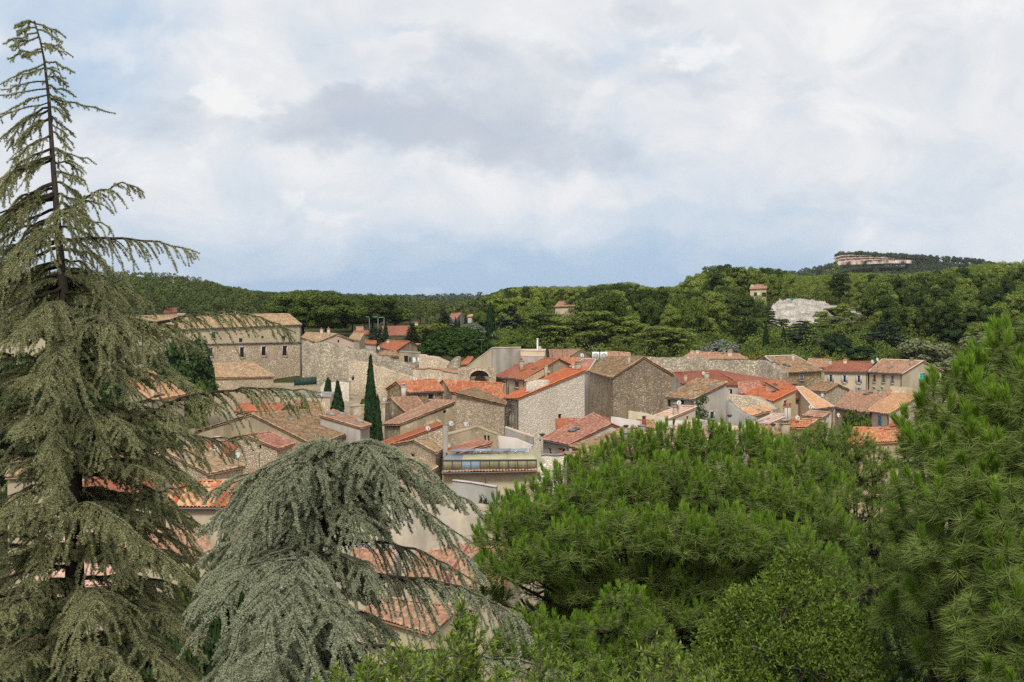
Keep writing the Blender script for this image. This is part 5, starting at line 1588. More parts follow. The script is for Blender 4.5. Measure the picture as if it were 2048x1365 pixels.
proto('yellow', proto_round(64, 4.5, 2.0, 14, .2, 18, .9, .05), [F_YELL, BARKG], 4.5)
proto('green', proto_round(65, 5.5, 2.4, 22, .17, 26, .85, .05), [F_BROAD, BARKG], 5.5)
proto('dome', proto_dome(66), [foliage('stone_pine_dome_needles', (.020, .045, .008, 1), (.060, .108, .018, 1), .1), BARK], 10.5)
for i in range(3): proto('cypress%d' % i, proto_cypress(70 + i, 8.0, [.9, .8, 1.1][i]), [F_CYP, BARK], 8.0)
for i in range(3): proto('fir%d' % i, proto_conifer(80 + i, 8.0, [2.6, 3.2, 2.2][i]), [F_DARK, BARK], 8.0)
for i in range(2): proto('cedar%d' % i, proto_conifer(85 + i, 9.0, [4.0, 4.6][i], 9, .24, 30, .18), [F_BLUE, BARK], 9.0)

def plant(key, name, px, Y, top, label, cat='tree', group=None, width=None, rot=None, hmin=None):
    """stand a tree on the terrain so that its top reaches image row top; width in photo pixels scales the crown"""
    x = (px - CX) / F * Y
    z0 = gz(x, Y)
    h = at(px, top, Y)[2] - z0
    me, ph = PROTO[key]
    if h < (hmin or .8):
        return None
    o = bpy.data.objects.new(name, me)
    COL.objects.link(o)
    s = h / ph
    sx = s
    if width is not None:
        w0 = max(abs(v) for v in (PW[key],))
        sx = (width * Y / F) / (2 * w0)
    o.location = (x, Y, z0 - .1)
    o.scale = (sx, sx, s)
    o.rotation_euler = (0, 0, random.uniform(0, 6.28) if rot is None else rot)
    return tag(o, label, cat, group)
PW = {}
for k_, (me_, h_) in PROTO.items():
    co = np.empty(len(me_.vertices) * 3, np.float32); me_.vertices.foreach_get('co', co)
    PW[k_] = float(np.percentile(np.abs(co.reshape(-1, 3)[:, :2]), 98))

# hand-placed trees one can tell apart: (kind, px, Y, top row, crown width px, name, label)
NAMED = [
 ('oak', 362, 205, 668, 128, 'oak_tree', 'dark round evergreen oak in front of the long building'),
 ('green', 395, 196, 752, 48, 'shrub', 'fresh green bush at the foot of the dark round oak'),
 ('plane0', 606, 325, 576, 132, 'plane_tree', 'leftmost tall plane tree touching the long roof'),
 ('plane1', 652, 318, 578, 128, 'plane_tree', 'broad plane tree over the twin chimneys'),
 ('plane0', 705, 345, 588, 90, 'plane_tree', 'plane tree behind the dish and pale gable'),
 ('plane1', 745, 352, 588, 100, 'plane_tree', 'plane tree behind the street lamps'),
 ('round1', 792, 360, 612, 70, 'tree', 'rounded green tree right of the street lamps'),
 ('cedar0', 752, 296, 652, 50, 'blue_conifer', 'small blue conifer among roofs below the lamps'),
 ('cypress1', 771, 300, 643, 11, 'cypress_tree', 'thin dark cypress left of the long low roof'),
 ('fir0', 824, 288, 645, 34, 'fir_tree', 'dark spiky fir at the right end of the brown-red roof'),
 ('fir2', 852, 280, 655, 26, 'fir_tree', 'little dark fir left of the round pine dome'),
 ('yellow', 872, 292, 644, 74, 'tree', 'ochre-green tree rising behind the round pine left shoulder'),
 ('round0', 846, 305, 645, 56, 'tree', 'mid green tree behind the dark fir'),
 ('dome', 914, 252, 652, 142, 'stone_pine', 'big smooth round stone pine behind the town centre'),
 ('silver', 946, 300, 643, 56, 'silver_tree', 'silvery tree over the round pine top'),
 ('cypress2', 980.5, 300, 604, 20, 'cypress_tree', 'tall pointed cypress right of the round pine'),
 ('cedar1', 1022, 300, 607, 74, 'cedar_tree', 'dark tiered cedar beside the pointed cypress'),
 ('round2', 962, 330, 622, 36, 'tree', 'pale green tree directly behind the pointed cypress'),
 ('fir1', 911, 340, 632, 10, 'fir_tree', 'small fir in front of the pink-roofed villa'),
 ('fir2', 918, 338, 633, 9, 'fir_tree', 'second small fir before the white villa wall'),
 ('fir0', 931, 344, 628, 11, 'fir_tree', 'fir between the two villa roofs'),
 ('fir0', 890, 350, 622, 40, 'fir_tree', 'dark firs left of the pink-roofed villa'),
 ('pine1', 1080, 285, 622, 92, 'pine_tree', 'bright pine behind the white flue pole'),
 ('round3', 1003, 262, 672, 60, 'tree', 'dark green tree between round pine and grey block'),
 ('round0', 1045, 266, 668, 62, 'tree', 'dark tree above the windowless grey block'),
 ('pine5', 1190, 280, 620, 128, 'pine_tree', 'large bright pine behind the air-conditioning unit'),
 ('pine2', 1248, 284, 632, 96, 'pine_tree', 'pine right of the largest bright pine'),
 ('pine1', 1305, 272, 650, 104, 'pine_tree', 'clumped yellow-green pine behind the long rampart'),
 ('pine3', 1130, 282, 634, 90, 'pine_tree', 'dark-hearted pine behind the crossbar aerial'),
 ('pine0', 1352, 276, 656, 84, 'pine_tree', 'low pine left of the silver round tree'),
 ('silver', 1440, 262, 676, 86, 'silver_tree', 'grey silver round tree behind the long rampart'),
 ('yellow', 1516, 258, 700, 42, 'tree', 'small yellowing tree beside the pale stone chimney'),
 ('cypress0', 1532, 282, 648, 13, 'cypress_tree', 'left of two slim cypresses behind the beige roof'),
 ('cypress1', 1567, 280, 654, 13, 'cypress_tree', 'right of two slim cypresses behind the beige roof'),
 ('cedar0', 1600, 285, 638, 78, 'cedar_tree', 'blue-grey tiered cedar below the white rock'),
 ('fir1', 1500, 290, 642, 40, 'fir_tree', 'dark tapering fir above the silver round tree'),
 ('oak', 1672, 276, 664, 56, 'tree', 'dark round tree right of the tiered cedar'),
 ('cedar1', 1770, 288, 640, 110, 'cedar_tree', 'large dark spreading cedar behind the street houses'),
 ('oak', 1720, 270, 690, 60, 'tree', 'dark low tree over the orange street roof'),
 ('olive1', 1852, 268, 674, 104, 'olive_tree', 'large grey-green rounded tree right of the end street house'),
 ('olive0', 1905, 258, 712, 80, 'olive_tree', 'lower grey-green tree next to the turquoise shutter gable'),
 ('olive1', 1985, 272, 660, 110, 'olive_tree', 'olive-green tree behind the right foreground pine'),
 ('fir0', 1890, 296, 610, 60, 'fir_tree', 'tall dark fir standing out of the right slope'),
 ('round2', 1975, 290, 640, 80, 'tree', 'green rounded tree on the far right slope foot'),
 ('green', 1712, 150, 803, 78, 'tree', 'small fresh green tree in front of the peach roof'),
 ('cypress0', 741, 158, 711, 34, 'cypress_tree', 'tall slim dark cypress in the middle of the town'),
 ('cypress2', 755, 157, 790, 27, 'cypress_tree', 'shorter cypress clump joined to the tall one'),
 ('cypress2', 675, 166, 762, 44, 'fir_tree', 'small dark cone-shaped conifer among the roofs'),
 ('green', 742, 172, 778, 56, 'shrub', 'green bush right behind the tall cypress'),
 ('oak', 40, 150, 690, 190, 'tree', 'dark leafy tree behind the left edge of the tall cedar'),
 ('oak', 190, 165, 690, 130, 'tree', 'dark leafy tree just right of the tall cedar trunk'),
 ('oak', 120, 128, 800, 150, 'tree', 'lower dark tree behind the tall cedar trunk'),
 ('yellow', 604, 176, 786, 26, 'shrub', 'potted greenery on the terrace below the rampart'),
 ('oak', 972, 105, 982, 36, 'shrub', 'dark fig bush against the concrete retaining wall'),
 ('green', 948, 238, 712, 26, 'shrub', 'creeping green bush by the sloping cream side wall'),
 ('oak', 655, 229, 752, 14, 'shrub', 'dark bush growing on the rampart foot'),
 ('green', 270, 160, 812, 110, 'shrub', 'dark green thicket left of the orange-pink house'),
 ('green', 330, 140, 850, 100, 'shrub', 'green thicket behind the large stone gable'),
 ('oak', 1190, 34, 1075, 250, 'shrub', 'deep green undergrowth left below the umbrella pine'),
 ('oak', 1345, 38, 1040, 280, 'shrub', 'deep green undergrowth in the shade of the umbrella pine'),
 ('oak', 1490, 36, 1050, 270, 'shrub', 'deep green undergrowth right below the umbrella pine'),
 ('oak', 1630, 40, 1040, 260, 'shrub', 'dark thicket behind the yellow-green shrub'),
 ('oak', 1790, 42, 1010, 260, 'shrub', 'dark thicket between the right-hand pines'),
 ('oak', 1960, 40, 1080, 240, 'shrub', 'dark thicket behind the near right pine'),
 ('green', 1080, 40, 1280, 160, 'shrub', 'green thicket behind the young pine tuft'),
 ('oak', 50, 36, 1170, 240, 'shrub', 'dark undergrowth at the lower left corner under the tall cedar'),
 ('oak', 300, 34, 1130, 210, 'shrub', 'dark undergrowth between the tall cedar trunk and the weeping cedar'),
 ('oak', 470, 40, 1050, 170, 'shrub', 'dark bush behind the left skirt of the weeping cedar'),
 ('oak', 600, 32, 1130, 200, 'shrub', 'dark undergrowth behind the weeping cedar trunk'),
 ('green', 395, 78, 1100, 130, 'shrub', 'yellow-green garden tree between the two cedars'),
]
for key, px, Y, top, wd, nm, lab in NAMED:
    plant(key, nm, px, Y, top, lab, 'bush' if nm == 'shrub' else 'tree', None, wd)

# ------------------------------------------------------------------ the wooded hills
KEEP = [(1106, 1152, 600, 611, 372), (896, 950, 626, 646, 366), (1498, 1536, 566, 592, 396), (1542, 1660, 606, 640, 330), (1660, 1715, 618, 640, 346), (322, 374, 614, 634, 400), (1565, 1622, 594, 606, 372), (1678, 1800, 505, 535, 1400)]
def skyline(px):
    return np.interp(px, [-400, 150, 230, 330, 400, 450, 500, 540, 600, 700, 790, 830, 900, 960, 1000, 1020, 1060, 1150, 1200, 1260, 1300, 1350, 1380, 1410, 1460, 1500, 1560, 1600, 1650, 1720, 1790, 1850, 1910, 1950, 2048, 2400],
                     [535, 540, 541, 545, 556, 570, 580, 583, 585, 592, 592, 598, 602, 596, 580, 575, 572, 572, 568, 562, 574, 572, 556, 534, 526, 532, 538, 552, 548, 544, 548, 542, 536, 526, 520, 500])
def blocked(px, Y, top, wpx):
    for x0, x1, y0, y1, Yh in KEEP:
        if Y < Yh and px + wpx / 2 > x0 and px - wpx / 2 < x1 and top < y1:
            return True
    return False
rng_h = np.random.default_rng(77)
HILL = []
# rows on the right-hand hill
Yr = 296.0
while Yr < 600:
    step = 5.5 * F / Yr
    px = 985 + rng_h.uniform(0, step)
    while px < 2330:
        p = px + rng_h.normal(0, step * .2); Y = Yr + rng_h.normal(0, 1.6)
        HILL.append((p, Y))
        px += step
    Yr += 5.4
xs = np.array([(p - CX) / F * Y for p, Y in HILL]); ysv = np.array([Y for p, Y in HILL])
zs = ground(xs, ysv)
cands = []
for (p, Y), x, z in zip(HILL, xs, zs):
    h = rng_h.uniform(6.2, 10.0) * (1.12 if 1360 < p < 1500 and 370 < Y < 430 else 1)
    top = HZ + (CAMZ - z - h) / Y * F
    sk = skyline(p) + rng_h.uniform(0, 5)
    if top < sk:
        h -= (sk - top) / F * Y; top = sk
    if h < 3.0: continue
    wpx = 5.6 * h / 8 * F / Y
    if blocked(p, Y, top, wpx): continue
    if 1540 < p < 1722 and 326 < Y < 372: continue
    cands.append((p, Y, top, h))
# a closing row of crowns along the skyline itself
px = 960
while px < 2200:
    Y = float(np.interp(px, [960, 1100, 1380, 1480, 1600, 1750, 2048], [520, 470, 405, 405, 500, 520, 540])) + rng_h.uniform(-8, 8)
    x = (px - CX) / F * Y; z = gz(x, Y)
    top = skyline(px) + rng_h.uniform(-2, 3)
    h = (at(px, top, Y)[2] - z)
    if h > 3 and not blocked(px, Y, top, 36): cands.append((px, Y, top, h))
    px += rng_h.uniform(17, 27)
cands.sort(key=lambda c: -c[3] / c[1])
kinds = ['pine0', 'pine1', 'pine2', 'pine3', 'pine4', 'pine5', 'pine6', 'pine2', 'round0', 'round2', 'pine5', 'pine6']
ZONE = lambda p: 'pine wood behind the town centre' if p < 1360 else ('pine wood around the white rock' if p < 1740 else 'wooded slope at the right edge')
indiv = [c for c in cands if c[0] < 2100][:285]
rest = [c for c in cands if c not in set(indiv)]
for p, Y, top, h in indiv:
    k = kinds[int(rng_h.integers(len(kinds)))]
    pine = k.startswith('pine')
    z = ZONE(p)
    plant(k, 'pine_tree' if pine else 'broadleaf_tree', p, Y, top, ('rounded green pine crown in the ' if pine else 'dense dark-green leafy tree in the ') + z, 'tree', 'trees of the ' + z,
          width=4.2 * (h / 8) ** .7 * F / Y * rng_h.uniform(.85, 1.4))

def merged_wood(name, label, spots, mats, size, per, seed, shape='pine'):
    """a far wood that reads as one mass: spots = (x, y, z0, h, w)"""
    rng = np.random.default_rng(seed)
    mb = MB()
    for x, y, z0, h, w in spots:
        lob = []
        for k in range(5):
            a = k * 1.256 + rng.uniform(0, 1); q = 0 if k == 0 else .55
            r = w * rng.uniform(.34, .46)
            lob.append(((x + w * q * math.cos(a) * .8, y + w * q * math.sin(a) * .8, z0 + h - r * .8 - (0 if k == 0 else rng.uniform(.1, .6) * h)), (r, r, r * .75)))
        tone = rng.uniform(0, .5)
        for c, r in lob:
            u = rand_unit(rng, per); u = u[u[:, 2] > -.5]
            P = np.asarray(c) + u * np.asarray(r) * rng.uniform(.75, 1.05, len(u))[:, None]
            N = u + rng.normal(0, .5, u.shape) + [0, 0, .4]; N /= np.linalg.norm(N, axis=1)[:, None]
            leaf_quads(mb, P, N, size * w / 3, rng, 0, np.clip(tone + rng.uniform(0, .5, len(u)), 0, 1))
        mb.tube([(x, y, z0 - 1), (x, y, z0 + h * .4)], [.2, .1], 4, 1, cap=False)
    return solo(name, mb, mats, (0, 0, 0), label, 'wood', None, 'stuff')
merged_wood('hillside_wood', 'dense pines filling the back of the right-hand hill', [((p - CX) / F * Y, Y, gz((p - CX) / F * Y, Y), h, 2.4 * (h / 8) ** .6) for p, Y, top, h in rest], [F_PINE, BARK], .2, 130, 5)
sc_ = []
ru = np.random.default_rng(31)
for i in range(1900):
    p = ru.uniform(985, 2200); Y = ru.uniform(262, 430)
    if 1530 < p < 1730 and 318 < Y < 374: continue
    if blocked(p, Y, HZ + (CAMZ - gz((p - CX) / F * Y, Y) - 2.5) / Y * F, 20): continue
    sc_.append(((p - CX) / F * Y, Y, 0, ru.uniform(1.2, 3.6), ru.uniform(1.4, 2.8)))
zz = ground([q[0] for q in sc_], [q[1] for q in sc_])
merged_wood('scrub', 'tangled evergreen scrub under the pines of the right-hand hill', [(q[0], q[1], z, q[3], q[4]) for q, z in zip(sc_, zz)], [F_BROAD, BARK], .2, 60, 15)
# left and middle distance
sp = []
Yr = 372.0
F_FARW = foliage('far_wood_needles', (0.048, 0.071, 0.021, 1), (0.144, 0.172, 0.051, 1), .1, patch=.15)
while Yr < 960:
    sx_ = 8.5 if Yr < 620 else 10.5
    step = sx_ * F / Yr
    px = -330 + rng_h.uniform(0, step)
    while px < 1075:
        p = px + rng_h.normal(0, step * .22); Y = Yr + rng_h.normal(0, 2.5)
        x = (p - CX) / F * Y
        sp.append([x, Y, p])
        px += step
    Yr += sx_
za = ground([s_[0] for s_ in sp], [s_[1] for s_ in sp])
S2, S3 = [], []
for (x, Y, p), z in zip(sp, za):
    h = rng_h.uniform(6.5, 10.5)
    top = HZ + (CAMZ - z - h) / Y * F
    sk = skyline(p) + rng_h.uniform(0, 4)
    if top < sk:
        h -= (sk - top) / F * Y; top = sk
    if h < 2.5: continue
    if blocked(p, Y, top, 5 * F / Y): continue
    S2.append((x, Y, z, h, rng_h.uniform(2.6, 3.8)))
px = 120
while px < 1010:
    Y = float(np.interp(px, [100, 500, 700, 1000], [790, 830, 890, 700])) + rng_h.uniform(-10, 10)
    x = (px - CX) / F * Y; z = gz(x, Y); h = at(px, skyline(px) + rng_h.uniform(-2, 2), Y)[2] - z
    if h > 2: S2.append((x, Y, z, min(h, 14), 3.4))
    px += rng_h.uniform(9, 15)
merged_wood('hillside_wood', 'dense pine wood covering the left-hand and middle hills', S2, [F_FARW, BARK], .27, 90, 6)
# gardens and copses on the slope below the viewpoint and on both flanks of the town
S7 = []
rg = np.random.default_rng(41)
for i in range(900):
    Y = rg.uniform(46, 262)
    if Y < 118: x = rg.uniform(.075, .62) * Y
    else: x = rg.choice([rg.uniform(.31, .62), rg.uniform(-.62, -.36)]) * Y
    S7.append((x, Y, rg.uniform(2.6, 5.0 if Y > 118 else 4.2), rg.uniform(1.8, 3.2)))
z7 = ground([q[0] for q in S7], [q[1] for q in S7])
merged_wood('garden_copse', 'tangle of garden trees and bushes on the slope below the viewpoint', [(q[0], q[1], z, q[2], q[3]) for q, z in zip(S7, z7)], [F_BROAD, BARK], .2, 60, 17)
# far ridge and mesa woods
S4 = []
rngm = np.random.default_rng(8)
for i in range(900):
    p = rngm.uniform(1560, 2130); Y = rngm.uniform(1330, 1640)
    x = (p - CX) / F * Y; z = gz(x, Y)
    h = rngm.uniform(5, 8.5)
    if 1676 < p < 1812 and 1395 < Y < 1452: continue
    S4.append((x, Y, z, h, rngm.uniform(2.8, 4.4)))
F_MESA = foliage('mesa_wood_needles', (.040, .062, .034, 1), (.105, .132, .066, 1), .1, patch=.08)
merged_wood('mesa_wood', 'bluish pines on the far flat-topped hill', S4, [F_MESA, BARK], .45, 34, 9)
S5 = []
for i in range(1500):
    p = rngm.uniform(300, 1080); Y = rngm.uniform(1500, 2700)
    x = (p - CX) / F * Y; z = gz(x, Y)
    S5.append((x, Y, z, rngm.uniform(7, 12), rngm.uniform(6, 10)))
merged_wood('far_ridge_wood', 'blue-green wood along the farthest ridge', S5, [F_MESA, BARK], .6, 14, 10)

# ------------------------------------------------------------------ bare rock
def rock_mat(name, a, b, c_):
    t = NT(name, .95, .1)
    v = t.coord()
    n1 = t.noise(v, .35, 8, .65, .6)
    n2 = t.noise(t.coord('Object', (1, 1, 2.2)), 1.6, 6, .7)
    col = t.ramp(n1, [(.3, a), (.55, b), (.75, c_)])
    col = t.mix(t.math('MULTIPLY', t.ramp(n2, [(.52, g(0)), (.66, g(1))]), .55), col, srgb(110, 102, 92))
    t.bump(n2, .5, .8)
    return t.out(col)
def outcrop():
    rng = np.random.default_rng(4)
    outl = lambda p: np.interp(p, [1525, 1540, 1560, 1645, 1665, 1685, 1700, 1722, 1735], [0, .8, 1, .95, .5, .28, .7, .6, 0])
    ps = np.linspace(1525, 1735, 230); yv = np.linspace(318, 376, 200)
    Pm, Ym = np.meshgrid(ps, yv, indexing='ij')
    X = (Pm - CX) / F * Ym
    Z = ground(X, Ym)
    nz = np.sin(X * .55 + Ym * .31) + np.sin(X * 1.3 - Ym * .5 + 2) * .7 + np.sin(Ym * .9 + 1 + X * .35) * .6 + rng.normal(0, .12, X.shape)
    a = np.clip(outl(Pm) * np.clip(np.minimum((Ym - np.interp(Pm, [1535, 1560, 1600, 1650, 1690, 1725], [336, 324, 322, 334, 350, 340])) / 7, (np.interp(Pm, [1535, 1560, 1585, 1650, 1690, 1725], [346, 362, 374, 364, 360, 352]) - Ym) / 6), 0, 1) * 1.5 - .42 + .2 * nz, -.6, 1)
    strat = (Z + .25 * np.sin(X * .8 + Ym * .3) + rng.normal(0, .05, X.shape)) / .75
    cr = np.abs(np.sin(X * .7 + Ym * .25 + .8 * np.sin(Ym * .6)))
    bump = .5 * np.sin(X * .9 + Ym * .4) + .4 * np.sin(X * 1.9 - Ym * .8 + 1) + .35 * np.sin(Ym * 1.3 + X * .2) + rng.normal(0, .16, X.shape)
    led = np.floor((Ym - 312) / 6.5) * .28
    Z = Z + a * (1.4 + .32 * bump) - .25
    st_ = Z / .5
    Z = np.where(a > .1, (np.floor(st_) + np.clip((st_ - np.floor(st_)) * 3.5 - 1.2, 0, 1)) * .5 + .12 * bump - .45 * np.exp(-(cr / .12) ** 2), Z)
    m, n = X.shape
    i, j = np.meshgrid(np.arange(m - 1), np.arange(n - 1), indexing='ij')
    mb = MB(); mb.add(np.stack([X, Ym, Z], -1).reshape(-1, 3), np.stack([i * n + j, (i + 1) * n + j, (i + 1) * n + j + 1, i * n + j + 1], -1).reshape(-1, 4))
    solo('rock_outcrop', mb, rock_mat('white_limestone', srgb(146, 138, 126), srgb(194, 186, 174), srgb(216, 210, 200)), (X.mean(), 340, Z.mean()), kind='structure')
    # bushes on the rock
    for k, (p, Y, wpx, top) in enumerate([(1590, 345, 28, 632), (1632, 340, 22, 640), (1668, 345, 42, 612), (1700, 338, 34, 625), (1560, 352, 20, 612), (1648, 330, 30, 652), (1615, 322, 44, 655), (1575, 318, 46, 660), (1720, 326, 40, 650), (1548, 316, 40, 648), (1645, 318, 50, 640), (1680, 322, 60, 632), (1606, 333, 24, 645), (1655, 352, 22, 618), (1563, 322, 26, 655)]):
        plant(['round3', 'olive0'][k % 2], 'shrub', p, Y, top, ['round green bush growing on the white rock', 'olive-green bush growing on the white rock'][k % 2], 'bush', 'bushes on the white rock', wpx)
outcrop()
for i_, (p_, Y_, w_, t_) in enumerate([(1562, 316, 40, 636), (1612, 318, 46, 640), (1646, 326, 36, 622), (1692, 334, 44, 606), (1530, 330, 40, 612), (1738, 340, 46, 604)]):
    plant(['pine1', 'pine4', 'pine0'][i_ % 3], 'pine_tree', p_, Y_, t_, ['bushy pine at the lower left of the white rock', 'bushy pine below the middle of the white rock', 'pine in front of the white rock right half', 'pine splitting the right end of the white rock', 'pine at the left foot of the white rock', 'pine right of the white rock'][i_], 'tree', None, w_)
def cliff():
    rng = np.random.default_rng(12)
    Y0 = 1415
    ps = np.linspace(1672, 1820, 120)
    topr = np.interp(ps, [1672, 1680, 1700, 1740, 1780, 1800, 1820], [515, 511, 510, 512, 515.5, 519.5, 521])
    bot = np.interp(ps, [1672, 1690, 1740, 1780, 1820], [524, 523.5, 522, 520.5, 521])
    rows = np.linspace(0, 1, 14)
    V = []
    for r_ in rows:
        for p, t_, b_ in zip(ps, topr, bot):
            q = at(p, t_ + (b_ - t_) * r_, Y0)
            dy = 3 * math.sin(p * .17) + 2 * math.sin(p * .41 + 1) + rng.normal(0, .9) - 5 * r_ ** 2 + 1.6 * math.sin(r_ * 14 + p * .05)
            V.append(q + np.array([0, dy, 0]))
    for p, t_ in zip(ps, topr):
        q = at(p, t_, Y0); V.append(q + np.array([0, 14, -1.5]))
    for p, b_ in zip(ps, bot):
        q = at(p, b_, Y0); V.append(q + np.array([0, -6, -3.0]))
    n = 120
    Fc = []
    seq = [14] + list(range(14)) + [15]
    for a, b in zip(seq[:-1], seq[1:]):
        Fc += [[a * n + i, b * n + i, b * n + i + 1, a * n + i + 1] for i in range(n - 1)]
    mb = MB(); mb.add(V, Fc)
    t = NT('pink_limestone_cliff', .95, .1)
    n1 = t.noise(t.coord('Object', (1, 1, .25)), .12, 6, .65)
    n2 = t.noise(t.coord('Object', (1, 1, .12)), .45, 5, .7)
    col = t.ramp(n1, [(.3, srgb(164, 130, 116)), (.5, srgb(184, 164, 148)), (.7, srgb(196, 184, 170))])
    col = t.mix(t.math('MULTIPLY', t.ramp(n2, [(.5, g(0)), (.62, g(1))]), .6), col, srgb(126, 104, 92))
    solo('cliff', mb, t.out(col), at(1740, 520, Y0), kind='structure')
    S6 = []
    for i in range(240):
        p = rng.uniform(1674, 2020); Y = Y0 + rng.uniform(6, 40)
        tp = np.interp(p, [1672, 1690, 1740, 1800, 1900, 1960, 2020], [512, 510, 511, 515, 520, 526, 538])
        q = at(p, tp + 2, Y)
        S6.append((q[0], Y, q[2] - 1.0, rng.uniform(3.5, 6.0), rng.uniform(2.4, 3.8)))
    merged_wood('clifftop_wood', 'pines standing along the edge of the far pink cliff', S6, [F_MESA, BARK], .45, 50, 13)
cliff()
def lone_pines():
    for i, (p, top, wd, Y) in enumerate([(1672, 520, 20, 1390), (1638, 540, 16, 1380), (1652, 538, 14, 1385), (1622, 546, 12, 1380), (1606, 550, 10, 1375)]):
        plant(['pine4', 'pine0', 'pine1', 'pine3', 'pine2'][i], 'pine_tree', p, Y, top, ['tallest lone pine at the left foot of the far cliff', 'small skyline pine left of the far cliff', 'small skyline pine beside the tall one', 'tiny skyline pine farther left of the cliff', 'leftmost tiny pine on the far skyline'][i], 'tree', None, wd)
lone_pines()
# ------------------------------------------------------------------ foreground cedars
F_CED = foliage('cedar_needles', (.185, .198, .090, 1), (.465, .455, .240, 1), .1, .14, .8, 1.5)
F_CEDB = foliage('blue_cedar_needles', (.225, .245, .145, 1), (.480, .500, .335, 1), .1, .15, .8, 1.5)

TWIGD = plain('dark_twig_bark', (.04, .032, .024, 1), .95, .05, 0, .3)

class Twigs:
    def __init__(self, seed, sec=1.0):
        self.sec = sec; self.lg = 1.0; self.tk = 1.0
        self.rng = np.random.default_rng(seed)
        self.a, self.b = [], []
        self.wood = MB()

    def seg(self, pts):
        self.a.extend(pts[:-1]); self.b.extend(pts[1:])

    def branch(self, path, n_sec, sec_len, droop=.45, t0=.12, r0=.05, ter=.13, tlen=.2, flat=1.0, tipfol=True):
        rng = self.rng
        P = np.asarray(path, float)
        # smooth resample (Catmull-like through cumulative chord)
        c = np.concatenate([[0], np.cumsum(np.linalg.norm(np.diff(P, axis=0), axis=1))])
        L = c[-1]
        m = max(8, int(L / .12))
        s = np.linspace(0, L, m)
        Q = np.stack([np.interp(s, c, P[:, k]) for k in range(3)], -1)
        for _ in range(3):
            Q[1:-1] = .25 * Q[:-2] + .5 * Q[1:-1] + .25 * Q[2:]
        Q[1:-1] += rng.normal(0, .012, Q[1:-1].shape)
        self.wood.tube(Q, np.linspace(r0 * .7, .004, m), 5, 0, cap=False)
        T = np.gradient(Q, axis=0); T /= np.linalg.norm(T, axis=1)[:, None]
        i0 = int(m * .10)
        self.seg(list(Q[i0:]))
        n_sec = max(5, int(n_sec * self.sec))
        for k in range(n_sec):
            t = t0 + (1 - t0) * (k + rng.uniform(.1, .9)) / n_sec
            i = min(m - 1, int(t * (m - 1)))
            p, d = Q[i], T[i]
            lat = np.cross(d, UP); lat /= np.linalg.norm(lat) + 1e-9
            prof = min(1.0, (t / .35) ** .7) * (1.0 - .72 * max(0, (t - .35) / .65))
            for sd_ in (-1, 1):
                l = sec_len * self.lg * prof * rng.uniform(.55, 1.2)
                if l < .06: continue
                e = .9 * d + sd_ * lat * rng.uniform(.2, .85) * flat + UP * rng.uniform(-.2, .22)
                e /= np.linalg.norm(e)
                n2 = max(4, int(l / .09) + 2)
                u = np.linspace(0, 1, n2)[:, None]
                dr = droop * rng.uniform(.6, 1.5)
                S = p + e * l * u - UP * dr * l * u ** 2 + rng.normal(0, .008, (n2, 3)) * u
                self.seg(list(S))
                if l > .35:
                    self.wood.tube(S[:max(3, n2 * 2 // 3)], np.linspace(.012, .004, max(3, n2 * 2 // 3)), 3, 0, cap=False)
                nt = int(l / ter)
                for q in range(nt):
                    w_ = (q + rng.uniform(.2, .9)) / max(nt, 1)
                    j = min(n2 - 2, int(w_ * (n2 - 1)))
                    p2 = S[j]; d2 = S[j + 1] - S[j]; d2 = d2 / (np.linalg.norm(d2) + 1e-9)
                    l2 = np.cross(d2, UP); l2 /= np.linalg.norm(l2) + 1e-9
                    lt = tlen * self.tk * rng.uniform(.45, 1.15) * (1 - .55 * w_)
                    f_ = .75 * d2 + (1 if q % 2 else -1) * l2 * rng.uniform(.4, .9) - UP * rng.uniform(-.05, .55)
                    f_ /= np.linalg.norm(f_)
                    mid = p2 + f_ * lt * .55 - UP * lt * .03
                    self.seg([p2, mid, p2 + f_ * lt - UP * lt * .16])

    def foliage(self, dens, L=.026, W=.009):
        rng = self.rng
        A, B = np.array(self.a), np.array(self.b)
        d = B - A; ln = np.linalg.norm(d, axis=1)
        ok = ln > 1e-4
        A, d, ln = A[ok], d[ok], ln[ok]
        cnt = rng.poisson(ln * dens)
        idx = np.repeat(np.arange(len(A)), cnt)
        n = len(idx)
        ax = d[idx] / ln[idx][:, None]
        # rosettes: needles come in little bunches along the shoot
        tt = rng.uniform(0, 1, n)
        P = A[idx] + d[idx] * tt[:, None]
        rad = np.cross(ax, rand_unit(rng, n)); rad /= np.linalg.norm(rad, axis=1)[:, None] + 1e-9
        D = rad * 1.0 + ax * rng.uniform(.1, .9, n)[:, None] + UP * .3
        D /= np.linalg.norm(D, axis=1)[:, None]
        mb = MB()
        tone = np.clip(np.repeat(rng.uniform(.3, .7, len(A)), cnt) * .8 + rng.uniform(0, .2, n), 0, 1)
        needle_tris(mb, P, D, L * rng.uniform(.7, 1.35, n), np.full(n, W), rng, 0, tone)
        return mb, n

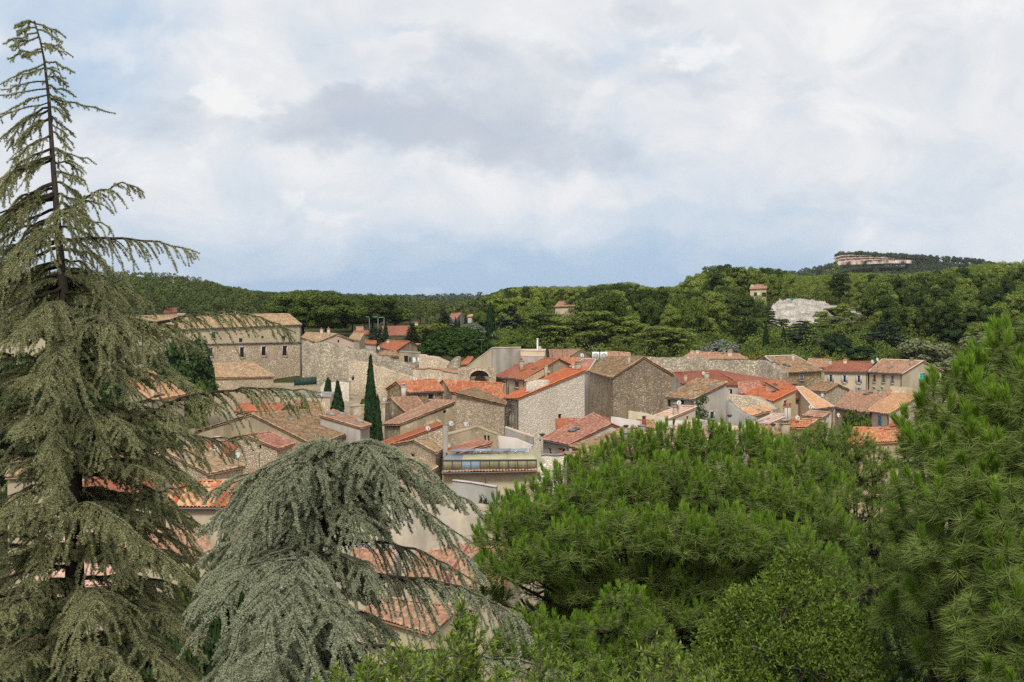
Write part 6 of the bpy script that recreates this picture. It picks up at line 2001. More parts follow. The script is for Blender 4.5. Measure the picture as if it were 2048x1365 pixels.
def left_cedar():
    Y0 = 21.0
    tx = lambda y: np.interp(y, [40, 100, 200, 300, 480, 700, 900, 1365, 1600], [68, 86, 98, 104, 118, 138, 147, 152, 155])
    base = at(155, 1500, Y0); gb = gz(base[0], base[1])
    root = thing('cedar_tree', 'tall drooping cedar at left with its bare top against the sky', 'tree', (base[0], base[1], gb))
    tw = Twigs(101, .68); tw.tk = .72; tw.lg = 1.1
    rng = tw.rng
    def P(px, py, dy=0): return at(px, py, Y0 + dy)
    def br(y0, pts, n, sl, **k):
        path = [P(tx(y0), y0)] + [P(*q) for q in pts]
        tw.branch(path, n, sl, **k)
    # trunk
    ys = np.linspace(42, 1560, 40)
    tp = np.array([P(tx(y), y) for y in ys]); tp = np.vstack([tp, [tp[-1][0], tp[-1][1], gb - .5]])
    wr = np.concatenate([np.interp(ys, [42, 150, 480, 900, 1560], [.008, .018, .05, .11, .16]), [.2]])
    mbt = MB(); mbt.tube(tp, wr, 9, 0)
    part('trunk', mbt, BARK, root, smooth=True)
    tw.seg(list(tp[:6]))
    # nodding leader and top whorls: short arms left and right
    tw.branch([P(70, 48), P(58, 40), P(40, 48), P(28, 58)], 5, .10, r0=.012, tlen=.08)
    for y0, xl, yl in [(46, 30, 56), (56, 36, 66), (66, 6, 88), (74, 20, 95), (98, 15, 118), (104, 44, 116), (128, -4, 172), (136, 30, 160), (164, 2, 180), (178, -30, 200), (190, -10, 232), (205, -40, 250)]:
        br(y0, [((tx(y0) + xl) / 2, (y0 + yl) / 2 - 5, rng.uniform(-.3, .3)), (xl, yl, rng.uniform(-.5, .5))], 9, .14, r0=.014, tlen=.09, ter=.12)
    for y0, xr, yr in [(48, 132, 76), (60, 125, 84), (88, 128, 100), (94, 147, 115), (124, 149, 146), (134, 132, 158), (152, 138, 174), (172, 152, 195), (186, 132, 214), (196, 140, 232), (214, 143, 245), (232, 152, 276), (246, 146, 290), (262, 140, 300)]:
        br(y0, [((tx(y0) + xr) / 2, (y0 + yr) / 2 - 6, rng.uniform(-.3, .3)), (xr, yr, rng.uniform(-.5, .5))], 8, .13, r0=.014, tlen=.09, ter=.12)
    br(196, [(150, 206, -.2), (190, 216, -.3), (231, 228, -.3)], 12, .12, r0=.018, tlen=.07)
    br(296, [(140, 310, -.4), (170, 320, -.5), (193, 330, -.5)], 11, .14, r0=.018, tlen=.09)
    # left-hand fronds hanging away
    for y0 in np.sort(rng.uniform(214, 640, 34)):
        k = (y0 - 214) / 426
        L = (105 + 190 * k) * rng.uniform(.6, 1.35)
        ang = rng.uniform(.42, .82)
        xe, ye = tx(y0) - L * math.cos(ang), y0 + L * math.sin(ang)
        dy = rng.uniform(-2.2, 2.2) * (.4 + k)
        br(y0, [(tx(y0) - L * .45, y0 + L * .16, dy * .5), (xe, ye, dy)], int(10 + 12 * k), .26 + .2 * k, droop=.7, r0=.025 + .02 * k, ter=.12, tlen=.15)
    # right-hand shorter sprays
    for y0 in np.arange(300, 640, 22):
        k = (y0 - 300) / 340
        L = 42 + 95 * k + rng.uniform(-8, 30)
        xe, ye = tx(y0) + L, y0 + L * rng.uniform(.25, .6)
        dy = rng.uniform(-1.5, 2.0) * (.4 + k)
        br(y0, [(tx(y0) + L * .5, y0 + L * .05, dy * .5), (xe, ye, dy)], int(8 + 8 * k), .22 + .16 * k, droop=.7, r0=.02 + .015 * k, ter=.125, tlen=.14)
    # the distinct long boughs
    br(432, [(150, 410, -.5), (195, 382, -.9), (245, 364, -1.2), (268, 368, -1.3), (288, 386, -1.3)], 24, .42, droop=.75, r0=.035, ter=.115, tlen=.16)
    br(420, [(120, 425, -1.2), (160, 432, -1.9), (215, 455, -2.3), (222, 462, -2.4)], 18, .40, droop=.8, r0=.03, ter=.115, tlen=.16)
    br(480, [(180, 478, -.3), (260, 478, -.5), (330, 486, -.6), (400, 508, -.6)], 30, .40, droop=1.0, r0=.04, ter=.125, tlen=.15)
    br(535, [(170, 540, .3), (225, 560, .6), (290, 600, .8), (310, 612, .8)], 20, .45, droop=.8, r0=.035, ter=.125)
    br(440, [(90, 470, -1.6), (40, 520, -2.4), (0, 570, -2.8)], 20, .5, droop=.8, r0=.03)
    br(640, [(210, 672, -.2), (300, 650, -.6), (400, 626, -.8), (470, 625, -.9), (545, 642, -.9), (592, 666, -.9)], 40, .55, droop=.85, t0=.22, r0=.05, ter=.125, tlen=.17)
    br(640, [(180, 640, -1.6), (240, 650, -2.4), (300, 680, -3.0), (330, 700, -3.2)], 26, .7, droop=.8, r0=.045, ter=.115, tlen=.18)
    br(600, [(110, 610, -1.6), (60, 640, -2.8), (20, 690, -3.4)], 24, .65, droop=.8, r0=.04, ter=.115, tlen=.18)
    br(690, [(120, 690, -1.8), (110, 720, -3.0), (90, 790, -3.6)], 24, .75, droop=.8, r0=.04, ter=.115, tlen=.18)
    br(890, [(220, 862, -.3), (300, 825, -.7), (380, 790, -1.0), (470, 776, -1.1), (560, 776, -1.1), (642, 786, -1.1)], 46, .62, droop=.95, t0=.25, r0=.06, ter=.125, tlen=.18)
    br(860, [(200, 830, 1), (290, 800, 1.6), (330, 790, 1.8)], 22, .6, droop=.9, r0=.045)
    br(880, [(230, 870, .6), (330, 862, 1.0), (430, 880, 1.2), (515, 868, 1.2)], 30, .6, droop=.8, t0=.3, r0=.05)
    # dark middle and lower whorls all round the trunk
    for ti, y00 in enumerate(np.arange(650, 1440, 92)):
        k = (y00 - 640) / 780
        for bi in range(10):
            y0 = y00 + rng.uniform(-14, 14)
            a = 2 * np.pi * (bi + rng.uniform(-.3, .3)) / 10 + ti * .9
            L = (1.9 + 1.5 * k) * rng.uniform(.55, 1.25)
            dx, dy = math.cos(a) * L * F / Y0, math.sin(a) * L
            if dx > 260: dx = 260
            px0 = tx(y0)
            e_ = L * F / Y0 * rng.uniform(.06, .26)
            br(y0, [(px0 + dx * .5, y0 - e_ * rng.uniform(-.1, .5), dy * .5), (px0 + dx * .85, y0 + e_ * .45, dy * .85), (px0 + dx, y0 + e_, dy)], 32, .55, droop=.32, t0=.08, r0=.045, ter=.13, tlen=.18)
    for y00 in np.arange(560, 1420, 60):
        for bi in range(5):
            k = (y00 - 560) / 860
            a = rng.uniform(0, 2 * np.pi); L = (.7 + .9 * k) * rng.uniform(.6, 1.2)
            dx, dy = math.cos(a) * L * F / Y0, math.sin(a) * L
            br(y00, [(tx(y00) + dx * .5, y00 + rng.uniform(-8, 12), dy * .5), (tx(y00) + dx, y00 + rng.uniform(5, 40), dy)], 18, .5, droop=.5, t0=.1, r0=.03, ter=.12, tlen=.17)
    # sprays across the trunk and the dark tangle right of it
    for y0, pts in [
        (745, [(150, 748, -1.4), (130, 790, -2.4), (90, 860, -2.8)]), (800, [(160, 805, -1.2), (190, 850, -2.0), (210, 920, -2.4)]), (850, [(120, 850, -1.6), (100, 890, -2.6), (120, 960, -3.0)]),
        (930, [(220, 915, .8), (300, 930, 1.2), (400, 985, 1.4)]), (950, [(230, 950, .2), (310, 980, .3), (380, 1030, .3)]), (905, [(220, 895, -.6), (290, 910, -1.0), (350, 965, -1.2)]),
        (980, [(240, 985, 1.2), (330, 1010, 1.8), (420, 1060, 2.0)]), (1040, [(250, 1050, .6), (340, 1075, .8), (430, 1120, 1.0)]), (870, [(240, 860, 1.4), (330, 880, 2.0), (420, 930, 2.2)]),
        (1100, [(240, 1110, 1.0), (330, 1130, 1.4), (440, 1180, 1.6)]), (1200, [(250, 1200, .8), (340, 1220, 1.0), (420, 1270, 1.2)]), (960, [(90, 965, 1), (20, 990, 1.4), (-40, 1040, 1.6)])]:
        br(y0, pts, 26, .55, droop=.55, t0=.12, r0=.04, ter=.12)
    # lower boughs reaching right and towards the camera
    br(1010, [(150, 1020, -1.5), (170, 1005, -2.6), (230, 1035, -3.6), (300, 1090, -4.2)], 30, .7, droop=.75, r0=.05, ter=.12)
    br(1020, [(250, 1020, -.6), (310, 985, -1.2), (370, 972, -1.5), (420, 975, -1.6)], 26, .45, droop=.9, t0=.25, r0=.045, ter=.125)
    br(1080, [(220, 1060, -1.6), (300, 1090, -2.4), (370, 1150, -2.8)], 30, .7, droop=.75, r0=.05, ter=.12)
    br(1000, [(80, 980, -1.6), (20, 1000, -2.4), (-40, 1050, -2.8)], 26, .6, droop=.75, r0=.05, ter=.12)
    br(1180, [(200, 1180, -2.2), (190, 1210, -3.6), (150, 1270, -4.4)], 30, .8, droop=.8, r0=.05, ter=.12)
    br(1290, [(180, 1290, -2.4), (230, 1310, -4.0), (260, 1365, -5.0)], 30, .75, droop=.8, r0=.05, ter=.12)
    br(1160, [(270, 1150, .3), (330, 1160, .6), (410, 1190, .8)], 26, .6, droop=.75, r0=.05)
    br(1240, [(250, 1250, -.5), (320, 1290, -.8), (380, 1350, -1)], 26, .7, droop=.75, r0=.05)
    br(1130, [(60, 1140, -.5), (-20, 1170, -.8), (-80, 1220, -1)], 24, .7, droop=.75, r0=.05)
    br(1250, [(60, 1270, -1), (-20, 1330, -1.8)], 24, .7, droop=.75, r0=.05)
    mb, n = tw.foliage(620, .0235, .009)
    part('foliage', mb, F_CED, root)
    part('branches', tw.wood, TWIGD, root)
    print('left cedar needles', n)
left_cedar()

def drooping_cedar():
    Y0 = 15.5
    base = at(600, 1700, Y0); gb = gz(base[0], base[1])
    root = thing('cedar_tree', 'blue-green weeping cedar with a drooping dome-shaped top at lower centre left', 'tree', (base[0], base[1], gb))
    tw = Twigs(202, .64); tw.tk = .72; tw.lg = 1.35; rng = tw.rng
    tx = lambda y: np.interp(y, [890, 960, 1100, 1400, 1800], [694, 668, 630, 604, 600])
    def P(px, py, dy=0): return at(px, py, Y0 + dy)
    ys = np.linspace(893, 1750, 26)
    tp = np.array([P(tx(y), y) for y in ys]); tp = np.vstack([tp, [tp[-1][0], tp[-1][1], gb - .5]])
    mbt = MB(); mbt.tube(tp, np.concatenate([np.interp(ys, [893, 1000, 1365, 1750], [.012, .04, .09, .13]), [.15]]), 9, 0)
    part('trunk', mbt, BARK, root, smooth=True)
    def br(y0, pts, n, sl, **k):
        tw.branch([P(tx(y0), y0)] + [P(*q) for q in pts], n, sl, **k)
    K = dict(droop=.5, r0=.03, ter=.12, tlen=.13)
    # arching boughs of the dome, nearest ones come forward
    for y0, pts in [
        (905, [(640, 898, -.3), (560, 925, -.5), (480, 960, -.6), (436, 978, -.6)]),
        (910, [(620, 912, .3), (540, 938, .5), (470, 1000, .7)]),
        (900, [(730, 890, -.6), (760, 930, -1.2), (790, 1010, -1.5), (800, 1060, -1.6)]),
        (898, [(740, 892, .0), (800, 925, .1), (850, 975, .1), (880, 1030, .1)]),
        (905, [(750, 905, .4), (830, 950, .6), (900, 990, .7), (938, 1030, .7)]),
        (915, [(600, 930, -1.0), (530, 1000, -1.6), (470, 1090, -1.9)]),
        (935, [(760, 950, -.3), (840, 1010, -.4), (900, 1060, -.4), (945, 1085, -.4)]),
        (960, [(780, 990, .3), (870, 1050, .5), (940, 1120, .5), (975, 1170, .5)]),
        (930, [(600, 950, .6), (520, 990, 1.0), (440, 1040, 1.2)]),
        (990, [(560, 1010, -.2), (490, 1080, -.3), (450, 1150, -.4)]),
        (960, [(690, 960, .8), (740, 1000, 1.3), (770, 1080, 1.5)])]:
        br(y0, pts, 26, .50 if pts[-1][0] < 800 else .3, **K)
    # whorls filling the dome
    for ti, (y0, L0) in enumerate([(903, .42), (952, .68), (1025, .90), (1120, 1.12), (1225, 1.32), (1330, 1.5), (1430, 1.6)]):
        nb = 6 if ti < 3 else 8
        for k in range(nb):
            a = 2 * np.pi * (k + rng.uniform(-.25, .25)) / nb + ti * 1.1
            L = L0 * rng.uniform(.5, 1.35)
            dx, dy = math.cos(a) * L * F / Y0, math.sin(a) * L
            if dx > 0: dx = min(dx, 120 if ti < 4 else 170)
            dr = L * F / Y0 * rng.uniform(.16, .5)
            px0, yy = tx(y0), y0 + rng.uniform(-8, 8)
            br(yy, [(px0 + dx * .4, yy - 12 - 6 * L, dy * .4), (px0 + dx * .75, yy + dr * .25, dy * .75), (px0 + dx, yy + dr, dy)], 24, .40, droop=.42, t0=.12, r0=.028, ter=.12, tlen=.13)
    # short inner boughs that keep the heart of the tree closed
    for y0 in np.arange(925, 1480, 50):
        for k in range(5):
            a = rng.uniform(0, 2 * np.pi); L = (.25 + .55 * (y0 - 900) / 500) * rng.uniform(.7, 1.2)
            dx, dy = math.cos(a) * L * F / Y0, math.sin(a) * L
            br(y0, [(tx(y0) + dx * .5, y0 + 4, dy * .5), (tx(y0) + dx, y0 + 10 + abs(dx) * .2, dy)], 16, .36, droop=.5, t0=.1, r0=.02, ter=.11, tlen=.13)
    # sprays that break the outline of the top
    for y0, pts in [
        (893, [(720, 876, .1), (760, 886, .1), (800, 905, .1)]), (893, [(670, 878, -.2), (630, 884, -.3), (590, 902, -.3)]),
        (900, [(600, 905, -.2), (520, 936, -.4), (450, 962, -.5), (405, 1002, -.5)]), (925, [(790, 935, .2), (870, 965, .3), (940, 1000, .3), (968, 1040, .3)]),
        (945, [(560, 960, .2), (490, 985, .4), (420, 1040, .5)]), (905, [(800, 912, -.3), (860, 940, -.5), (905, 985, -.5)])]:
        br(y0, pts, 22, .30, droop=.5, r0=.022, ter=.12, tlen=.12)
    # lower boughs
    K2 = dict(droop=.45, r0=.04, ter=.12, tlen=.15)
    for y0, pts in [
        (1090, [(560, 1110, -1.2), (480, 1160, -2.0), (420, 1240, -2.4), (365, 1300, -2.5)]),
        (1100, [(590, 1120, -1.8), (520, 1190, -2.8), (470, 1290, -3.2), (450, 1350, -3.3)]),
        (1110, [(600, 1130, -2.2), (590, 1210, -3.4), (600, 1300, -3.8), (640, 1370, -3.9)]),
        (1120, [(540, 1130, -.4), (450, 1160, -.6), (380, 1220, -.7)]),
        (1130, [(560, 1150, -2.4), (540, 1240, -3.6), (520, 1330, -4.0)]),
        (1200, [(540, 1240, -1.6), (470, 1320, -2.4), (430, 1400, -2.8)]),
        (1180, [(660, 1210, -2.4), (680, 1290, -3.4), (700, 1380, -3.6)]),
        (1250, [(560, 1280, -2.6), (540, 1360, -3.8)])]:
        br(y0, pts, 30, .5, **K2)
    for y0, pts in [
        (1040, [(560, 1030, 1.4), (480, 1035, 2.0), (390, 1060, 2.4)]), (1060, [(550, 1060, 1.0), (470, 1080, 1.6), (400, 1120, 2.0)]),
        (1110, [(540, 1120, 1.2), (470, 1150, 1.8), (420, 1210, 2.0)]), (1000, [(560, 990, 1.2), (500, 1010, 1.8), (440, 1060, 2.2)]),
        (1200, [(520, 1230, .8), (450, 1300, 1.2)]), (1080, [(600, 1090, 1.0), (560, 1150, 1.4), (520, 1220, 1.6)])]:
        br(y0, pts, 34, .5, **K2)
    # the long dark bough towards the pine
    br(1130, [(720, 1150, -.2), (800, 1158, -.4), (880, 1160, -.6), (940, 1180, -.8), (1000, 1215, -.9), (1060, 1256, -.9)], 44, .42, droop=1.15, t0=.2, r0=.045, ter=.12, tlen=.14)
    br(1090, [(740, 1080, .2), (830, 1095, .4), (900, 1135, .5), (960, 1170, .5)], 26, .36, droop=1.1, t0=.2, r0=.03, ter=.12, tlen=.13)
    br(1290, [(720, 1290, -.6), (830, 1300, -1.2), (950, 1312, -1.6), (1060, 1325, -1.8), (1165, 1368, -1.9)], 46, .42, droop=1.0, t0=.18, r0=.04, ter=.12, tlen=.14)
    br(1330, [(720, 1330, -1.0), (850, 1345, -1.8), (980, 1372, -2.2)], 34, .42, droop=.9, r0=.04, ter=.12)
    mb, n = tw.foliage(900, .0205, .0082)
    part('foliage', mb, F_CEDB, root)
    part('branches', tw.wood, TWIGD, root)
    print('drooping cedar needles', n)
drooping_cedar()

# ------------------------------------------------------------------ foreground pines
F_NEW = foliage('young_pine_candles', (0.062, 0.123, 0.011, 1), (0.230, 0.375, 0.038, 1), .05, .1, .6, 3)
F_OLDN = foliage('older_pine_needles', (0.075, 0.115, 0.023, 1), (0.247, 0.310, 0.078, 1), .05, .1, .6, 3)

def shoots(mbn, P, D, size, rng, nc=46, ns=64, W=.0062, spread=.85, cand=1.0, fat=.3, cp=1.0):
    """each shoot = an upright brush of young needles over a drooping skirt of older ones"""
    n = len(P)
    sz = size * rng.uniform(.75, 1.2, n)
    # candle
    idx = np.repeat(np.arange(n)[rng.uniform(0, 1, n) < cp], nc); m = len(idx)
    ax = D[idx]; s = (sz[idx] * cand)[:, None]
    rad = np.cross(ax, rand_unit(rng, m)); rad /= np.linalg.norm(rad, axis=1)[:, None] + 1e-9
    u = rng.uniform(0, 1, m)[:, None]
    base = P[idx] + ax * s * .46 * u + rad * s * .05 * fat / .3
    d = ax * 1.0 + rad * (fat * (1.5 - .5 * u)); d /= np.linalg.norm(d, axis=1)[:, None]
    tone = np.clip(rng.uniform(.1, .9, n)[idx] * .6 + rng.uniform(0, .4, m), 0, 1)
    needle_tris(mbn, base, d, (s[:, 0] * rng.uniform(.26, .36, m)), np.full(m, W * 1.25), rng, 0, tone)
    # skirt
    idx = np.repeat(np.arange(n), ns); m = len(idx)
    ax = D[idx]; s = sz[idx][:, None]
    rad = np.cross(ax, rand_unit(rng, m)); rad /= np.linalg.norm(rad, axis=1)[:, None] + 1e-9
    u = rng.uniform(0, 1, m)[:, None]
    base = P[idx] - ax * s * .55 * u
    d = rad * spread + ax * rng.uniform(-.1, .75, m)[:, None] - UP * .12; d /= np.linalg.norm(d, axis=1)[:, None]
    tone = np.clip(np.repeat(rng.uniform(0, .8, n), ns) * .6 + rng.uniform(0, .4, m), 0, 1)
    needle_tris(mbn, base, d, (s[:, 0] * rng.uniform(.55, .85, m)), np.full(m, W * .85), rng, 1, tone)

def pine_crown(name, label, Y0, lobes, base_px, size, seed, per=1.0, W=.0062, nc=46, ns=64, dens=30, trunk_r=.16, lean_out=.6, low=-.35, fat=.3, fork_dy=0.0, cprob=None):
    """lobes: (px, py, radius px, depth offset m)"""
    rng = np.random.default_rng(seed)
    b = at(*base_px, Y0); gb = gz(b[0], b[1])
    root = thing(name, label, 'tree', (b[0], b[1], gb))
    mbn, wood = MB(), MB()
    b = b + np.array([0, fork_dy, 0]); gb = gz(b[0], b[1])
    fork = at(base_px[0], base_px[1], Y0) + np.array([0, fork_dy, 0])
    trunk = MB(); trunk.tube([(b[0], b[1], gb - .5), (b[0] + .1, b[1], (gb + fork[2]) / 2), fork], [trunk_r * 1.3, trunk_r * 1.1, trunk_r], 9)
    part('trunk', trunk, BARK, root, smooth=True)
    tot = 0
    for lx, ly, lr, dy in lobes:
        c = at(lx, ly, Y0 + dy); r = lr * (Y0 + dy) / F
        n = int(2 * np.pi * r * r * dens * per * 1.5)
        u = rand_unit(rng, n * 2); u = u[u[:, 2] > (low if dy < 1.55 else -.9)][:n]
        rad = r * (.62 + .42 * rng.uniform(0, 1, len(u)) ** .5)
        P = c + u * rad[:, None] * [1, 1, .85]
        D = u * lean_out * np.clip(1.1 - u[:, 2:3], .25, 1) + np.array([0, 0, 1.0]) + rng.normal(0, .13, u.shape)
        D /= np.linalg.norm(D, axis=1)[:, None]
        shoots(mbn, P, D, size, rng, nc, ns, W, fat=fat, cp=1.0 if cprob is None else cprob(lx, ly))
        tot += len(P)
        # limbs: fork to lobe, then a spray of twigs to shoots
        mid = (fork + c) / 2 + np.array([0, 0, -.18]) * r
        m_ = 8
        t_ = np.linspace(0, 1, m_)[:, None]
        path = (1 - t_) ** 2 * fork + 2 * t_ * (1 - t_) * mid + t_ ** 2 * c
        wood.tube(path, np.linspace(.032, .014, m_), 6, 0, cap=False)
        for p, d in list(zip(P, D))[::3]:
            q0 = c + (p - c) * .15
            wood.tube([q0, (q0 + p) / 2 - UP * .06, p - d * size * .25], [.012, .009, .006], 3, 0, cap=False)
    part('foliage', mbn, [F_NEW, F_OLDN], root)
    part('branches', wood, BARK, root)
    print(label[:20], 'shoots', tot)
    return root

pine_crown('umbrella_pine', 'broad dense umbrella pine with upright bright green shoots in the centre right foreground', 19.5, [
    (1018, 1046, 56, .6), (1068, 1016, 60, .9), (1128, 985, 62, 1.1), (1198, 952, 64, 1.3), (1265, 922, 60, 1.4), (1335, 908, 66, 1.5), (1410, 908, 68, 1.5), (1490, 912, 66, 1.5), (1560, 936, 60, 1.3), (1622, 966, 56, 1.1), (1676, 1002, 46, .9),
    (1010, 1085, 66, .1), (1085, 1065, 76, .2), (1165, 1030, 80, .5), (1250, 1000, 84, .6), (1345, 990, 84, .7), (1440, 995, 84, .6), (1530, 1010, 80, .6), (1610, 1035, 74, .5), (1665, 1085, 52, .4),
    (1000, 1150, 56, -.2), (1060, 1150, 76, -.4), (1150, 1120, 86, -.5), (1250, 1095, 90, -.5), (1350, 1090, 90, -.6), (1455, 1095, 90, -.6), (1560, 1110, 84, -.5), (1630, 1140, 60, -.2),
    (990, 1205, 48, .2), (1180, 1190, 70, -.2), (1290, 1170, 72, -.3), (1410, 1180, 74, -.2), (1520, 1190, 76, -.2), (1610, 1205, 70, 0),
    (1240, 1236, 60, -.3), (1325, 1246, 64, -.4), (1410, 1250, 64, -.4), (1130, 1240, 70, .6), (1260, 1250, 80, .9), (1390, 1250, 80, .9), (1510, 1260, 80, .9), (1620, 1270, 70, .8), (1340, 1180, 90, 1.6), (1480, 1180, 90, 1.6), (1200, 1180, 80, 1.4),
    (1050, 1110, 64, 1.6), (1150, 1060, 84, 1.8), (1270, 1010, 90, 2.0), (1400, 985, 100, 2.2), (1540, 1010, 92, 2.0), (1625, 1060, 70, 1.7), (1100, 1180, 76, 1.6), (1580, 1160, 80, 1.7), (1240, 1130, 96, 1.8), (1400, 1120, 104, 2.0),
    (1340, 1030, 120, 2.2), (1200, 1060, 110, 2.0), (1480, 1050, 110, 2.2), (1600, 1090, 90, 1.8), (1090, 1100, 80, 1.6)],
    (1290, 1330), .20, 303, dens=36, nc=110, ns=56, low=-.02, fat=.22, fork_dy=1.3, cprob=lambda x, y: float(np.interp(y, [900, 1100, 1200], [1, .8, .45])))
pine_crown('young_pine', 'young pine tuft under the umbrella pine left side', 17.0, [(1060, 1265, 62, 0), (1120, 1290, 70, -.2), (1085, 1330, 70, -.3), (1160, 1350, 60, -.2), (1020, 1310, 50, .2)], (1095, 1420), .17, 311, dens=34, trunk_r=.06, nc=110, ns=60)
pine_crown('young_pine', 'young pine tuft below the middle of the umbrella pine', 17.5, [(1245, 1215, 52, 0), (1225, 1270, 66, -.1), (1285, 1290, 66, -.1), (1250, 1345, 74, -.2), (1330, 1340, 60, .1)], (1255, 1440), .16, 312, dens=34, trunk_r=.06, nc=110, ns=60)
pine_crown('pine_tree', 'near pine with long fat shoots filling the right edge', 12.5, [
    (2040, 700, 80, .6), (1985, 745, 66, .5), (1930, 762, 50, .3), (1870, 815, 54, .2), (1835, 860, 46, .2), (1980, 830, 86, 0), (2050, 810, 90, -.2), (1900, 890, 84, -.1), (1840, 930, 66, 0),
    (1980, 930, 96, -.5), (2060, 920, 90, -.7), (1880, 990, 90, -.4), (1960, 1030, 100, -.8), (2050, 1030, 100, -1), (1850, 1070, 80, -.2), (1920, 1120, 96, -.7), (2020, 1130, 100, -1.1),
    (1840, 1150, 70, .1), (1900, 1210, 90, -.4), (2000, 1230, 100, -1.2), (2070, 1260, 100, -1.4), (1990, 1330, 100, -1.3), (1900, 1310, 80, 0), (2060, 1380, 100, -1.4), (1800, 990, 40, .6), (1815, 1240, 60, .6), (1950, 900, 110, 1.8), (2030, 1000, 120, 1.8), (1900, 1050, 100, 1.7), (1980, 1180, 120, 1.7), (1880, 1200, 90, 1.7), (2040, 790, 90, 1.6)],
    (1960, 1480), .205, 404, dens=27, W=.0056, nc=170, ns=110, fat=.34, low=-.12, fork_dy=.8, cprob=lambda x, y: float(np.interp(y, [700, 900, 1100, 1300], [.95, .6, .22, .3])))
pine_crown('pine_tree', 'softer brownish-green pine between the umbrella pine and the right edge pine', 28.0, [
    (1600, 905, 50, .5), (1650, 890, 52, .6), (1700, 895, 48, .5), (1745, 930, 44, .4), (1640, 950, 62, 0), (1710, 960, 62, .1), (1760, 990, 52, .2), (1740, 1040, 60, 0), (1785, 1070, 50, .2), (1760, 1110, 60, -.1), (1800, 1150, 50, 0),
    (1745, 1180, 60, -.2), (1790, 1230, 60, -.2), (1750, 1280, 64, -.3), (1800, 1330, 70, -.3), (1740, 1360, 60, -.3), (1560, 900, 34, .8), (1810, 1010, 40, .6), (1800, 930, 34, .6)],
    (1740, 1480), .15, 505, dens=34, W=.0075, nc=24, ns=70, lean_out=1.1, trunk_r=.14)

# ------------------------------------------------------------------ leafy bushes at the bottom
F_LEAF = foliage('privet_leaves', (.110, .175, .020, 1), (.255, .340, .060, 1), .05, .3, .55, 4)
F_LEAF2 = foliage('shrub_leaves', (.070, .115, .014, 1), (.195, .275, .042, 1), .05, .3, .55, 4)
def lance_leaves(mb, P, D, L, W, rng, mi=0):
    n = len(P)
    S = np.cross(D, rand_unit(rng, n)); S /= np.linalg.norm(S, axis=1)[:, None] + 1e-9
    Nn = np.cross(S, D)
    l = (L * rng.uniform(.6, 1.2, n))[:, None]; w_ = (W * rng.uniform(.7, 1.2, n))[:, None]
    V = np.stack([P, P + D * l * .45 + S * w_ / 2 - Nn * l * .05, P + D * l - Nn * l * .18, P + D * l * .45 - S * w_ / 2 - Nn * l * .05], 1).reshape(-1, 3)
    mb.add(V, np.arange(4 * n).reshape(n, 4), mi, None, rng.uniform(0, 1, n))
def sprig_bush(name, label, Y0, stems, seed, leafL, leafW, mat, per=150, side=7, side_len=.28):
    """stems: (px base, py base, px tip, py tip, depth offset); upright leafy shoots with side twigs"""
    rng = np.random.default_rng(seed)
    b = at(np.mean([s[0] for s in stems]), max(s[1] for s in stems), Y0); gb = gz(b[0], b[1])
    root = thing(name, label, 'bush', (b[0], b[1], gb))
    mb, wood = MB(), MB()
    rootp = np.array([b[0], b[1], gb])
    for x0, y0, x1, y1, dy in stems:
        p0, p1 = at(x0, y0, Y0 + dy), at(x1, y1, Y0 + dy)
        wood.tube([rootp - UP * .2 + (p0 - rootp) * [.3, .3, 0], (rootp + p0) / 2 + (p0 - rootp) * [.2, .2, 0], p0], [.03, .022, .014], 5, 0, cap=False)
        L = np.linalg.norm(p1 - p0)
        tw_ = [(p0, p1)]
        for k in range(side):
            t_ = rng.uniform(.15, .85); q = p0 + (p1 - p0) * t_
            d = (p1 - p0) / L * .8 + rand_unit(rng, 1)[0] * .75; d /= np.linalg.norm(d)
            tw_.append((q, q + d * side_len * (1.15 - t_) * rng.uniform(.6, 1.2)))
        for a, e in tw_:
            ll = np.linalg.norm(e - a); d = (e - a) / (ll + 1e-9)
            n = max(6, int(per * ll))
            s = rng.uniform(.08, 1.0, n)[:, None]
            bow = np.cross(d, UP) * (.06 * ll) * np.sin(s * np.pi)
            P = a + (e - a) * s + bow
            rad = np.cross(d[None].repeat(n, 0), rand_unit(rng, n)); rad /= np.linalg.norm(rad, axis=1)[:, None] + 1e-9
            D = rad * .8 + d * .75 + UP * .1; D /= np.linalg.norm(D, axis=1)[:, None]
            lance_leaves(mb, P, D, leafL, leafW, rng)
            wood.tube([a, (a + e) / 2 + bow[0] * 0, e], [.008, .006, .003], 4, 0, cap=False)
    part('leaves', mb, mat, root)
    part('stems', wood, BARKG, root)
rs = np.random.default_rng(9)
def stems_fan(x0, x1, ytop, ybase, n, jit=40, dyr=.8):
    out = []
    for k in range(n):
        x = x0 + (x1 - x0) * (k + rs.uniform(.1, .9)) / n
        t_ = ytop(x) + rs.uniform(0, jit)
        out.append((x + rs.uniform(-30, 30), max(ybase, t_ + 120) + rs.uniform(0, 40), x + rs.uniform(-14, 14), t_, rs.uniform(-dyr, dyr)))
    return out
sprig_bush('privet_bush', 'bright green leafy sprigs at the bottom centre', 10.0, stems_fan(655, 1010, lambda x: np.interp(x, [655, 700, 770, 850, 900, 960, 1010], [1325, 1300, 1285, 1295, 1250, 1290, 1330]), 1420, 22) + [(905, 1400, 930, 1190, 0), (915, 1380, 915, 1215, .1), (940, 1400, 950, 1235, .2)], 21, .055, .013, F_LEAF, 190)
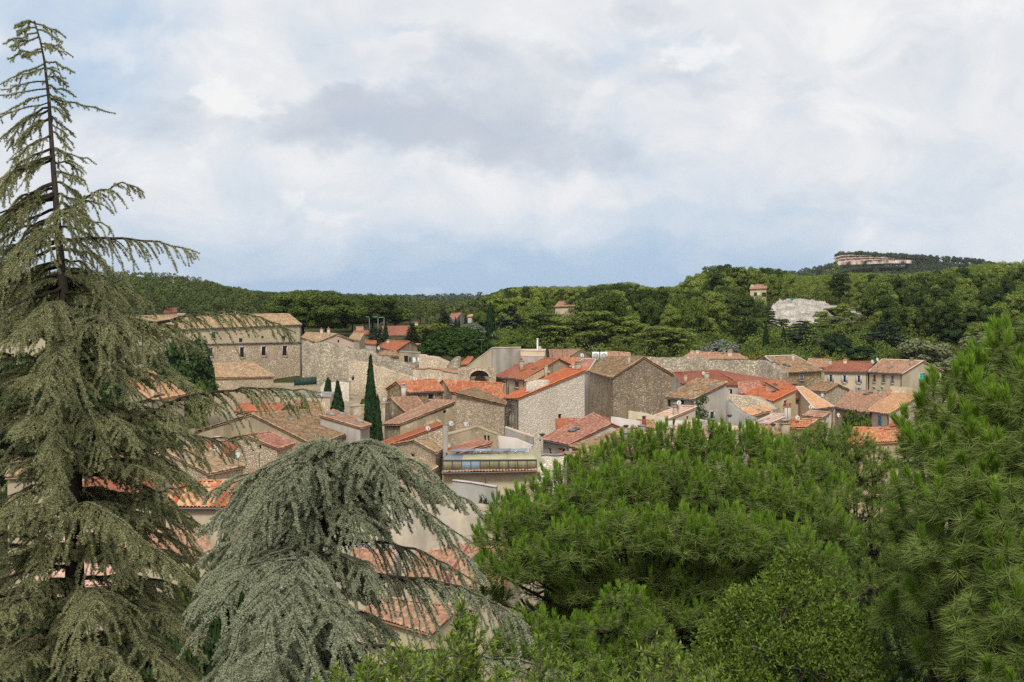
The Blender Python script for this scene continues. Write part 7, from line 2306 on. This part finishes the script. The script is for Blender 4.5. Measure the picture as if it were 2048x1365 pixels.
sprig_bush('privet_bush', 'leafy green sprigs under the middle of the umbrella pine', 10.5, stems_fan(1060, 1420, lambda x: np.interp(x, [1060, 1090, 1200, 1290, 1320, 1380, 1420], [1330, 1290, 1300, 1310, 1265, 1310, 1330]), 1420, 20) + [(1080, 1400, 1080, 1275, 0), (1320, 1400, 1345, 1262, 0), (1300, 1400, 1300, 1290, 0)], 22, .05, .012, F_LEAF, 180)

def leafy_shrub(name, label, Y0, lobes, base_px, seed, leaf, mat, dens):
    rng = np.random.default_rng(seed)
    b = at(*base_px, Y0); gb = gz(b[0], b[1])
    root = thing(name, label, 'bush', (b[0], b[1], gb))
    mb, wood = MB(), MB()
    fork = at(*base_px, Y0)
    wood.tube([(b[0], b[1], gb - .3), (b[0] + .05, b[1], (gb + fork[2]) / 2), fork], [.09, .07, .05], 7)
    for lx, ly, lr, dy in lobes:
        c = at(lx, ly, Y0 + dy); r = lr * (Y0 + dy) / F
        wood.tube([fork, (fork + c) / 2 - UP * .05, c], [.03, .02, .01], 5, 0, cap=False)
        n = int(4 * np.pi * r * r * dens)
        nt = max(6, int(n / 16))
        u = rand_unit(rng, nt); u[:, 2] = np.where(u[:, 2] < -.4, -u[:, 2], u[:, 2])
        tips = c + u * r * rng.uniform(.7, 1.12, nt)[:, None]
        for tip, v in zip(tips, u):
            st = tip - (v * .5 + UP * .5) * .16
            m = 16
            s = rng.uniform(0, 1, m)[:, None]
            P = st + (tip - st) * s + rng.normal(0, .008, (m, 3))
            D = rand_unit(rng, m) + (v * .6 + UP * .25); D /= np.linalg.norm(D, axis=1)[:, None]
            lance_leaves(mb, P, D, leaf, leaf * .34, rng)
            if rng.uniform() < .35: wood.tube([c + (st - c) * .3, st, tip], [.006, .004, .002], 3, 0, cap=False)
    part('leaves', mb, mat, root)
    part('stems', wood, BARKG, root)
leafy_shrub('leafy_shrub', 'dense small-leaved yellow-green shrub in the bottom right foreground', 13.5, [
    (1598, 1158, 40, .2), (1545, 1180, 44, .1), (1640, 1196, 50, .1), (1490, 1215, 40, .2), (1690, 1235, 46, .1), (1590, 1205, 60, 0), (1490, 1235, 66, 0), (1560, 1250, 78, -.1), (1640, 1265, 76, -.1), (1700, 1290, 60, .1), (1450, 1290, 70, 0), (1520, 1320, 84, -.3), (1610, 1340, 90, -.4), (1690, 1350, 80, -.3), (1430, 1360, 76, -.2), (1500, 1390, 80, -.5), (1475, 1195, 30, .2), (1660, 1160, 30, .3), (1720, 1240, 34, .2), (1600, 1108, 24, .3), (1580, 1120, 36, .3), (1560, 1150, 40, .3), (1740, 1340, 50, 0)],
    (1570, 1480), 31, .046, F_LEAF2, 1500)
leafy_shrub('leafy_shrub', 'shaded green shrub under the near right pine', 15.5, [(1850, 1350, 70, 0), (1800, 1300, 60, .3), (1780, 1370, 70, .1), (1920, 1370, 70, .2)], (1830, 1480), 32, .05, F_DARK, 800)

def ivy():
    h = HOUSES.get('ivy')
    rng = np.random.default_rng(14)
    pts = [(1392, 822), (1394, 812), (1399, 803), (1406, 797), (1401, 815), (1404, 826), (1396, 832), (1403, 838), (1411, 828), (1410, 800)]
    mb = MB()
    for p in pts:
        c = at(p[0], p[1], 155.6)
        u = rand_unit(rng, 90)
        P = c + u * np.array([.34, .2, .36])
        N = u + np.array([0, -.8, .3]); N /= np.linalg.norm(N, axis=1)[:, None]
        leaf_quads(mb, P, N, .09, rng)
    solo('ivy_plant', mb, F_DARK, at(1398, 840, 155.6), 'dark ivy climbing the corner of the grey rendered house', 'climbing plant')
ivy()
# ------------------------------------------------------------------ air between here and the far hills
def haze():
    mb = MB()
    mb.box((0, 1350, 55), (1500, 0, 0), (0, 1420, 0), (0, 0, 52))
    m = bpy.data.materials.new('hazy_air')
    m.use_nodes = True
    nt = m.node_tree
    nt.nodes.clear()
    o = nt.nodes.new('ShaderNodeOutputMaterial')
    v = nt.nodes.new('ShaderNodeVolumePrincipled')
    v.inputs['Color'].default_value = (.78, .86, 1.0, 1)
    v.inputs['Density'].default_value = HAZE_D
    nt.links.new(v.outputs[0], o.inputs['Volume'])
    solo('haze', mb, m, (0, 1350, 55), kind='stuff')
HAZE_D = .000035
haze()
